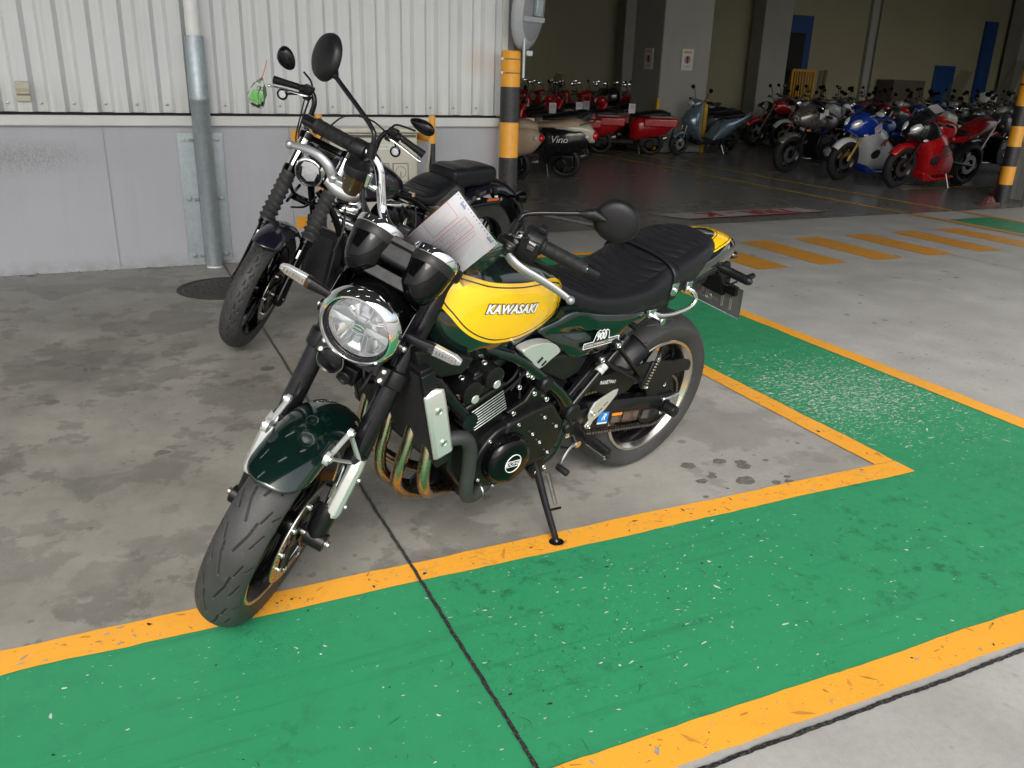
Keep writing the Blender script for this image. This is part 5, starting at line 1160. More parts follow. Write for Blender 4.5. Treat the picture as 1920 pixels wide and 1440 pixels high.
for a0 in (-.040, .038):   # cam boxes
    mb = MB(); secs = []
    for y, s_ in ((-.172, .7), (-.168, 1), (.168, 1), (.172, .7)):
        secs.append([ep(a0+.033*s_*math.cos(t)*(1.0), .158+.036*s_*(math.sin(t) if math.sin(t) > 0 else math.sin(t)*.7), y) for t in np.linspace(0, 2*PI, 24, endpoint=False)])
    mb.loft(secs); cb = mb.build('cam_box', blkm, engine, ang=50)
    for sg in (1, -1):
        mb = MB(); mb.lathe([(0, .0035), (.0115, .0035), (.013, .002), (.013, -.01)], ep(a0, .139, .170*sg), (0, sg, 0), 28, arc=None); mb.build('cam_end_cap', silp, cb)
mb = MB(); eslab(mb, -.03, .032, .150, .185, -.15, .15); eslab(mb, -.012, .012, .185, .196, -.15, .15); hc_ = mb.build('head_cover', blkm, engine, bev=.01)
parts_bolts([(ep(a, .192, y), cyn) for a in (-.040, .040) for y in (.13, -.13)]+[(ep(.0, .196, .1), cyn)], hc_, bolt, .009)
mb = MB()
for y in (-.10, -.035, .035, .10): mb.tube([ep(-.05, .14, y), ep(-.11, .15, y), ep(-.17, .18, y)], [.024, .024, .028], n=14)
mb.build('throttle_bodies', blkm, engine)
# stator cover with round badge
SCc = V(.835, .150, .388)
mb = MB(); mb.lathe([(0, .075), (.055, .0745), (.066, .071), (.0755, .062), (.080, .050), (.083, .030), (.092, .026), (.094, .0)], SCc, (0, 1, 0), 64); sc_ = mb.build('stator_cover', blkg, engine, ang=30)
mb = MB(); mb.prism(smooth_closed([(.93, .43), (.86, .49), (.77, .485), (.735, .43), (.73, .36), (.78, .295), (.86, .285), (.925, .32), (.945, .37)], 4), .145, .180); mb.build('left_case_cover', blkm, engine, bev=.006)
mb = MB(); mb.torus(SCc+V(0, .0755, 0), (0, 1, 0), .0295, .0014, 48, 8); mb.build('badge_ring', white, sc_)
mb = MB(); text_on(mb, 'DOHC', plane_fn(SCc+V(0, .0762, .0), (-1, 0, -.10), (-.1, 0, 1), 0), .0165, sx=1.15, offset=.0002); mb.build('badge_text', white, sc_, smooth=False)
mb = MB()
for p, q in (((-.024, .009), (.024, .009)), ((.024, .009), (.024, -.009)), ((.024, -.009), (-.024, -.009)), ((-.024, -.009), (-.024, .009))):
    f_ = plane_fn(SCc+V(0, .0755, 0), (-1, 0, -.10), (-.1, 0, 1), 0); mb.tube([f_(*p, .0005), f_(*q, .0005)], [.0009, .0009], n=6)
mb.build('badge_box', white, sc_)
parts_bolts([((.925, .183, .335), (0, 1, 0)), ((.86, .183, .292), (0, 1, 0)), ((.905, .183, .462), (0, 1, 0)), ((.80, .183, .488), (0, 1, 0)), ((.738, .188, .44), (0, 1, 0)), ((.70, .188, .488), (0, 1, 0)), ((.64, .188, .44), (0, 1, 0)), ((.655, .188, .35), (0, 1, 0)), ((.70, .188, .40), (0, 1, 0))], engine, bolt, .0060, 'bolt', None, .004)
for sg in (-1,):
    mb = MB(); mb.lathe([(0, .05), (.07, .05), (.085, .04), (.09, 0)], (.82, -.155, .40), (0, -1, 0), 40); mb.build('clutch_cover', blkm, engine)
# hoses
mb = MB(); mb.tube([(1.075, .165, .50), (1.05, .180, .512), (1.01, .190, .508), (.985, .192, .47), (.975, .190, .40), (.970, .188, .325), (.955, .182, .288), (.92, .175, .275), (.87, .16, .285)], [.0205, .0205], n=18); hs1 = mb.build('coolant_hose', M('hose_rubber', (.022, .024, .024), .55, bump=.8, bscale=350), hero)
mb = MB(); mb.torus((1.06, .176, .508), (1, -.4, 0), .0215, .0025, 28, 6); mb.torus((.90, .170, .277), (1, 0, 0), .0215, .0025, 28, 6); mb.build('hose_clip', steel, hs1)
mb = MB(); mb.lathe([(.0, .045), (.030, .045), (.034, .040), (.034, -.03), (.03, -.04)], (.985, .03, .262), (.9, .3, -.15), 32); of_ = mb.build('oil_filter', blks, hero)
# header pipes
hm = None
def header_mat():
    k = NT('heat_tinted_steel'); v = k.co(); s = k.n('ShaderNodeSeparateXYZ'); k.l(v, s.inputs[0]); n = k.noise(v, 9, 4)
    c = k.mix(k.rng(n, .3, .7), (.48, .385, .27), (.58, .49, .38)); c = k.mix(k.math('MULTIPLY', k.rng(s.outputs[2], .38, .24), .75), c, (.24, .165, .10))
    k.set(col=c, metal=1, rough=k.rng(k.noise(v, 60, 4), .3, .7, .17, .32)); return k.m
hm = header_mat()
HP = [[(.975, .120, .600), (1.04, .128, .585), (1.085, .142, .52), (1.100, .150, .45), (1.100, .148, .385), (1.07, .130, .315), (1.0, .09, .255), (.90, .055, .215), (.80, .05, .205)],
      [(.975, .042, .600), (1.05, .055, .585), (1.095, .078, .53), (1.115, .080, .45), (1.122, .066, .37), (1.110, .048, .30), (1.065, .036, .245), (1.0, .026, .215), (.90, .022, .195), (.80, .02, .19)]]
HP += [[(a, {0: -.04, 1: -.036, 2: -.026, 3: -.022}.get(k, -b*.5 if k > 6 else -.028), c) for k, (a, b, c) in enumerate(HP[1])], [(a, -b, c) for a, b, c in HP[0]]]
for i, y in enumerate((.120, .042, -.042, -.120)):
    mb = MB(); mb.tube(HP[i], [.0185, .0185, .0180, .0180, .0180, .0180, .0178, .0175], n=20); mb.build('header_pipe', hm, hero)
    mb = MB(); mb.torus((1.0, y, .597), (1, 0, -.1), .024, .005, 24, 8); mb.box((.998, y, .597), (.008, .075, .018)); mb.build('pipe_flange', steel, hero, bev=.002)
mb = MB(); mb.tube([(.82, 0, .195), (.70, -.01, .185), (.60, -.03, .19), (.50, -.06, .20)], [.055, .062, .06, .04], n=24, sq=.6, up=(0, 1, 0)); mb.build('collector_box', hm, hero)
mb = MB(); mb.tube([(.52, -.06, .20), (.38, -.12, .23), (.25, -.17, .28), (-.05, -.19, .36)], [.035, .05, .055, .05], n=28); mb.build('silencer', hm, hero)
# ---------------- rear wheel
rw = MB().cyl((0, -.14, .316), (0, .14, .316), .012, n=16).build('rear_wheel', steel, hero)
rs = []
for sg in (1, -1):
    o = 0 if sg > 0 else .09
    rs += [(o+.0, sg*.006, o+.055, sg*.026, .003), (o+.055, sg*.026, o+.085, sg*.032, .003), (o+.03, sg*.045, o+.07, sg*.062, .0026), (o+.11, sg*.048, o+.15, sg*.060, .0026), (o+.07, sg*.072, o+.10, sg*.086, .0024), (o+.14, sg*.075, o+.165, sg*.090, .0024)]
tyre_mesh('tyre', tyrem, rw, 0, .316, .316, .0895, .2245, .18, rs, crown=.62)
C1 = (0, 0, .316)
mb = MB(); ring(mb, C1, [(.2255, -.072), (.214, -.071), (.204, -.058), (.190, -.03), (.186, 0), (.190, .03), (.204, .058), (.214, .071), (.2255, .072), (.224, .05), (.224, -.05), (.2255, -.072)]); mb.build('rim', blks, rw)
for sg in (1, -1):
    mb = MB(); ring(mb, C1, [(.2030, sg*.0585), (.2040, sg*.0605), (.2140, sg*.0730), (.2160, sg*.0755), (.2255, sg*.0760), (.2280, sg*.0735), (.2260, sg*.070)]); mb.build('rim_edge', M('machined_rim', (.66, .62, .54), .2, metal=1, var=.05), rw)
mb = MB()
for i in range(10):
    for d in (-.07, .07):
        a = 2*PI*i/10+.1; p0 = V(.04*math.cos(a), 0, .316+.04*math.sin(a)); a2 = a+d; p1 = V(.195*math.cos(a2), 0, .316+.195*math.sin(a2))
        mb.tube([p0+V(0, .02 if d > 0 else -.02, 0), (p0+p1)/2+V(0, .016 if d > 0 else -.016, 0), p1], [.009, .005, .007], n=8)
ring(mb, C1, [(.012, -.09), (.05, -.085), (.055, 0), (.05, .085), (.012, .09)], 32)
mb.build('spokes', blks, rw)
# sprocket + chain
mb = MB(); n_ = 42; pr = []
for i in range(n_*2):
    a = 2*PI*i/(n_*2); r_ = .107 if i % 2 == 0 else .100; pr.append((r_*math.cos(a), .316+r_*math.sin(a)))
mb.prism(pr, .094, .100); mb.lathe([(.03, .085), (.06, .092), (.062, .105), (.03, .11)], (0, 0, .316), (0, 1, 0), 32); spk = mb.build('sprocket', blkm, rw, ang=20)
parts_bolts([((.07*math.cos(a), .101, .316+.07*math.sin(a)), (0, 1, 0)) for a in np.linspace(0, 2*PI, 5, endpoint=False)+.4], spk, bolt, .010, 'bolt', None, .009)
chm = M('chain_steel', (.16, .14, .12), .42, metal=1, var=.3, nscale=60)
path = []
a_up, a_dn = R(82), R(-86)
for i in range(15): path.append(V(.40+(0-.40)*i/14+.0, .097, .452+(.316+.104-.452)*i/14))
for a in np.linspace(R(90), R(274), 20): path.append(V(.104*math.cos(a), .097, .316+.104*math.sin(a)))
for i in range(1, 22): path.append(V(.0+.60*i/21, .097, .212+(.325-.212)*i/21))
for i in range(0, 8): path.insert(0, V(.40+.2*(i+1)/8, .097, .452-.01*(i+1)/8))
# resample the chain path into links
L = [0.]
for a, b in zip(path, path[1:]): L.append(L[-1]+(b-a).length)
pitch = .0159; N = int(L[-1]/pitch); mb = MB(); mc = MB()
def at(s):
    i = max(0, min(len(L)-2, int(np.searchsorted(L, s))-1)); t = (s-L[i])/(L[i+1]-L[i]); return path[i].lerp(path[i+1], t)
for i in range(N):
    p, q = at(i*pitch), at((i+1)*pitch); dy = .0085 if i % 2 else .0062; d = (q-p).normalized(); up = V(0, 1, 0).cross(d)
    for s_ in (1, -1):
        pts = [p+up*.0068-d*.005, p-up*.0068-d*.005, (p+q)/2-up*.0045, q-up*.0068+d*.005, q+up*.0068+d*.005, (p+q)/2+up*.0045]
        y0 = s_*dy; vs = [w_+V(0, y0-.001, 0) for w_ in pts]+[w_+V(0, y0+.001, 0) for w_ in pts]; mb._add(vs, [tuple(range(6)), tuple(range(11, 5, -1))]+[(k, k+6, (k+1) % 6+6, (k+1) % 6) for k in range(6)])
    mc.cyl(p-V(0, .0105, 0), p+V(0, .0105, 0), .0032, n=8)
ch = mb.build('drive_chain', chm, hero, smooth=False); mc.build('chain_pins', steel, ch)
# ---------------- swingarm
for sg in (1, -1):
    mb = MB(); y0 = .112*sg; secs = []
    for x, z0, z1, t in ((.55, .355, .445, .030), (.46, .350, .440, .026), (.30, .318, .405, .024), (.15, .290, .378, .023), (.05, .276, .358, .023), (0, .282, .350, .024), (-.06, .286, .346, .022)):
        c_ = .010; secs.append([V(x, y0+sg*t*a, z) for a, z in ((-1, z0), (.45, z0), (1, z0+.018), (1, z1-.028), (.45, z1), (-1, z1))])
    mb.loft(secs); sa = mb.build('swingarm', blks, hero, ang=25)
    mb = MB(); mb.box((-.035, y0+sg*.018, .314), (.095, .014, .062)); mb.build('axle_block', alu, sa, bev=.006)
    mb = MB(); mb.lathe([(.0, .052), (.020, .052), (.0225, .047), (.0225, .010), (.016, .008), (.016, 0)], (0, y0+sg*.024, .312), (0, sg, 0), 32); mb.lathe([(.027, 0), (.027, .005), (.0, .006)], (0, y0+sg*.0245, .312), (0, sg, 0), 32); mb.build('axle_slider', blk, sa)
SA = .1362
def lab(nm, x0, x1, z0, z1, mt, par, y=SA+.0009, sk=.0):
    m = MB(); m._add([(x0, y, z0), (x1, y, z0+sk*(x1-x0)), (x1, y, z1+sk*(x1-x0)), (x0, y, z1)], [(0, 1, 2, 3)]); return m.build(nm, mt, par, smooth=False)
sa_l = [o for o in hero.children if o.name.startswith('swingarm')][0]
SK = .185
stk = lab('blue_sticker', .372, .318, .338, .384, M('sticker_blue', (.005, .20, .62), .4), sa_l, sk=SK)
lab('white_stripe', .372, .318, .338, .344, white, stk, SA+.0014, sk=SK)
mb = MB(); text_on(mb, 'R', plane_fn((.343, SA+.0016, .3585), (-1, 0, -SK), (-SK, 0, 1), 0), .034, shear=.3, offset=.001); mb.build('sticker_text', white, stk, smooth=False)
ob = lab('warning_label', .300, .245, .322, .362, M('label_brown', (.055, .03, .018), .4), sa_l, sk=SK); lab('orange_bar', .300, .245, .351, .362, M('label_orange', (.8, .25, .01), .4), ob, SA+.0014, sk=SK)
dim = M('label_print', (.33, .30, .27), .5)
def textlines(par, x0, z0, w, h, nl, sz):
    m = MB(); rr_ = random.Random(int(x0*1000)); wd = ['CAUTION', 'DRIVE CHAIN', 'SLACK 25-35 mm', 'TYRE', 'PRESSURE', 'kPa', '180/55ZR17', '120/70ZR17', 'FRONT', 'REAR', '250', '290']
    for i in range(nl):
        s_ = ' '.join(rr_.choice(wd) for _ in range(3))[:int(w/sz*1.75)]
        text_on(m, s_, plane_fn((x0, SA+.0016, z0-i*h), (-1, 0, -SK), (-SK, 0, 1), 0), sz, sx=.85, align='LEFT')
    m.build('label_print', dim, par, smooth=False)
textlines(ob, .297, .344, .05, .0062, 4, .0058)
o2 = lab('chain_label', .238, .150, .310, .352, M('label_brown', (.055, .03, .018), .4), sa_l, sk=SK); textlines(o2, .235, .341, .055, .0068, 4, .0058)
mb = MB(); mb.torus((.165, SA+.001, .322), (0, 1, 0), .009, .0006, 24, 5); mb.build('chain_diagram', dim, o2)
o3 = lab('tyre_label', .128, .078, .292, .330, M('label_black', (.012, .012, .012), .4), sa_l, sk=SK); textlines(o3, .125, .321, .045, .0066, 5, .0058)
# chain guard, hugger
mb = MB(); mb.prism(smooth_closed([(.50, .512), (.40, .525), (.30, .520), (.235, .500), (.205, .462), (.24, .425), (.30, .432), (.355, .446), (.42, .475)], 4), .085, .128); cg = mb.build('chain_guard', blk, hero, bev=.004)
mb = MB(); text_on(mb, 'PLAZA阪下中★カ', plane_fn((.355, .1292, .492), (-1, 0, -.17), (-.17, 0, 1), 0), .0165, sx=.62, offset=.0004); mb.build('dealer_sticker', white, cg, smooth=False)
mb = MB(); na, nb_ = 30, 14; P = np.zeros((na, nb_, 3))
for i in range(na):
    for j in range(nb_):
        a = R(8+52*i/(na-1)); ph = -1+2*j/(nb_-1); r_ = .345-.05*(abs(ph)**3); P[i, j] = (r_*math.cos(a)+.0, .118*ph, .316+r_*math.sin(a)-.02)
o = grid_mesh('rear_hugger', blk, hero, P, wrapv=False); md = o.modifiers.new('s', 'SOLIDIFY'); md.thickness = .004
mb = MB(); mb.prism(smooth_closed([(.26, .47), (.20, .51), (.10, .505), (0, .485), (-.105, .468), (-.120, .425), (-.06, .430), (-.01, .415), (.03, .375), (.055, .340), (.085, .345), (.12, .40), (.19, .455)], 4), .108, .120); mb.build('hugger_side', blk, hero, bev=.003)
mb = MB(); mb.box((.20, 0, .70), (.30, .16, .09), rot=(0, .15, 0)); mb.box((-.02, 0, .765), (.26, .15, .05), rot=(0, .0, 0)); mb.build('under_seat_tray', blk, hero, bev=.02)
mb = MB(); mb.tube([(.46, .02, .47), (.40, .02, .60)], [.035, .035], n=20); 
for i in range(7): mb.torus((.455-.009*i, .02, .485+.018*i), (-.06, 0, .13), .036, .006, 24, 8)
mb.build('shock_absorber', blks, hero)
mb = MB(); mb.box((.60, 0, .56), (.16, .20, .20)); mb.build('airbox', blk, hero, bev=.02)
# silver heel guard, peg plate, pegs
hp = MB(); hp.prism([(.348, .487), (.372, .486), (.452, .462), (.466, .440), (.470, .418), (.462, .395), (.476, .378), (.466, .366), (.450, .370), (.440, .392), (.395, .420), (.352, .466)], .166, .172); hg = hp.build('heel_guard', silp, hero, bev=.0015)
mb = MB(); mb.prism([(.405, .437), (.388, .449), (.390, .452), (.407, .440)], .171, .1728); mb.prism([(.425, .42), (.41, .432), (.412, .435), (.427, .423)], .171, .1728); mb.build('slot', dark, hg)
parts_bolts([((.455, .172, .425), (0, 1, 0)), ((.463, .172, .378), (0, 1, 0))], hg, bolt, .009)
for sg in (1, -1):
    mb = MB(); mb.prism(smooth_closed([(.56, .468), (.53, .470), (.50, .440), (.462, .440), (.445, .425), (.47, .40), (.478, .37), (.455, .345), (.435, .315), (.46, .295), (.49, .31), (.51, .345), (.55, .355), (.56, .375), (.53, .39), (.515, .41), (.54, .43)], 4), .150*sg-.008, .150*sg+.010); pb = mb.build('peg_bracket', blkm, hero, bev=.004)
    parts_bolts([((.545, .160*sg, .455), (0, sg, 0)), ((.548, .160*sg, .365), (0, sg, 0))], pb, bolt, .011, 'bolt', None, .009)
    mb = MB(); mb.tube([(.455, .165*sg, .330), (.455, .185*sg, .330), (.452, .20*sg, .330), (.452, .262*sg, .325), (.452, .268*sg, .324)], [.012, .015, .0195, .0185, .014], n=14, sq=.62, up=(0, 0, 1))
    pg = mb.build('foot_peg', grip, pb, ang=50)
    mb = MB()
    for i in range(8): mb.box((.452, (.205+i*.0085)*sg, .3375-.0006*i), (.034, .0045, .006))
    mb.build('peg_ribs', grip, pg); 
    mb = MB(); mb.box((.452, .225*sg, .317), (.030, .085, .005)); mb.cyl((.452, .260*sg, .318), (.452, .260*sg, .298), .0045, n=10); mb.build('peg_plate', alu, pg, bev=.001)
    # passenger bracket
    A, B_, C_ = V(.413, .165*sg, .662), V(.469, .160*sg, .621), V(.255, .170*sg, .505)
    mb = MB(); mb.tube([A, C_+V(.0, 0, .012)], [.012, .014], n=10, sq=.55, up=(0, 1, 0)); mb.tube([B_, C_+V(.012, 0, -.004)], [.012, .014], n=10, sq=.55, up=(0, 1, 0)); mb.tube([C_+V(.01, 0, .012), C_, C_+V(-.03, .008*sg, -.028)], [.016, .020, .016], n=12, sq=.7, up=(0, 1, 0))
    for p in (A, B_): mb.cyl(p-V(0, .010*sg, 0), p+V(0, .009*sg, 0), .016, n=20)
    pp = mb.build('passenger_bracket', blkm, hero)
    parts_bolts([(A+V(0, .009*sg, 0), (0, sg, 0)), (B_+V(0, .009*sg, 0), (0, sg, 0)), ((.232, .190*sg, .480), (0, sg, 0))], pp, bolt, .0095)
    # folded passenger peg
    m2 = MB(); m2.box((.232, .187*sg, .520), (.020, .014, .100), rot=(0, R(-20), 0)); m2.box((.232, .180*sg, .484), (.030, .024, .030)); pe = m2.build('passenger_peg', blkm, pp, bev=.004)
    m2 = MB(); m2.box((.222, .1955*sg, .525), (.012, .004, .105), rot=(0, R(-20), 0)); m2.ell((.204, .1955*sg, .575), (.009, .003, .009)); m2.build('peg_plate', alu, pe, bev=.001)
    m2 = MB()
    for i in range(9): m2.box((.236-.0035*i, .196*sg, .487+.0098*i), (.016, .005, .005), rot=(0, R(-20), 0))
    m2.build('peg_ribs', grip, pe)
# frame linkage rods on the left: adjuster tube
mb = MB(); mb.tube([(.56, .165, .475), (.40, .160, .625), (.35, .155, .67)], [.010, .010], n=14); rod = mb.build('support_rod', blks, hero)
mb = MB(); mb.lathe([(.0105, 0), (.015, 0), (.015, .012), (.013, .014), (.015, .016), (.015, .03), (.0105, .03)], (.462, .162, .572), (-.16, 0, .15), 24); mb.build('clear_band', M('clear_band', (.45, .46, .46), .25), rod)
# grab bar
for sg in (1,):
    mb = MB(); mb.tube([(.098, .160, .800), (.085, .172, .792), (.066, .178, .765), (.085, .180, .742), (.150, .176, .728), (.215, .170, .728), (.250, .160, .738)], [.0072, .0072], n=14); gb = mb.build('grab_bar', chrome, hero)
    mb = MB(); mb.box((.262, .158, .738), (.035, .012, .028)); mb.box((.095, .155, .805), (.03, .012, .035)); mb.cyl((.245, .16, .722), (.245, .196, .722), .0085, n=16); mb.cyl((.245, .194, .722), (.245, .200, .722), .0125, n=20); mb.build('grab_bracket', alu, gb, bev=.002)
mb = MB(); mb.tube([(.405, .15, .688), (.392, .158, .668), (.372, .160, .660), (.352, .160, .668)], [.003, .003], n=8); mb.build('helmet_hook', chrome, hero)
mb = MB(); mb.cyl((.325, .14, .70), (.325, .168, .70), .011, n=16); mb.build('rubber_stop', blk, hero)
# side stand
mb = MB(); ST = V(.517, .190, -.03)
mb.tube([(.660, .145, .305), (.655, .160, .275), (.648, .225, .17), (.641, .282, .085), (.640, .290, .070)], [.014, .0135, .0115, .0105, .010], n=14); mb.tube([(.646, .235, .150), (.600, .250, .155)], [.004, .004], n=8); ss = mb.build('side_stand', blks, hero)
foot = MB(); foot.lathe([(0, .006), (.018, .006), (.0245, .002), (.025, -.002), (0, -.0025)], (.639, .295, .0632), (0, -.2, 1), 28); foot.tube([(.640, .288, .074), (.639, .294, .066)], [.010, .013], n=12); foot.build('stand_foot', blks, ss)
mb = MB(); mb.prism([(.67, .31), (.62, .30), (.605, .24), (.65, .22), (.68, .26)], .135, .155); mb.box((.66, .155, .27), (.03, .02, .035)); sb_ = mb.build('stand_bracket', blkm, hero, bev=.003)
parts_bolts([((.63, .166, .272), (0, 1, 0)), ((.66, .166, .262), (0, 1, 0))], sb_, bolt, .009)
mb = MB()
for i in range(16): mb.torus((.634-.0004*i, .196+.0034*i, .262-.0056*i), (-.05, .5, -.8), .0065, .0013, 10, 5)
mb.build('stand_spring', steel, ss)
# shift lever
mb = MB(); mb.tube([(.492, .168, .318), (.53, .175, .318), (.575, .190, .290), (.600, .200, .283)], [.009, .0075, .007, .008], n=12, sq=.7, up=(0, 0, 1)); mb.lathe([(0, .006), (.012, .006), (.0125, 0), (.0125, -.01)], (.492, .170, .318), (0, 1, 0), 20); sl = mb.build('shift_lever', alu, hero)
mb = MB(); mb.lathe([(0, 0), (.010, 0), (.0115, .003), (.0115, .040), (.010, .043), (0, .043)], (.600, .198, .283), (-.1, 1, -.06), 20); mb.build('shift_rubber', grip, sl)
mb = MB(); mb.tube([(.50, .166, .30), (.60, .166, .335), (.70, .166, .36)], [.004, .004], n=8); mb.build('shift_rod', blks, sl)
# silver belly plate edge (behind the pedal)
mb = MB(); mb.prism([(.60, .26), (.55, .31), (.53, .30), (.57, .22), (.86, .165), (.88, .185)], -.10, .02); mb.build('under_plate', M('bronze_steel', (.45, .38, .28), .3, metal=1), hero, bev=.004)
# engine clutter: small hoses and wires filling the gaps
mb = MB(); rr = random.Random(11)
for i in range(9):
    a = V(rr.uniform(.60, .98), rr.uniform(.06, .13), rr.uniform(.64, .70)); b = V(rr.uniform(.62, 1.0), rr.uniform(.10, .15), rr.uniform(.50, .62)); mb.tube([a, (a+b)/2+V(rr.uniform(-.03, .03), .02, 0), b], [.004, .004], n=6)
mb.tube([(.74, .165, .52), (.735, .172, .47), (.73, .175, .42)], [.008, .008], n=10)
mb.build('hoses_and_wires', blk, hero)
# ---------------- document in a clear sleeve hung on the handlebar
doc = thing('document_sleeve', 'white form with red boxes in a clear plastic sleeve hung on the yellow tank motorcycle', 'document')
doc.matrix_world = hero.matrix_world.copy()
A, B_, C_, D = V(1.142, .052, 1.206), V(1.142, .192, 1.132), V(1.128, .088, .962), V(1.128, -.046, .992)
nx_ = (B_-A).cross(D-A).normalized()
if nx_.x < 0: nx_ = -nx_
def dp(u, v, w=0):  # u along A->B, v along A->D
    p = A+(B_-A)*u+(D-A)*v; cv = .010*math.sin(PI*v)*(1-.4*u)+.004*math.sin(3*u+5*v); return p+nx_*(cv+w)
def dgrid(nm, mt, u0, u1, v0, v1, w, nu=10, nv=14, jit=0):
    m = MB(FX); rr_ = random.Random(5); vs = [dp(u0+(u1-u0)*i/nu, v0+(v1-v0)*j/nv, w+rr_.uniform(-jit, jit)) for i in range(nu+1) for j in range(nv+1)]
    m._add(vs, [(i*(nv+1)+j, i*(nv+1)+j+1, (i+1)*(nv+1)+j+1, (i+1)*(nv+1)+j) for i in range(nu) for j in range(nv)]); return m.build(nm, mt, doc, ang=89)
paper = dgrid('paper', M('paper', (.88, .88, .91), .6, var=.01), .02, .98, 0, 1.0, 0)
dgrid('plastic_sleeve', glass('thin_clear_film', (.985, .985, .99), .09, .05), -.06, 1.16, -.03, 1.08, .0035, 14, 18, .0012)
rdi = M('red_print', (.75, .12, .16), .6); bli = M('blue_print', (.12, .18, .55), .6)
def seg(m, a, b, w=.006):
    u0, v0 = a; u1, v1 = b; L_ = math.hypot(u1-u0, v1-v0); nx, ny = -(v1-v0)/L_*w, (u1-u0)/L_*w; k = 8
    vs = []
    for i in range(k+1):
        t = i/k; u, v = u0+(u1-u0)*t, v0+(v1-v0)*t; vs += [dp(u+nx, v+ny*.7, .0008), dp(u-nx, v-ny*.7, .0008)]
    m._add(vs, [(2*i, 2*i+1, 2*i+3, 2*i+2) for i in range(k)])
def dbox(m, u0, v0, u1, v1, w=.003):
    for a, b in (((u0, v0), (u1, v0)), ((u1, v0), (u1, v1)), ((u1, v1), (u0, v1)), ((u0, v1), (u0, v0))): seg(m, a, b, w)
m = MB(FX); dbox(m, .02, .16, .30, .55); dbox(m, .36, .10, .56, .96); dbox(m, .60, .12, .66, .96, .002); seg(m, (.42, .10), (.42, .96), .0015); seg(m, (.49, .10), (.49, .96), .0015); dbox(m, .05, .66, .26, .9, .0018); seg(m, (.16, .2), (.16, .5), .0012)
for v_ in (.30, .5, .7): seg(m, (.36, v_), (.49, v_), .0015)
rr = random.Random(2)
for i in range(5): u = .80+.0*i; seg(m, (.79, .62+i*.06), (.815, .645+i*.06), .012)
for i in range(7): seg(m, (.745, .60+i*.045), (.758, .615+i*.045), .006)
m.build('red_form_print', rdi, paper, smooth=False)
m = MB(FX)
for i in range(46):
    u = rr.choice((.395, .455, .52, .63, .28)); v = rr.uniform(.18, .92); seg(m, (u+rr.uniform(-.012, .012), v), (u+rr.uniform(-.012, .012), v+rr.uniform(.006, .016)), .0022)
for u in (.22, .85):
    for j in range(8): seg(m, (u-.05+j*.014, .035), (u-.05+j*.014+.006, .06), .004)
m.build('blue_form_print', bli, paper, smooth=False)
m = MB(FX)
for i in range(15):
    c = (.05+i*.065, .022); m._add([dp(c[0]+.009*math.cos(t), c[1]+.007*math.sin(t), .001) for t in np.linspace(0, 2*PI, 10, endpoint=False)], [tuple(range(10))])
m.build('punch_holes', M('punch_hole_grey', (.2, .2, .25), .7), paper, smooth=False)
# ================================================================== BLACK CRUISER BEHIND
cru = thing('motorcycle', 'black cruiser motorcycle with fork gaiters and tall handlebar parked near the wall', 'motorcycle')
pose_root(cru, 2.06613, 5.10479, 204.625, 7.418)
CX = steer_mx(1.63, .157, 30, 37.906)
indigo = M('indigo_black_paint', (.0075, .0065, .014), .22, coat=.6, var=.12)
CU = V(-math.sin(R(30)), 0, math.cos(R(30))); CFd = V(math.cos(R(30)), 0, math.sin(R(30)))
def ck(s, f=0, y=0): return V(1.63, y, .331)+CU*s+CFd*f
def cwheel(nm, cx, cz, Ro, w, rimr, xf, strokes, per, parent, disc_y=None):
    wl_ = MB(xf).cyl((cx, -.12, cz), (cx, .12, cz), .011, n=16).build(nm, steel, parent)
    tyre_mesh('tyre', tyrem, wl_, cx, cz, Ro, w, rimr, per, strokes, nu=1000, nv=64, xf=xf, depth=.004)
    c = (cx, 0, cz); b = w*.72; mb = MB(xf); ring(mb, c, [(rimr+.002, -b), (rimr-.008, -b), (rimr-.022, -b*.6), (rimr-.03, 0), (rimr-.022, b*.6), (rimr-.008, b), (rimr+.002, b), (rimr, b*.5), (rimr, -b*.5), (rimr+.002, -b)], 72); mb.build('rim', blkg, wl_)
    mb = MB(xf)
    for i in range(9):
        for d in (-.08, .08):
            a = 2*PI*i/9; a2 = a+d; mb.tube([V(cx+.04*math.cos(a), .02*(1 if d > 0 else -1), cz+.04*math.sin(a)), V(cx+(rimr-.02)*math.cos(a2), 0, cz+(rimr-.02)*math.sin(a2))], [.011, .008], n=8)
    ring(mb, c, [(.01, -.06), (.042, -.055), (.042, .055), (.01, .06)], 24); mb.build('spokes', blkg, wl_)
    if disc_y:
        mb = MB(xf); y = disc_y; ring(mb, c, [(.110, y-.002), (.110, y+.002), (.149, y+.002), (.149, y-.002), (.110, y-.002)]); dsc = mb.build('brake_disc', M('dark_disc_steel', (.30, .28, .25), .25, metal=1, var=.15), wl_, ang=30)
        mb = MB(xf)
        for i in range(5):
            a = 2*PI*i/5; mb.tube([V(cx+.04*math.cos(a), y*.8, cz+.04*math.sin(a)), V(cx+.112*math.cos(a+.2), y, cz+.112*math.sin(a+.2))], [.013, .009], n=8)
        ring(mb, c, [(.02, y), (.048, y*.98), (.05, y*.8), (.03, y*.7)], 28); mb.build('disc_carrier', blkg, dsc)
        parts_bolts([((cx+.112*math.cos(2*PI*i/5+.2), y+.003, cz+.112*math.sin(2*PI*i/5+.2)), (0, 1, 0)) for i in range(5)], dsc, chrome, .008, 'bolt', xf)
    return wl_
zz = [(0, .0, .03, .0, .0016), (.03, .0, .034, .008, .0016), (.034, .008, .06, .008, .0016), (.06, .008, .064, 0, .0016)]
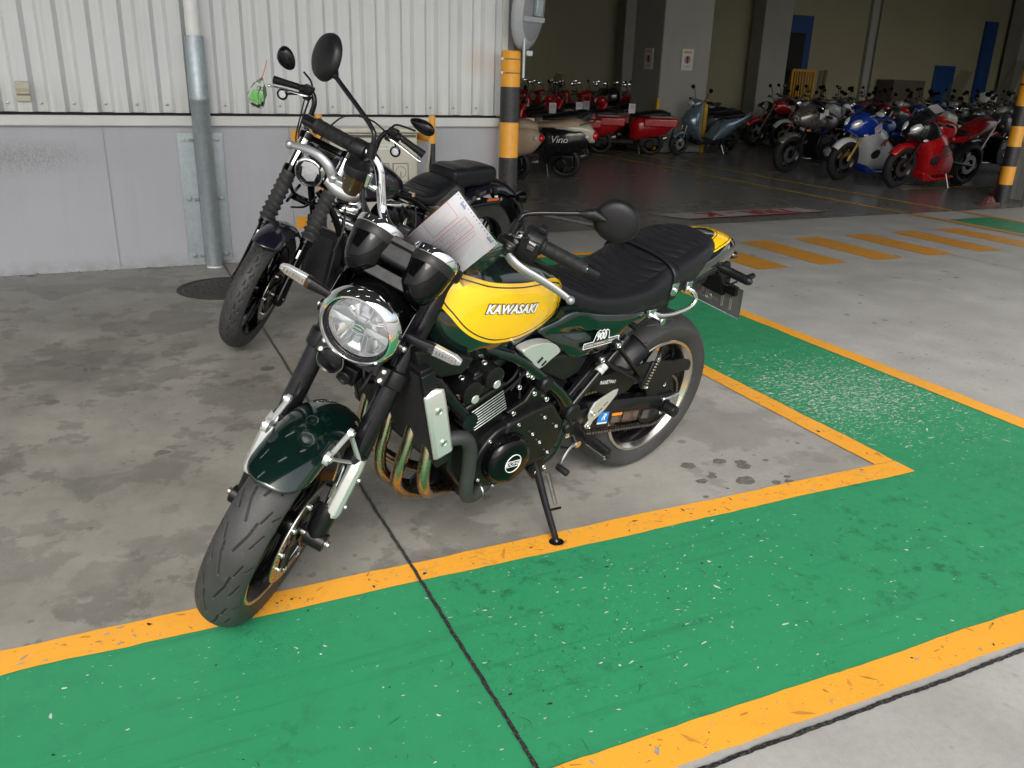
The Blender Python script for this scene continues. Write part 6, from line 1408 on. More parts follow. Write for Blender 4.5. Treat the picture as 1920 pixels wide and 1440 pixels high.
for sg in (1, -1): zz += [(.01, sg*.022, .022, sg*.022, .002), (.022, sg*.022, .026, sg*.032, .002), (.026, sg*.032, .045, sg*.034, .002), (.0, sg*.045, .012, sg*.05, .002), (.034, sg*.048, .046, sg*.054, .002)]
cwheel('front_wheel', 1.63, .331, .331, .053, .249, CX, zz, .064, cru, .072)
cwheel('rear_wheel', 0, .323, .323, .072, .215, None, zz, .064, cru)
for sg in (1, -1):
    Y = .115*sg
    mb = MB(CX); mb.lathe([(.015, -.045), (.024, -.035), (.030, -.01), (.0275, .05), (.0255, .10), (.0250, .28), (.027, .30), (.033, .305), (.033, .33)], ck(0, 0, Y), CU, 32); mb.cyl(V(1.63, Y-.02*sg, .331), V(1.63, Y+.028*sg, .331), .020, n=20); fl = mb.build('fork_leg', blkg, cru)
    pr = [(.033, .325)]
    for i in range(8): pr += [(.0335, .335+i*.031), (.0460-.0008*i, .348+i*.031), (.0335, .362+i*.031)]
    pr += [(.036, .585), (.036, .60), (.03, .602)]
    mb = MB(CX); mb.lathe(pr, ck(0, 0, Y), CU, 36); mb.build('fork_gaiter', rub, fl, ang=25)
    mb = MB(CX); mb.lathe([(.028, .60), (.028, .82), (.024, .825), (0, .826)], ck(0, 0, Y), CU, 28); mb.build('chrome_tube', chrome, fl)
    mb = MB(CX); mb.box(ck(.12, -.024, Y+.014*sg), (.012, .012, .085), rot=(0, R(-30), 0)); mb.build('orange_reflector', M('amber_reflector', (.6, .10, .01), .15, coat=1), fl, bev=.002)
    mb = MB(CX); mb.box(ck(.24, .028, Y), (.03, .012, .05), rot=(0, R(-30), 0)); mb.build('fork_clip', silp, fl, bev=.002)
mb = MB(CX)
for s_ in (.615, .80):
    for sg in (1, -1): mb.lathe([(.028, -.018), (.038, -.018), (.038, .018), (.028, .018)], ck(s_, 0, .115*sg), CU, 28)
    mb.box(ck(s_, -.01, 0), (.06, .20, .03), rot=(0, R(-30), 0))
mb.build('fork_clamps', blkg, cru, bev=.004)
mb = MB(CX); mb.tube([(1.29, -.11, .78), (1.34, -.05, .755), (1.35, .04, .75), (1.30, .11, .77)], [.010, .010], n=10); mb.box((1.32, -.03, .735), (.03, .09, .03)); mb.tube([(1.30, .05, .78), (1.34, .02, .72), (1.30, -.06, .66)], [.006, .006], n=8); mb.tube([(1.30, -.05, .80), (1.36, -.07, .72), (1.32, -.08, .70)], [.008, .008], n=8); mb.build('lamp_bracket', blkg, cru, bev=.004)
na, nb_ = 40, 24; P = np.zeros((na, nb_, 3))
for j in range(nb_):
    ph = -1+2*j/(nb_-1)
    for i in range(na):
        a = R((62+10*abs(ph)**2)+(75-14*abs(ph)**2)*i/(na-1)); an = ph*R(88); r = .365-.048*(1-math.cos(an)); P[i, j] = (1.63+r*math.cos(a), .072*math.sin(an), .331+r*math.sin(a))
o = grid_mesh('front_mudguard', indigo, cru, P, wrapv=False, xf=CX); md = o.modifiers.new('s', 'SOLIDIFY'); md.thickness = .003
CHd = V(1.385, 0, .925); hxc = V(.97, 0, -.12).normalized()
hl2 = MB(CX).lathe([(0, -.115), (.04, -.105), (.066, -.07), (.0745, -.02), (.0745, .0)], CHd, hxc, 48).build('headlight', blkg, cru)
MB(CX).lathe([(.0735, -.002), (.0770, .004), (.0745, .018), (.068, .021), (.066, .012)], CHd, hxc, 48).build('chrome_bezel', chrome, hl2)
MB(CX).lathe([(.067, .012), (.060, .014), (.052, -.005), (.03, -.012), (0, -.014)], CHd, hxc, 40).build('reflector', M('lamp_inner_black', (.02, .02, .02), .25, metal=.3), hl2)
mb = MB(CX); l2 = lambda a, b, c: CHd+V(0, 1, 0)*a+V(-hxc.z, 0, hxc.x)*b+hxc*c
mb._add([l2(-.050, .014, .012), l2(.050, .014, .012), l2(.040, .046, .012), l2(.0, .058, .012), l2(-.040, .046, .012)], [(0, 1, 2, 3, 4)]); mb._add([l2(-.040, .012, .010), l2(.040, .012, .010), l2(.034, -.034, .010), l2(0, -.052, .010), l2(-.034, -.034, .010)], [(0, 1, 2, 3, 4)]); mb.box(l2(0, -.005, .008), (.012, .03, .02)); mb.box(l2(-.02, -.01, .008), (.01, .008, .04)); mb.box(l2(.02, -.01, .008), (.01, .008, .04)); mb.build('led_reflector', M('reflector_white_edge', (.88, .90, .94), .25, metal=.05, var=.02), hl2, smooth=False)
MB(CX).lathe([(0, .024), (.04, .0225), (.066, .018)], CHd, hxc, 40).build('lens', clear, hl2)
# bars
CB = [(1.13, 0, .945), (1.12, .05, .94), (1.08, .10, .925), (1.035, .155, .940), (1.015, .188, .985), (1.005, .190, 1.05), (.995, .192, 1.11), (.985, .215, 1.150), (.980, .26, 1.160), (.978, .43, 1.127)]
mb = MB(CX); mb.tube([V(a, -b, c) for a, b, c in CB[::-1]]+[V(*p) for p in CB[1:]], [.0135, .0135], n=18); cb_ = mb.build('handlebar', blks, cru)
for sg in (1, -1):
    a, b = V(.979, .30*sg, 1.152), V(.977, .435*sg, 1.126); mb = MB(CX); mb.tube([a, a.lerp(b, .5), b], [.0165, .0175, .021], n=20); mb.build('grip', grip, cb_)
    mb = MB(CX); mb.tube([(1.0, .225*sg, 1.146), (1.03, .245*sg, 1.143), (1.032, .32*sg, 1.130), (1.025, .43*sg, 1.102)], [.011, .012, .010, .008], n=12, sq=.6); mb.ell((1.025, .435*sg, 1.101), .009); mb.build('lever', chrome, cb_)
    mb = MB(CX); mb.tube([(.985, .235*sg, 1.155), (.982, .29*sg, 1.150)], [.025, .024], n=16); mb.box((.990, .245*sg, 1.170), (.05, .055, .03)); mb.box((1.005, .235*sg, 1.135), (.05, .035, .03)); mb.build('switch_housing', blk, cb_, bev=.006)
    mb = MB(CX); mb.tube([(.99, .225*sg, 1.18), (.985, .25*sg, 1.21), (.985, .35*sg, 1.225)] if sg > 0 else [(.99, -.225, 1.18), (.98, -.25, 1.21), (.975, -.30, 1.235)], [.0055, .0055], n=10); ms2 = mb.build('mirror', blks, cb_)
    c = V(.985, .405*sg, 1.258) if sg < 0 else V(.985, .375, 1.272); n_ = V(1, -.15*sg, .05).normalized(); up = V(0, 0, 1); sd = up.cross(n_); nn = 40; prf = [(0, .016), (.5, .014), (.85, .006), (1, -.006), (.94, -.010)]; vs = []
    if sg > 0: c = V(.985, .372, 1.262)
    for i in range(nn):
        t = 2*PI*i/nn; e = (sd*math.cos(t)*.074+up*math.sin(t)*(.036+.008*math.cos(t)*sg) if sg > 0 else (sd*.8+up*.6)*math.cos(t)*.046+(up*.8-sd*.6)*math.sin(t)*(.060+.010*math.cos(t)))
        for r_, h in prf: vs.append(c+e*r_+n_*h)
    m = MB(CX); m._add(vs, [(i*5+k, ((i+1) % nn)*5+k, ((i+1) % nn)*5+k+1, i*5+k+1) for i in range(nn) for k in range(4)]); m.build('mirror_shell', blks, ms2, ang=70)
    m = MB(CX); m.ell(c-n_*.008, (.002, .055 if sg > 0 else .036, .027 if sg > 0 else .040)); m.build('mirror_glass', chrome, ms2)
    sp = V(1.045, .300*sg, 1.095) if sg > 0 else V(1.06, -.345, 1.105)
    m = MB(CX); m.lathe([(0, -.034), (.018, -.030), (.027, -.012), (.0295, .004), (.026, .006)], sp, (1, 0, -.05), 28); m.cyl(sp-V(.02, 0, 0), V(1.0, .27*sg, 1.13), .006); ts = m.build('turn_signal', blkg, cb_)
    MB(CX).lathe([(0, -.002), (.010, .0), (.019, .004)], sp, (1, 0, -.05), 24).build('reflector', edgm, ts); MB(CX).lathe([(0, .012), (.014, .011), (.0262, .005)], sp, (1, 0, -.05), 24).build('lens', clear, ts)
for P_, R_ in (([(1.0, .22, 1.15), (1.05, .12, 1.19), (1.10, .0, 1.16), (1.16, -.06, 1.02), (1.2, -.03, .9)], [.0045, .0045]), ([(1.01, -.22, 1.14), (1.04, -.215, 1.0), (1.06, -.20, .93), (1.15, -.10, .85)], [.005, .005]), ([(.99, -.25, 1.13), (1.02, -.235, 1.02), (1.05, -.21, .9), (1.18, -.08, .8)], [.004, .004])): MB(CX).tube(P_, R_, n=10).build('control_cable', blk, cb_)
mb = MB(CX); mb.box((1.13, 0, .93), (.05, .13, .05)); mb.build('riser', blkg, cru, bev=.006)
# tank, seat, pad, fender
ctr = [(.705, .80, .77, .03, .785), (.74, .842, .74, .085, .79), (.80, .888, .725, .125, .80), (.88, .932, .716, .150, .815), (.96, .958, .716, .160, .825), (1.04, .968, .726, .158, .835), (1.11, .960, .745, .138, .842), (1.17, .93, .78, .095, .85), (1.19, .89, .82, .045, .855)]
ctk = grid_mesh('fuel_tank', indigo, cru, loft_rows(ctr, 70, 64, .85, .8), ang=70, caps=True)
def cts(x, z, sg, lift):
    T_ = interp_rows(ctr, np.array([x]))[0]; s = min(1, abs(z-T_[4])/((T_[1]-T_[4]) if z > T_[4] else (T_[4]-T_[2]))); ex = .85 if z > T_[4] else .8; s = s**(1/ex); return V(x, sg*(T_[3]*math.sqrt(1-s*s)**ex+lift), z)
for sg in (1, -1):
    mb = MB(); bx = [cts(x_, z_, sg, .003) for x_, z_ in ((1.028, .808), (.873, .803), (.873, .827), (1.028, .827))]; mb._add(bx, [(0, 1, 2, 3)]); bd_ = mb.build('badge', M('badge_grey', (.25, .26, .24), .35, metal=.6), ctk, solid=.003)
    mb = MB(); vs, fs = text_pts('HARLEY-DAVIDSON', .0165, offset=.0006); mb._add([cts(.95-sg*a*.98, .8165+b, sg, .0056) for a, b, c in vs], fs); mb.build('badge_letters', dark, bd_, smooth=False)
cs = [(.235, .735, .675, .07, .70), (.27, .775, .668, .12, .71), (.33, .812, .662, .138, .72), (.40, .820, .660, .145, .725), (.46, .800, .66, .150, .72), (.52, .765, .662, .148, .71), (.58, .748, .668, .135, .71), (.64, .752, .69, .11, .725), (.70, .780, .725, .075, .75), (.73, .795, .765, .04, .78)]
P = loft_rows(cs, 200, 72, .65, .6); X, Y = P[:, :, 0], P[:, :, 1]; P[:, :, 2] -= .004*np.exp(-((((Y+.5) % .026)-.013)/.003)**2)*(np.abs(Y) < .085)*(X > .33)*(X < .50)
P[:, :, 2] -= .004*np.exp(-((((X+.12*np.abs(Y)) % .05)-.025)/.003)**2)*(np.abs(Y) < .12)*(X > .50)
grid_mesh('seat', vinyl, cru, P, ang=80, caps=True)
pr_ = [(-.03, .825, .79, .07, .805), (-.015, .850, .775, .10, .80), (.03, .866, .765, .115, .80), (.20, .872, .750, .122, .80), (.33, .868, .755, .118, .80), (.362, .855, .765, .10, .80), (.375, .825, .78, .06, .80)]
P = loft_rows(pr_, 120, 72, .4, .5); Y = P[:, :, 1]; P[:, :, 2] -= .003*np.exp(-((((Y+.5) % .03)-.015)/.003)**2)*(np.abs(Y) < .075)*(P[:, :, 0] > .02)*(P[:, :, 0] < .33)*(P[:, :, 2] > .84)
grid_mesh('pillion_pad', vinyl, cru, P, ang=80, caps=True)
na, nb_ = 60, 30; P = np.zeros((na, nb_, 3))
for j in range(nb_):
    ph = -1+2*j/(nb_-1)
    for i in range(na):
        a = R(142-(142-12)*i/(na-1)); ax_ = math.cos(a); an = ph*R(95); r = .430-.075*(1-math.cos(an))+.02*math.sin(a); P[i, j] = (r*math.cos(a)*-1, .115*math.sin(an), .333+r*math.sin(a))
o = grid_mesh('rear_mudguard', indigo, cru, P[::-1], wrapv=False); md = o.modifiers.new('s', 'SOLIDIFY'); md.thickness = .004
for sg in (1, -1):
    mb = MB(); mb.box((.005, .118*sg, .657), (.105, .010, .028), rot=(0, .02, 0)); mb.build('orange_reflector', M('amber_reflector', (.6, .10, .01), .15, coat=1), cru, bev=.003)
    mb = MB(); mb.cyl((-.065, .11*sg, .662), (-.065, .125*sg, .662), .011); mb.build('bolt', bolt, cru)
    mb = MB(); mb.prism([(.25, .68), (.12, .695), (-.08, .685), (-.20, .655), (-.20, .64), (.1, .63), (.30, .60)], .1185*sg-.004, .1185*sg+.004) if False else mb.tube([(.40, .12*sg, .60), (.2, .122*sg, .64), (-.05, .122*sg, .645)], [.014, .012], n=10); mb.build('fender_strut', blks, cru)
    mb = MB(); mb.tube([(-.15, .10*sg, .672), (-.17, .17*sg, .675)], [.010, .010], n=10); mb.lathe([(0, .05), (.02, .045), (.036, .02), (.040, -.005), (.036, -.012), (0, -.014)], (-.185, .19*sg, .68), (1, 0, .05), 28); mb.build('turn_signal', blkg, cru)
mb = MB(); mb.box((-.30, 0, .52), (.02, .19, .12), rot=(0, .2, 0)); mb.box((-.28, 0, .60), (.05, .15, .06)); mb.build('plate_bracket', blk, cru, bev=.005)
# V-twin
ch_ = chrome; eg = MB(); eg.prism([(.52, .50), (.62, .30), (.80, .22), (1.0, .24), (1.10, .36), (1.08, .48), (.9, .52)], -.13, .13); ce = eg.build('engine', blkm, cru, bev=.02, seg=3)
for k, (bx_, tx, tz) in enumerate(((.76, .66, .70), (.92, 1.05, .70))):
    a = V(bx_, 0, .48); b = V(tx, 0, tz); d = (b-a).normalized(); mb = MB()
    for i in range(9): mb.lathe([(.05, i*.022), (.082, i*.022+.002), (.082, i*.022+.008), (.05, i*.022+.011)], a, d, 28)
    mb.lathe([(.0, 0), (.055, 0), (.055, .2), (0, .2)], a, d, 24); mb.build('finned_cylinder', blkm, ce, ang=20)
    mb = MB(); mb.tube([b-d*.01, b+d*.03, b+d*.05], [.085, .08, .06], n=24, sq=.9); mb.build('rocker_cover', ch_, ce, bev=.004)
    mb = MB(); mb.cyl(V(bx_+.02, .11, .42), V((tx+bx_)/2+.02, .11, .62), .014); mb.build('pushrod_tube', ch_, ce)
mb = MB(); mb.lathe([(0, .09), (.05, .085), (.085, .06), (.095, .0)], (.87, .07, .63), (0, 1, 0), 40); mb.build('air_cleaner', blkg, ce)
mb = MB(); mb.lathe([(0, .06), (.07, .055), (.10, .03), (.105, 0)], (.70, .12, .36), (0, 1, 0), 40); mb.build('primary_cover', blkg, ce); mb = MB(); mb.lathe([(0, .05), (.06, .045), (.085, .02), (.09, 0)], (.95, .12, .36), (0, 1, 0), 40); mb.build('cam_cover', ch_, ce)
for (a, b, r0, r1) in (((1.20, .06, .66), (1.08, .12, .60), .042, .034), ((1.17, .02, .71), (1.10, .10, .70), .034, .030), ((.92, .10, .715), (.80, .12, .705), .026, .022), ((1.02, .12, .62), (1.0, .13, .52), .020, .018)):
    mb = MB(); mb.tube([a, V(*a).lerp(V(*b), .5), b], [r0*.8, r0, r1], n=20, sq=.8); mb.ell(b, r1*.98); mb.build('chrome_fitting', ch_, ce)
mb = MB(); rr = random.Random(4)
for i in range(12):
    a = V(rr.uniform(.6, 1.2), .10, rr.uniform(.6, .74)); b = a+V(rr.uniform(-.15, .15), rr.uniform(0, .04), rr.uniform(-.25, -.08)); mb.tube([a, (a+b)/2+V(0, .03, 0), b], [.006, .006], n=6)
mb.build('hoses_and_wires', blk, cru)
mb = MB(); mb.box((1.215, 0, .43), (.06, .24, .30), rot=(0, R(-16), 0)); oc = mb.build('oil_cooler', blk, cru, bev=.01)
mb = MB()
for i in range(26): mb.box((1.245-.0032*i*.0+.0, 0, .31+i*.0092), (.012, .18, .004), rot=(0, R(-16), 0)) if False else mb.box(V(1.249, 0, .43)+V(-.28, 0, .96)*((i-13)*.0095)*1.0, (.01, .18, .004), rot=(0, R(-16), 0))
mb.build('cooler_fins', M('fin_grey', (.04, .04, .042), .4), oc)
mb = MB(); mb.box((1.20, .16, .37), (.05, .06, .07)); mb.box((1.19, -.12, .60), (.05, .05, .06)); mb.build('horn', blk, cru, bev=.008)
for sg in (1, -1):
    mb = MB(); mb.tube([(1.28, .03*sg, .80), (1.22, .09*sg, .68), (1.15, .12*sg, .45), (1.08, .12*sg, .26), (.9, .13*sg, .19), (.5, .14*sg, .22), (.42, .15*sg, .36)], [.019, .019], n=14); mb.tube([(1.26, .03*sg, .84), (1.0, .06*sg, .80), (.72, .11*sg, .735), (.60, .13*sg, .665), (.42, .14*sg, .60), (.35, .14*sg, .45)], [.018, .017], n=14); mb.build('frame_tube', blkg, cru)
    mb = MB(); mb.cyl((.705, .10*sg, .755), (.705, .135*sg, .755), .012); mb.build('bolt', chrome, cru)
mb = MB(); mb.box((.45, 0, .50), (.22, .20, .26)); mb.build('oil_tank', indigo, cru, bev=.03, seg=3)
mb = MB(); mb.tube([(1.1, -.1, .5), (1.15, -.14, .35), (1.0, -.17, .22), (.5, -.19, .24), (-.15, -.20, .27)], [.022, .03, .042, .045], n=20); mb.build('exhaust_pipe', chrome, cru)
for sg in (1, -1):
    mb = MB(); mb.cyl((.95, .14*sg, .30), (.95, .25*sg, .30), .014); mb.build('foot_peg', grip, cru)
mb = MB(); mb.tube([(.62, .12, .24), (.60, .20, .12), (.58, .27, .045)], [.012, .010], n=12); mb.build('side_stand', blks, cru)
mb = MB(); mb.tube([(.55, .13, .53), (.30, .13, .42), (0, .115, .323)], [.024, .018], n=12); mb.mirror_y(); mb.build('swingarm', blkg, cru)
# passenger pegs folded up + small bits seen over the paper
for x in (.19, .03):
    mb = MB(); mb.tube([(x, .135, .745), (x-.01, .15, .700)], [.018, .011], n=14); mb.build('strap_peg', blk, cru)
    mb = MB(); mb.cyl((x-.012, .150, .697), (x-.013, .151, .688), .011); mb.build('peg_tip', white, cru)
# bag with green sheet tied on the right lever
bag = thing('plastic_bag', 'small clear bag holding bright green paper, tied to the cruiser brake lever', 'bag')
bag.matrix_world = cru.matrix_world.copy()
WT = (cru.matrix_world @ CX)
ctr_ = V(1.035, -.478, 1.028)
# shape of the bag hangs vertically, built round its own centre
Lm = (Matrix.Rotation(R(7.4), 4, 'X'))
mb = MB(CX); secs = []
for zt_, wy, wx in ((.098, .004, .004), (.085, .012, .008), (.06, .032, .016), (.02, .046, .022), (-.02, .050, .024), (-.045, .046, .018), (-.055, .040, .006)):
    secs.append([ctr_+V(wx*math.cos(t)+.004*math.sin(5*t+zt_*60), wy*math.sin(t)*(1+.08*math.sin(3*t+zt_*70)), zt_) for t in np.linspace(0, 2*PI, 22, endpoint=False)])
mb.loft(secs); mb.build('bag_film', glass('thin_clear_film', (.99, .99, 1), .10, .0), bag, ang=20)
mb = MB(CX); vs = []
for i in range(7):
    for j in range(6): vs.append(ctr_+V(.008*math.sin(i+j*.8), -.034+.068*i/6, -.040+.075*j/5*(1-.25*abs(i-3)/3)))
mb._add(vs, [(i*6+j, i*6+j+1, (i+1)*6+j+1, (i+1)*6+j) for i in range(6) for j in range(5)]); mb.build('green_paper', M('bright_green_paper', (.22, .66, .16), .6, var=.1), bag)
mb = MB(CX); mb.tube([ctr_+V(.012, .008, .06), ctr_+V(.018, .01, .01), ctr_+V(.016, .022, -.015)], [.002, .002], n=6); mb.torus(ctr_+V(.018, .006, .045), (1, 0, 0), .010, .0015, 16, 5); mb.torus(ctr_+V(.018, .022, .05), (1, .2, 0), .009, .0015, 16, 5); mb.box(ctr_+V(.014, .01, -.048), (.01, .045, .010)); mb.build('keys', M('key_black', (.02, .02, .02), .3), bag)
mb = MB(CX); mb.tube([ctr_+V(-.01, .0, .085), ctr_+V(-.008, -.004, .10), ctr_+V(-.01, -.002, .125), ctr_+V(-.012, -.004, .19)], [.0035, .0024, .002], n=6); mb.build('orange_band', M('orange_band', (.75, .10, .02), .5), bag)
# ================================================================== BIKES INSIDE THE WAREHOUSE
def bgm(name, col, rough=.25, metal=0, coat=.8): return M(name, col, rough, metal=metal, coat=coat, var=.06, nscale=6)
c_red = bgm('bike_red', (.42, .006, .010)); c_bl = bgm('bike_blue', (.004, .035, .30)); c_wh = bgm('bike_white', (.62, .64, .66)); c_gr = bgm('bike_gunmetal', (.20, .19, .175), .28, .6); c_sb = bgm('scooter_steel_blue', (.16, .23, .29), .25, .5)
c_cr = bgm('scooter_cream', (.52, .48, .38)); c_tan = bgm('scooter_tan', (.42, .32, .21), .5, coat=.1); c_bk = bgm('bike_black', (.008, .008, .010)); c_dg = bgm('bike_dark_grey', (.06, .065, .07), .3, .4); c_lg = bgm('bike_light_grey', (.30, .36, .40)); c_mr = bgm('bike_maroon', (.16, .01, .012))
lampr = M('red_lamp_lens', (.65, .01, .012), .08, coat=1); tagm = M('paper_tag', (.66, .66, .72), .6, var=.02); tyb = M('bg_tyre', (.011, .011, .012), .6, var=.2); amb = M('amber_lens', (.55, .14, .01), .12, coat=1)
screen = glass('windscreen', (.72, .74, .70), .05, .30); headg = M('headlamp_glass', (.85, .87, .90), .10, metal=.35, coat=1)
def bwheel(p, x, r, w=.05, rim='rim', mt=None, st=None, disc=True, xf=None):
    o = MB(xf).lathe([(r*.68, -w*.8), (r*.80, -w), (r*.93, -w*.8), (r, -w*.25), (r, w*.25), (r*.93, w*.8), (r*.80, w), (r*.68, w*.8)], (x, 0, r), (0, 1, 0), 36).build('wheel', tyb, p)
    m = MB(xf); m.lathe([(r*.70, -w*.7), (r*.62, -w*.3), (r*.62, w*.3), (r*.70, w*.7)], (x, 0, r), (0, 1, 0), 36)
    for i in range(5): a = 2*PI*i/5; m.tube([V(x, 0, r), V(x+r*.66*math.cos(a), 0, r+r*.66*math.sin(a))], [.022, .013], n=6)
    m.build(rim, mt or blks, o)
    if disc: m = MB(xf); m.lathe([(r*.24, w*.95), (r*.44, w*.95), (r*.44, w*.88)], (x, 0, r), (0, 1, 0), 28); m.build('brake_disc', steel, o)
    return o
def box_lo(rows, nu=30, nv=28, t=.7, b=.8): return loft_rows(rows, nu, nv, t, b)
def paper_tag_on(p, c, w=.12, h=.17, rz=0.0, txt=True, ry=0.0):
    rot = Matrix.Rotation(rz, 3, 'Z') @ Matrix.Rotation(ry, 3, 'Y'); m = MB(); m.box(c, (w, .003, h), rot=rot); t = m.build('price_card', tagm, p)
    if txt:
        m = MB()
        for k in range(3): m.box(V(*c)+rot @ V(0, .0025, h*(.30-k*.13)), (w*.7, .001, h*.035), rot=rot); m.box(V(*c)+rot @ V(0, -.0025, h*(.30-k*.13)), (w*.7, .001, h*.035), rot=rot)
        m.build('card_print', M('card_ink', (.3, .08, .12), .6), t)
def bars(p, x, z, w, rise=.05, rake=.12, mir=True, screenm=None, mt=None):
    m = MB(); m.tube([(x-rake, -w, z+rise-.02), (x-.06, -w*.5, z+rise), (x, 0, z), (x-.06, w*.5, z+rise), (x-rake, w, z+rise-.02)], [.012, .012], n=8); hb_ = m.build('handlebar', mt or steel, p)
    for sg in (1, -1):
        MB().cyl((x-rake*.75, w*.72*sg, z+rise-.012), (x-rake, w*1.02*sg, z+rise-.02), .018, n=10).build('grip', grip, hb_)
        MB().tube([(x-.03, w*.5*sg, z+rise-.02), (x-.02, w*.75*sg, z+rise-.03), (x-.05, w*sg, z+rise-.04)], [.008, .007], n=6).build('lever', alu, hb_)
        if mir:
            m = MB(); m.tube([(x-.07, w*.55*sg, z+rise+.01), (x-.06, w*.62*sg, z+rise+.12), (x-.06, w*.80*sg, z+rise+.18)], [.006, .006], n=6); m.ell((x-.05, w*.85*sg, z+rise+.20), (.012, .06, .038), 14, 8); ml = m.build('mirror', blks, hb_); MB().ell((x-.058, w*.85*sg, z+rise+.20), (.008, .052, .032), 12, 8).build('mirror_glass', chrome, ml)
    return hb_
def fork(p, ax, az, hx_, hz, mt, y=.09, fender=None, r=.3, gold=None):
    for sg in (1, -1):
        m = MB(); m.cyl((ax, y*sg, az), (hx_, y*sg, hz), .022, n=10); m.build('fork_leg', mt, p)
    if fender is not None:
        na, nb2 = 18, 9; P = np.zeros((na, nb2, 3))
        for i in range(na):
            for j in range(nb2): a = R(35+110*i/(na-1)); ph = -1+2*j/(nb2-1); rr_ = r*1.12-.05*abs(ph)**2; P[i, j] = (ax+rr_*math.cos(a), .075*ph, az+rr_*math.sin(a))
        o = grid_mesh('front_mudguard', fender, p, P, wrapv=False); md = o.modifiers.new('s', 'SOLIDIFY'); md.thickness = .006
def motor(p, x=.72, mt=None):
    m = MB(); m.prism([(x-.25, .30), (x-.2, .50), (x-.05, .62), (x+.22, .62), (x+.26, .40), (x+.18, .22), (x-.1, .20)], -.16, .16); e = m.build('engine', mt or blkm, p, bev=.02)
    m = MB(); m.lathe([(0, .03), (.07, .03), (.085, 0)], (x, .16, .36), (0, 1, 0), 24); m.build('engine_cover', alu, e)
    m = MB()
    for i in range(5): m.box((x+.08, 0, .50+i*.022), (.22, .33, .006), rot=(0, .3, 0))
    m.build('cooling_fins', steel, e)
    m = MB(); m.tube([(x+.2, -.08, .5), (x+.34, -.1, .38), (x+.2, -.14, .2), (x-.2, -.16, .2), (-.05, -.2, .36)], [.022, .022, .03, .045], n=12); m.build('exhaust_pipe', chrome, p)
    m = MB(); m.tube([(.52, .11, .38), (0, .12, .31)], [.03, .022], n=8); m.mirror_y(); m.build('swingarm', blks, p)
    m = MB(); m.tube([(.58, .14, .26), (.55, .24, .05), (.55, .25, .04)], [.011, .010], n=8); m.build('side_stand', steel, p)
def naked(label, x, y, hd, c, name='motorcycle', lamp=True, tagc=None, group=None, seatm=None, screen_=False, case=None, lean=8):
    p = thing(name, label, 'motorcycle', group=group); fw_ = bwheel(p, 1.40, .30); bwheel(p, 0, .31, .07)
    fork(p, 1.40, .30, 1.10, .93, steel, fender=c, r=.30); motor(p)
    grid_mesh('fuel_tank', c, p, box_lo([(.58, .84, .78, .06, .80), (.66, .92, .72, .13, .81), (.80, .97, .70, .155, .82), (.95, .99, .72, .15, .84), (1.04, .94, .78, .09, .85)]), ang=70, caps=True)
    grid_mesh('seat', seatm or vinyl, p, box_lo([(-.20, .88, .82, .06, .85), (-.1, .91, .80, .11, .84), (.15, .89, .77, .13, .82), (.32, .83, .75, .14, .79), (.5, .83, .77, .12, .80), (.62, .87, .82, .07, .84)]), ang=70, caps=True)
    grid_mesh('tail_cowl', c, p, box_lo([(-.34, .86, .82, .03, .84), (-.2, .87, .78, .10, .83), (.1, .80, .70, .12, .76), (.4, .76, .64, .12, .70), (.55, .78, .66, .10, .72)]), ang=70, caps=True)
    MB().ell((-.34, 0, .82), (.03, .05, .03), 14, 8).build('tail_light', lampr, p)
    bars(p, 1.06, .99, .36)
    for sg in (1, -1): MB().ell((1.15, .2*sg, .84), (.03, .03, .025), 12, 8).build('turn_signal', amb, p)
    h = MB().lathe([(0, -.12), (.06, -.10), (.09, -.03), (.092, .01)], (1.25, 0, .88), (1, 0, -.05), 28).build('headlight', blkg, p); MB().lathe([(.092, .0), (.098, .008), (.086, .02)], (1.25, 0, .88), (1, 0, -.05), 28).build('chrome_bezel', chrome, h); MB().lathe([(0, .028), (.05, .022), (.086, .01)], (1.25, 0, .88), (1, 0, -.05), 24).build('lens', headg, h)
    if screen_:
        m = MB(); vs = []
        for i in range(9):
            for j in range(9): u = -1+2*i/8; v = j/8; vs.append((1.26-.34*v-.10*u*u, (.26*u*(1-.25*v)), .95+.85*v))
        m._add(vs, [(i*9+j, i*9+j+1, (i+1)*9+j+1, (i+1)*9+j) for i in range(8) for j in range(8)]); m.build('windscreen', screen, p)
    if case: grid_mesh('top_case', case, p, box_lo([(-.52, 1.08, .98, .12, 1.04), (-.45, 1.20, .93, .20, 1.05), (-.2, 1.24, .92, .23, 1.05), (-.1, 1.18, .94, .18, 1.05), (-.06, 1.08, .98, .1, 1.04)]), ang=70, caps=True)
    if tagc: paper_tag_on(p, tagc, .20, .15, PI/2)
    pose_root(p, x, y, hd, lean); return p
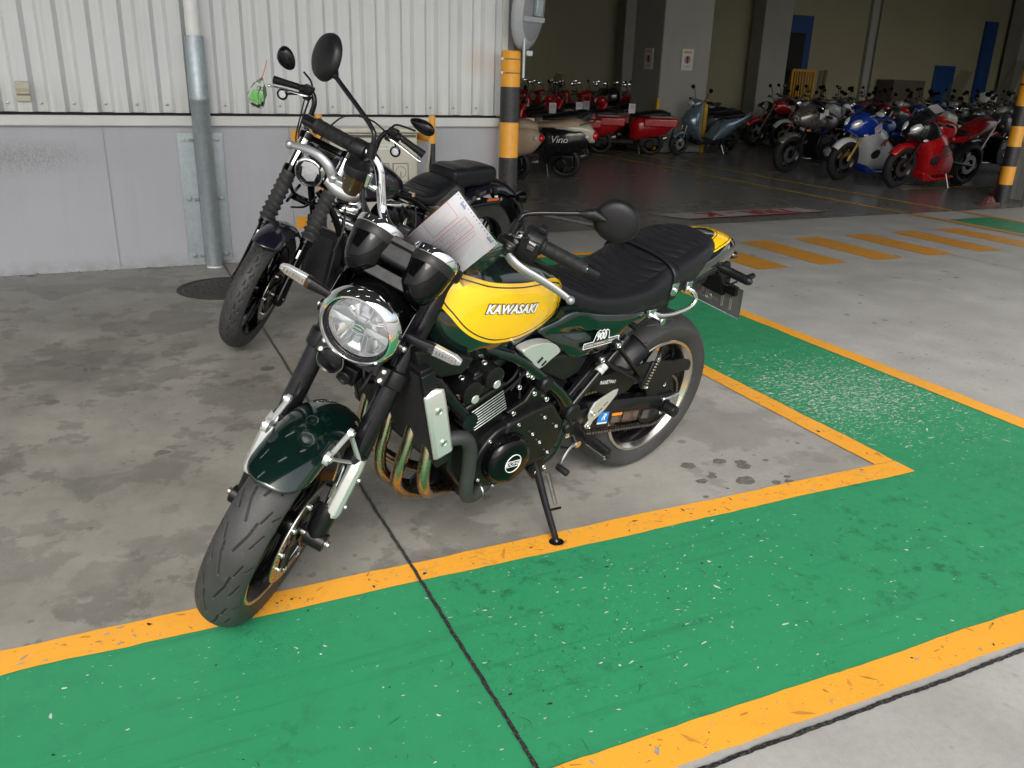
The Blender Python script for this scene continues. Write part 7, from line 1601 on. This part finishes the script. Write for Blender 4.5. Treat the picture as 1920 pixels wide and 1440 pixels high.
def sport(label, x, y, hd, top, side, belly, lamp_wide=True, name='sport_motorcycle', lean=8, gold=None, half=False):
    p = thing(name, label, 'motorcycle'); bwheel(p, 1.40, .30, .058); bwheel(p, 0, .315, .085)
    fork(p, 1.40, .30, 1.17, .80, gold or blks, fender=side if not half else top, r=.30); motor(p)
    grid_mesh('fuel_tank', top, p, box_lo([(.50, .80, .74, .06, .77), (.60, .90, .70, .14, .79), (.75, .95, .68, .165, .80), (.92, .94, .70, .155, .81), (1.05, .86, .76, .09, .81)]), ang=70, caps=True)
    up = grid_mesh('upper_fairing', top, p, loft_rows([(.98, .86, .66, .20, .76), (1.10, .97, .62, .21, .78), (1.22, 1.0, .62, .20, .78), (1.34, .96, .66, .165, .78), (1.44, .86, .70, .11, .77), (1.50, .79, .735, .05, .76)] if not half else [(.95, .92, .70, .20, .81), (1.08, 1.02, .68, .21, .83), (1.20, 1.03, .70, .185, .84), (1.32, .97, .74, .14, .84), (1.40, .91, .78, .095, .84)], 40, 36, .75, .8), ang=70, caps=True)
    for sg in (1, -1):
        if half:
            if sg > 0: MB().lathe([(0, .02), (.05, .018), (.08, .0), (.085, -.02)], (1.385, 0, .845), (1, 0, -.03), 28).build('headlight', headg, up); [MB().lathe([(.04, 0), (.042, .008), (.034, .01)], (1.402, 0, .845+.03*q), (1, 0, 0), 20).build('lamp_ring', dark, up) for q in (-1, 1)]
        else: MB().ell((1.405, .085*sg, .835), (.095, .048, .062), 24, 14, rot=Matrix.Rotation(-.45*sg, 3, 'Z') @ Matrix.Rotation(.6, 3, 'Y')).build('headlight', headg, up)
    m = MB(); vs = []
    for i in range(9):
        for j in range(7): u = -1+2*i/8; v = j/6; vs.append((1.30-.26*v-.09*u*u, .16*u*(1-.2*v), .95+.17*v))
    m._add(vs, [(i*7+j, i*7+j+1, (i+1)*7+j+1, (i+1)*7+j) for i in range(8) for j in range(6)]); m.build('windscreen', glass('smoke_screen', (.18, .18, .2), .04, .1), p)
    if not half:
        sf = grid_mesh('side_fairing', side, p, loft_rows([(.42, .36, .20, .10, .28), (.50, .48, .165, .17, .32), (.64, .66, .150, .205, .40), (.80, .80, .150, .228, .46), (.95, .84, .165, .236, .52), (1.04, .85, .22, .225, .56), (1.10, .86, .36, .21, .62), (1.16, .87, .50, .195, .70), (1.24, .86, .60, .17, .74), (1.30, .82, .68, .12, .75)], 60, 48, .8, .75), ang=70, caps=True)
        for sg in (1, -1):
            MB().ell((.97, .205*sg, .44), (.10, .04, .085), 24, 12, rot=Matrix.Rotation(.6, 3, 'Y')).build('air_vent', dark, sf)
            MB().ell((.70, .190*sg, .62), (.09, .035, .035), 20, 10, rot=Matrix.Rotation(-.5, 3, 'Y')).build('air_vent', dark, sf)
        m = MB(); m.prism(smooth_closed([(1.06, .25), (.8, .155), (.46, .19), (.44, .15), (.9, .115), (1.04, .14)], 4), -.17, .17); m.build('belly_fairing', belly, p, bev=.03)
    grid_mesh('rider_seat', vinyl, p, box_lo([(.14, .82, .74, .10, .78), (.3, .80, .73, .13, .77), (.48, .80, .74, .11, .77), (.55, .83, .78, .06, .80)]), ang=70, caps=True)
    grid_mesh('tail_cowl', top if not half else c_bk, p, box_lo([(-.42, .90, .87, .02, .885), (-.35, .95, .86, .08, .89), (-.2, .98, .80, .12, .87), (0, .96, .74, .14, .82), (.18, .86, .68, .14, .76), (.40, .74, .62, .12, .69), (.52, .72, .64, .06, .68)]), ang=70, caps=True)
    MB().ell((-.36, 0, .885), (.05, .06, .03), 14, 8).build('tail_light', lampr, p)
    bars(p, 1.10, .90, .33, rise=.03, mir=False)
    for sg in (1, -1):
        m = MB(); m.tube([(1.24, .14*sg, .95), (1.25, .25*sg, 1.0)], [.01, .008], n=6); m.ell((1.25, .31*sg, 1.02), (.03, .075, .035), 14, 8); m.build('mirror', side if not half else blks, p)
        MB().ell((1.28, .20*sg, .70), (.05, .015, .02), 12, 8).build('turn_signal', amb if half else headg, p)
    pose_root(p, x, y, hd, lean); return p
def scooter(label, x, y, hd, c, c2=None, seatm=None, name='scooter', screen_=False, retro=False, box=None, deck=None, group=None, lean=7, cardc=None, wb=1.22):
    p = thing(name, label, 'scooter', group=group); r = .22; c2 = c2 or c
    bwheel(p, wb, r, .045, disc=not deck); bwheel(p, 0, r, .05, disc=False)
    fork(p, wb, r, wb-.13, .75, alu, y=.06, fender=c, r=r)
    # leg shield
    m = MB(); secs = []
    prf_ = ((.25, wb-.33, .16, .075), (.40, wb-.26, .19, .075), (.60, wb-.20, .215, .075), (.78, wb-.22, .19, .075), (.90, wb-.27, .12, .075), (.95, wb-.29, .07, .06)) if retro or deck else ((.22, wb-.50, .15, .06), (.28, wb-.40, .17, .07), (.38, wb-.27, .19, .08), (.52, wb-.17, .21, .11), (.66, wb-.14, .20, .14), (.78, wb-.19, .16, .12), (.88, wb-.25, .11, .08), (.94, wb-.28, .07, .05))
    for z_, x_, w, th_ in prf_:
        secs.append([V(x_+th_*math.cos(t)-.04*abs(math.sin(t)), w*math.sin(t), z_) for t in np.linspace(0, 2*PI, 24, endpoint=False)])
    m.loft(secs); m.build('leg_shield', c, p, ang=60)
    m = MB(); m.loft([[V(wb-.20+.06*q, sg_*.05, z_) for sg_, z_ in ((-1, .45), (1, .45), (1.5, .72), (-1.5, .72))] for q in (0, 1)]); m.build('front_nose', c2, p, bev=.02)
    m = MB(); m.prism([(.35, .22), (wb-.30, .22), (wb-.27, .30), (.35, .30)], -.17, .17); m.build('floorboard', blk if not retro else c_tan, p, bev=.015)
    grid_mesh('rear_body', c2, p, box_lo([(-.36, .60, .52, .05, .56), (-.28, .70, .42, .12, .58), (-.1, .74, .34, .17, .56), (.15, .72, .30, .185, .52), (.34, .68, .26, .16, .48), (.42, .58, .28, .08, .44)] if retro or deck else [(-.44, .80, .75, .03, .775), (-.36, .81, .66, .085, .745), (-.22, .78, .56, .13, .69), (-.05, .74, .47, .16, .62), (.12, .70, .36, .17, .54), (.28, .66, .27, .155, .46), (.42, .50, .24, .15, .36), (.52, .34, .22, .14, .28)], 40, 32, .8, 1.0), ang=70, caps=True)
    grid_mesh('seat', seatm or vinyl, p, box_lo([(-.30, .77, .68, .07, .72), (-.15, .82, .69, .13, .73), (.1, .79, .69, .145, .73), (.30, .76, .69, .13, .72), (.43, .74, .68, .07, .71)]), ang=70, caps=True)
    grid_mesh('handlebar_cowl', c, p, box_lo([(wb-.36, .98, .92, .06, .95), (wb-.28, 1.03, .90, .14, .96), (wb-.20, 1.02, .89, .13, .95), (wb-.13, .96, .90, .07, .93)]), ang=70, caps=True)
    MB().ell((wb-.15, 0, .945), (.05, .075, .048), 18, 12).build('headlight', headg, p)
    bars(p, wb-.28, .98, .30, rise=.03, rake=.06)
    MB().ell((-.37 if deck else (-.43 if not retro else -.35), 0, .58 if retro or deck else .77), (.05, .07 if retro or deck else .05, .055 if retro or deck else .03), 18, 10).build('tail_light', lampr, p)
    for sg in (1, -1): MB().ell((-.30, .12*sg, .60), (.03, .025, .025), 12, 8).build('turn_signal', amb if not retro else headg, p)
    m = MB(); m.box((-.36, 0, .38), (.01, .14, .22), rot=(0, -.25, 0)); m.build('plate_holder', blk, p, bev=.005)
    m = MB(); m.box((.06, .0, .25), (.36, .16, .16)); m.cyl((.05, .07, .22), (.05, .15, .22), .08, n=20); m.build('engine', blkm, p, bev=.02)
    m = MB(); m.tube([(.2, -.12, .22), (-.05, -.15, .24), (-.28, -.15, .30)], [.02, .045, .042], n=14); m.build('exhaust_pipe', steel, p)
    m = MB(); m.tube([(.25, .10, .2), (.22, .17, .05), (.22, .18, .035)], [.009, .009], n=8); m.build('side_stand', steel, p)
    if box: grid_mesh('top_case', box, p, box_lo([(-.58, .98, .90, .10, .94), (-.52, 1.10, .84, .20, .96), (-.3, 1.15, .82, .23, .96), (-.16, 1.10, .84, .20, .96), (-.10, .98, .90, .12, .94)]), ang=70, caps=True)
    if deck: 
        m = MB(); m.box((-.12, 0, .62), (.62, .42, .16)); m.build('rear_deck', deck, p, bev=.03, seg=3); m = MB(); m.box((-.12, 0, .715), (.40, .30, .02)); m.build('deck_pad', M('deck_grey', (.3, .3, .28), .5), p, bev=.005)
    if screen_:
        m = MB(); vs = []
        for i in range(9):
            for j in range(7): u = -1+2*i/8; v = j/6; vs.append((wb-.17-.18*v-.08*u*u, .20*u*(1-.3*v), .98+.42*v))
        m._add(vs, [(i*7+j, i*7+j+1, (i+1)*7+j+1, (i+1)*7+j) for i in range(8) for j in range(6)]); m.build('windscreen', screen, p)
    if cardc: paper_tag_on(p, cardc)
    pose_root(p, x, y, hd, lean); return p
def regkids():
    CH.clear()
    for o in bpy.data.objects:
        if o.parent is not None: CH.setdefault(o.parent.name, []).append(o)
def clone(p, label, x, y, hd, lean=8, matmap=None, group=None, card=None):
    c = copy_tree(p, None, matmap); c['label'] = label
    if group: c['group'] = group
    elif 'group' in c: del c['group']
    c.matrix_world = Matrix.Translation((x, y, 0)) @ Matrix.Rotation(R(hd), 4, 'Z') @ Matrix.Rotation(R(-lean), 4, 'X'); return c
# --- near row on the right (x is the rear wheel; they face left)
haya = sport('red sport motorcycle with black nose and a paper on its screen, nearest the right bollards', 11.52, 9.0, 183, c_red, c_red, c_red, name='sport_motorcycle')
for o in haya.children:
    if o.name.startswith('upper_fairing'): o.data.materials[0] = c_bk
m = MB(); m.box((1.22, .16, 1.12), (.30, .12, .004), rot=(.5, -.35, .2)); m.build('paper_sheet', tagm, haya)
mb = MB(); text_on(mb, '彫', plane_fn((.86, .242, .54), (-1, 0, -.1), (-.1, 0, 1), .004), .20, shear=.2, offset=.002); mb.build('side_lettering', M('graphic_grey', (.16, .12, .13), .35, metal=.5), haya, smooth=False)
gsx = sport('blue and white sport motorcycle with a red R emblem on its side', 11.40, 9.98, 184, c_bl, c_wh, c_bl, name='sport_motorcycle', gold=M('gold_fork', (.5, .33, .08), .3, metal=.9))
mb = MB(); text_on(mb, 'R', plane_fn((.92, .242, .60), (-1, 0, -.05), (-.05, 0, 1), .004), .13, shear=.5, sx=1.6, offset=.006); mb.build('side_emblem', rdp, gsx, smooth=False)
paper_tag_on(gsx, (1.08, .22, .80), .16, .12, 0.1, ry=.5)
cafe = sport('gunmetal half-faired cafe racer motorcycle with a paper tucked behind its fairing', 11.25, 11.0, 184, c_gr, c_gr, c_gr, name='cafe_racer_motorcycle', half=True)
paper_tag_on(cafe, (1.05, .215, .95), .20, .12, .1, ry=.3)
sc_blue = scooter('steel blue scooter with a silver lever standing in front of the concrete column', 11.0, 13.85, 184, c_sb, c_sb, name='scooter')
vino = scooter('black retro scooter with cream tail and tan seat, behind the left striped bollard', 5.86, 10.9, 146, c_cr, c_bk, c_tan, name='retro_scooter', retro=True)
grid_mesh('cream_tail', c_cr, vino, box_lo([(-.40, .66, .50, .05, .58), (-.33, .74, .50, .10, .62), (-.20, .765, .58, .135, .68), (-.02, .755, .66, .16, .71), (.14, .73, .68, .14, .71)], 30, 28), ang=70, caps=True)
MB().tube([(-.20, .17, .76), (-.36, .10, .80), (-.40, 0, .80), (-.36, -.10, .80), (-.20, -.17, .76)], [.009, .009], n=8).build('rear_rack', chrome, vino)
MB().ell((-.395, 0, .60), (.05, .075, .065), 18, 10).build('tail_light', lampr, vino)
mb = MB(); text_on(mb, 'Vino', plane_fn((.08, .192, .56), (-1, 0, 0), (0, 0, 1), .003), .13, shear=.3); mb.build('script_badge', white, vino, smooth=False)
paper_tag_on(vino, (.50, .16, .72), .14, .22, .2)
tan2 = scooter('tan retro scooter almost hidden behind the left striped bollard', 5.02, 10.75, 140, c_tan, c_tan, c_tan, name='retro_scooter', retro=True)
gy = scooter('red delivery scooter with a white price card, the left one of the pair', 8.35, 14.2, 150, c_red, c_red, vinyl, name='delivery_scooter', deck=c_red, cardc=(.42, .20, .86), group='red delivery scooters')
regkids()
clone(gy, 'red delivery scooter with a white price card, the right one of the pair', 9.25, 13.85, 150, 7, group='red delivery scooters')
ws = scooter('pale blue grey scooter with a tilted windscreen behind the red delivery scooters', 8.9, 15.6, 178, c_lg, c_lg, name='scooter', screen_=True)
tc = scooter('dark scooter with a large black top case just left of the concrete column', 9.05, 15.9, 176, c_bk, c_mr, name='scooter', box=c_bk)
regkids()
for k, (x, y, h_) in enumerate(((7.45, 14.9, 152), (7.9, 15.5, 150), (8.9, 14.9, 148), (6.6, 15.4, 150), (7.5, 13.6, 150))):
    clone(gy, f'red delivery scooter in the loose group behind the pair with price cards, {("first", "second", "third", "fourth", "fifth")[k]} of five', x, y, h_, 7, group='red delivery scooters')
# --- generic rows behind
nk = naked('black naked motorcycle facing the doorway with a white price card on its front', 14.1, 16.6, 262, c_bk, tagc=(1.36, .02, .86), group='motorcycles in the rows behind')
nk_red = naked('red naked motorcycle behind the steel blue scooter', 14.2, 15.2, 178, c_red, group='motorcycles in the rows behind')
tour = naked('big touring motorcycle with a tall windscreen behind the red sport motorcycle', 14.1, 9.9, 182, c_dg, screen_=True, case=c_dg, name='touring_motorcycle')
ret = naked('cream naked motorcycle with chrome bars among the bikes behind', 14.2, 11.1, 182, c_cr, group='motorcycles in the rows behind')
regkids()
G1 = 'motorcycles in the rows behind'
rr = random.Random(21)
cols = [('black', c_bk), ('maroon', c_mr), ('dark grey', c_dg), ('gunmetal', c_gr), ('cream', c_cr), ('red', c_red), ('white', c_wh), ('blue', c_bl), ('pale grey', c_lg)]
def mm(base, c): return {base.name: c}
clone(nk, 'dark grey naked motorcycle with a white price card, right of the black one', 15.3, 16.2, 262, 8, mm(c_bk, c_dg), G1)
rows_ = []
for k in range(4): rows_.append((14.3, 12.2+k*.8, 'second'))
for k in range(12): rows_.append((16.8, 9.0+k*.82, 'third'))
for k in range(12): rows_.append((19.5, 9.0+k*.86, 'fourth'))
for k in range(11): rows_.append((22.3, 9.2+k*.92, 'fifth'))
for k in range(11): rows_.append((25.0, 9.4+k*.92, 'sixth'))
for k in range(11): rows_.append((27.8, 9.4+k*.92, 'seventh'))
ordn = ['first', 'second', 'third', 'fourth', 'fifth', 'sixth', 'seventh', 'eighth', 'ninth', 'tenth', 'eleventh', 'twelfth']
cnt = {}
for (x, y, rn) in rows_:
    i = cnt.get(rn, 0); cnt[rn] = i+1; cn, cc = rr.choice(cols); src = rr.choice((nk_red, ret, nk_red, tour if rn != 'second' and i % 3 == 0 else ret))
    base = {nk_red: c_red, ret: c_cr, tour: c_dg}[src]; kd = 'touring motorcycle with windscreen' if src is tour else 'naked motorcycle'
    clone(src, f'{cn} {kd} in the {rn} row, {ordn[i]} from the doorway', x+rr.uniform(-.15, .15), y+rr.uniform(-.1, .1), 180+rr.uniform(-8, 8), 7+rr.uniform(0, 3), mm(base, cc), G1)
# red delivery scooters in ranks at the back left
nrow = 0
for yy in (16.5, 17.7):
    nrow += 1
    for k in range(11):
        x = 5.0+k*.66+(.3 if nrow == 2 else 0)
        clone(gy, f'red delivery scooter in the {"front" if nrow == 1 else "rear"} back left rank, {ordn[k]} from the left', x+rr.uniform(-.05, .05), yy+rr.uniform(-.08, .08), 84+rr.uniform(-5, 5), 5, None, 'red delivery scooters ranked at the back left')
for k, (x, y, cn, cc) in enumerate(((6.9, 12.9, 'dark grey', c_dg), (7.1, 13.9, 'cream', c_cr), (6.6, 14.9, 'black', c_bk), (7.5, 15.6, 'maroon', c_mr), (11.9, 17.6, 'red', c_red), (12.6, 18.5, 'white', c_wh), (13.4, 18.2, 'black', c_bk), (12.0, 15.6, 'dark grey', c_dg), (12.2, 16.6, 'pale grey', c_lg), (11.7, 19.0, 'black', c_bk), (14.2, 19.0, 'dark grey', c_dg))):
    clone(sc_blue, f'{cn} scooter parked {"left of the red delivery scooters" if k < 4 else "beyond the concrete column, "+ordn[k-4]+" from the left"}', x, y, 176, 7, mm(c_sb, cc), 'scooters between the rows')
bpy.context.view_layer.update()
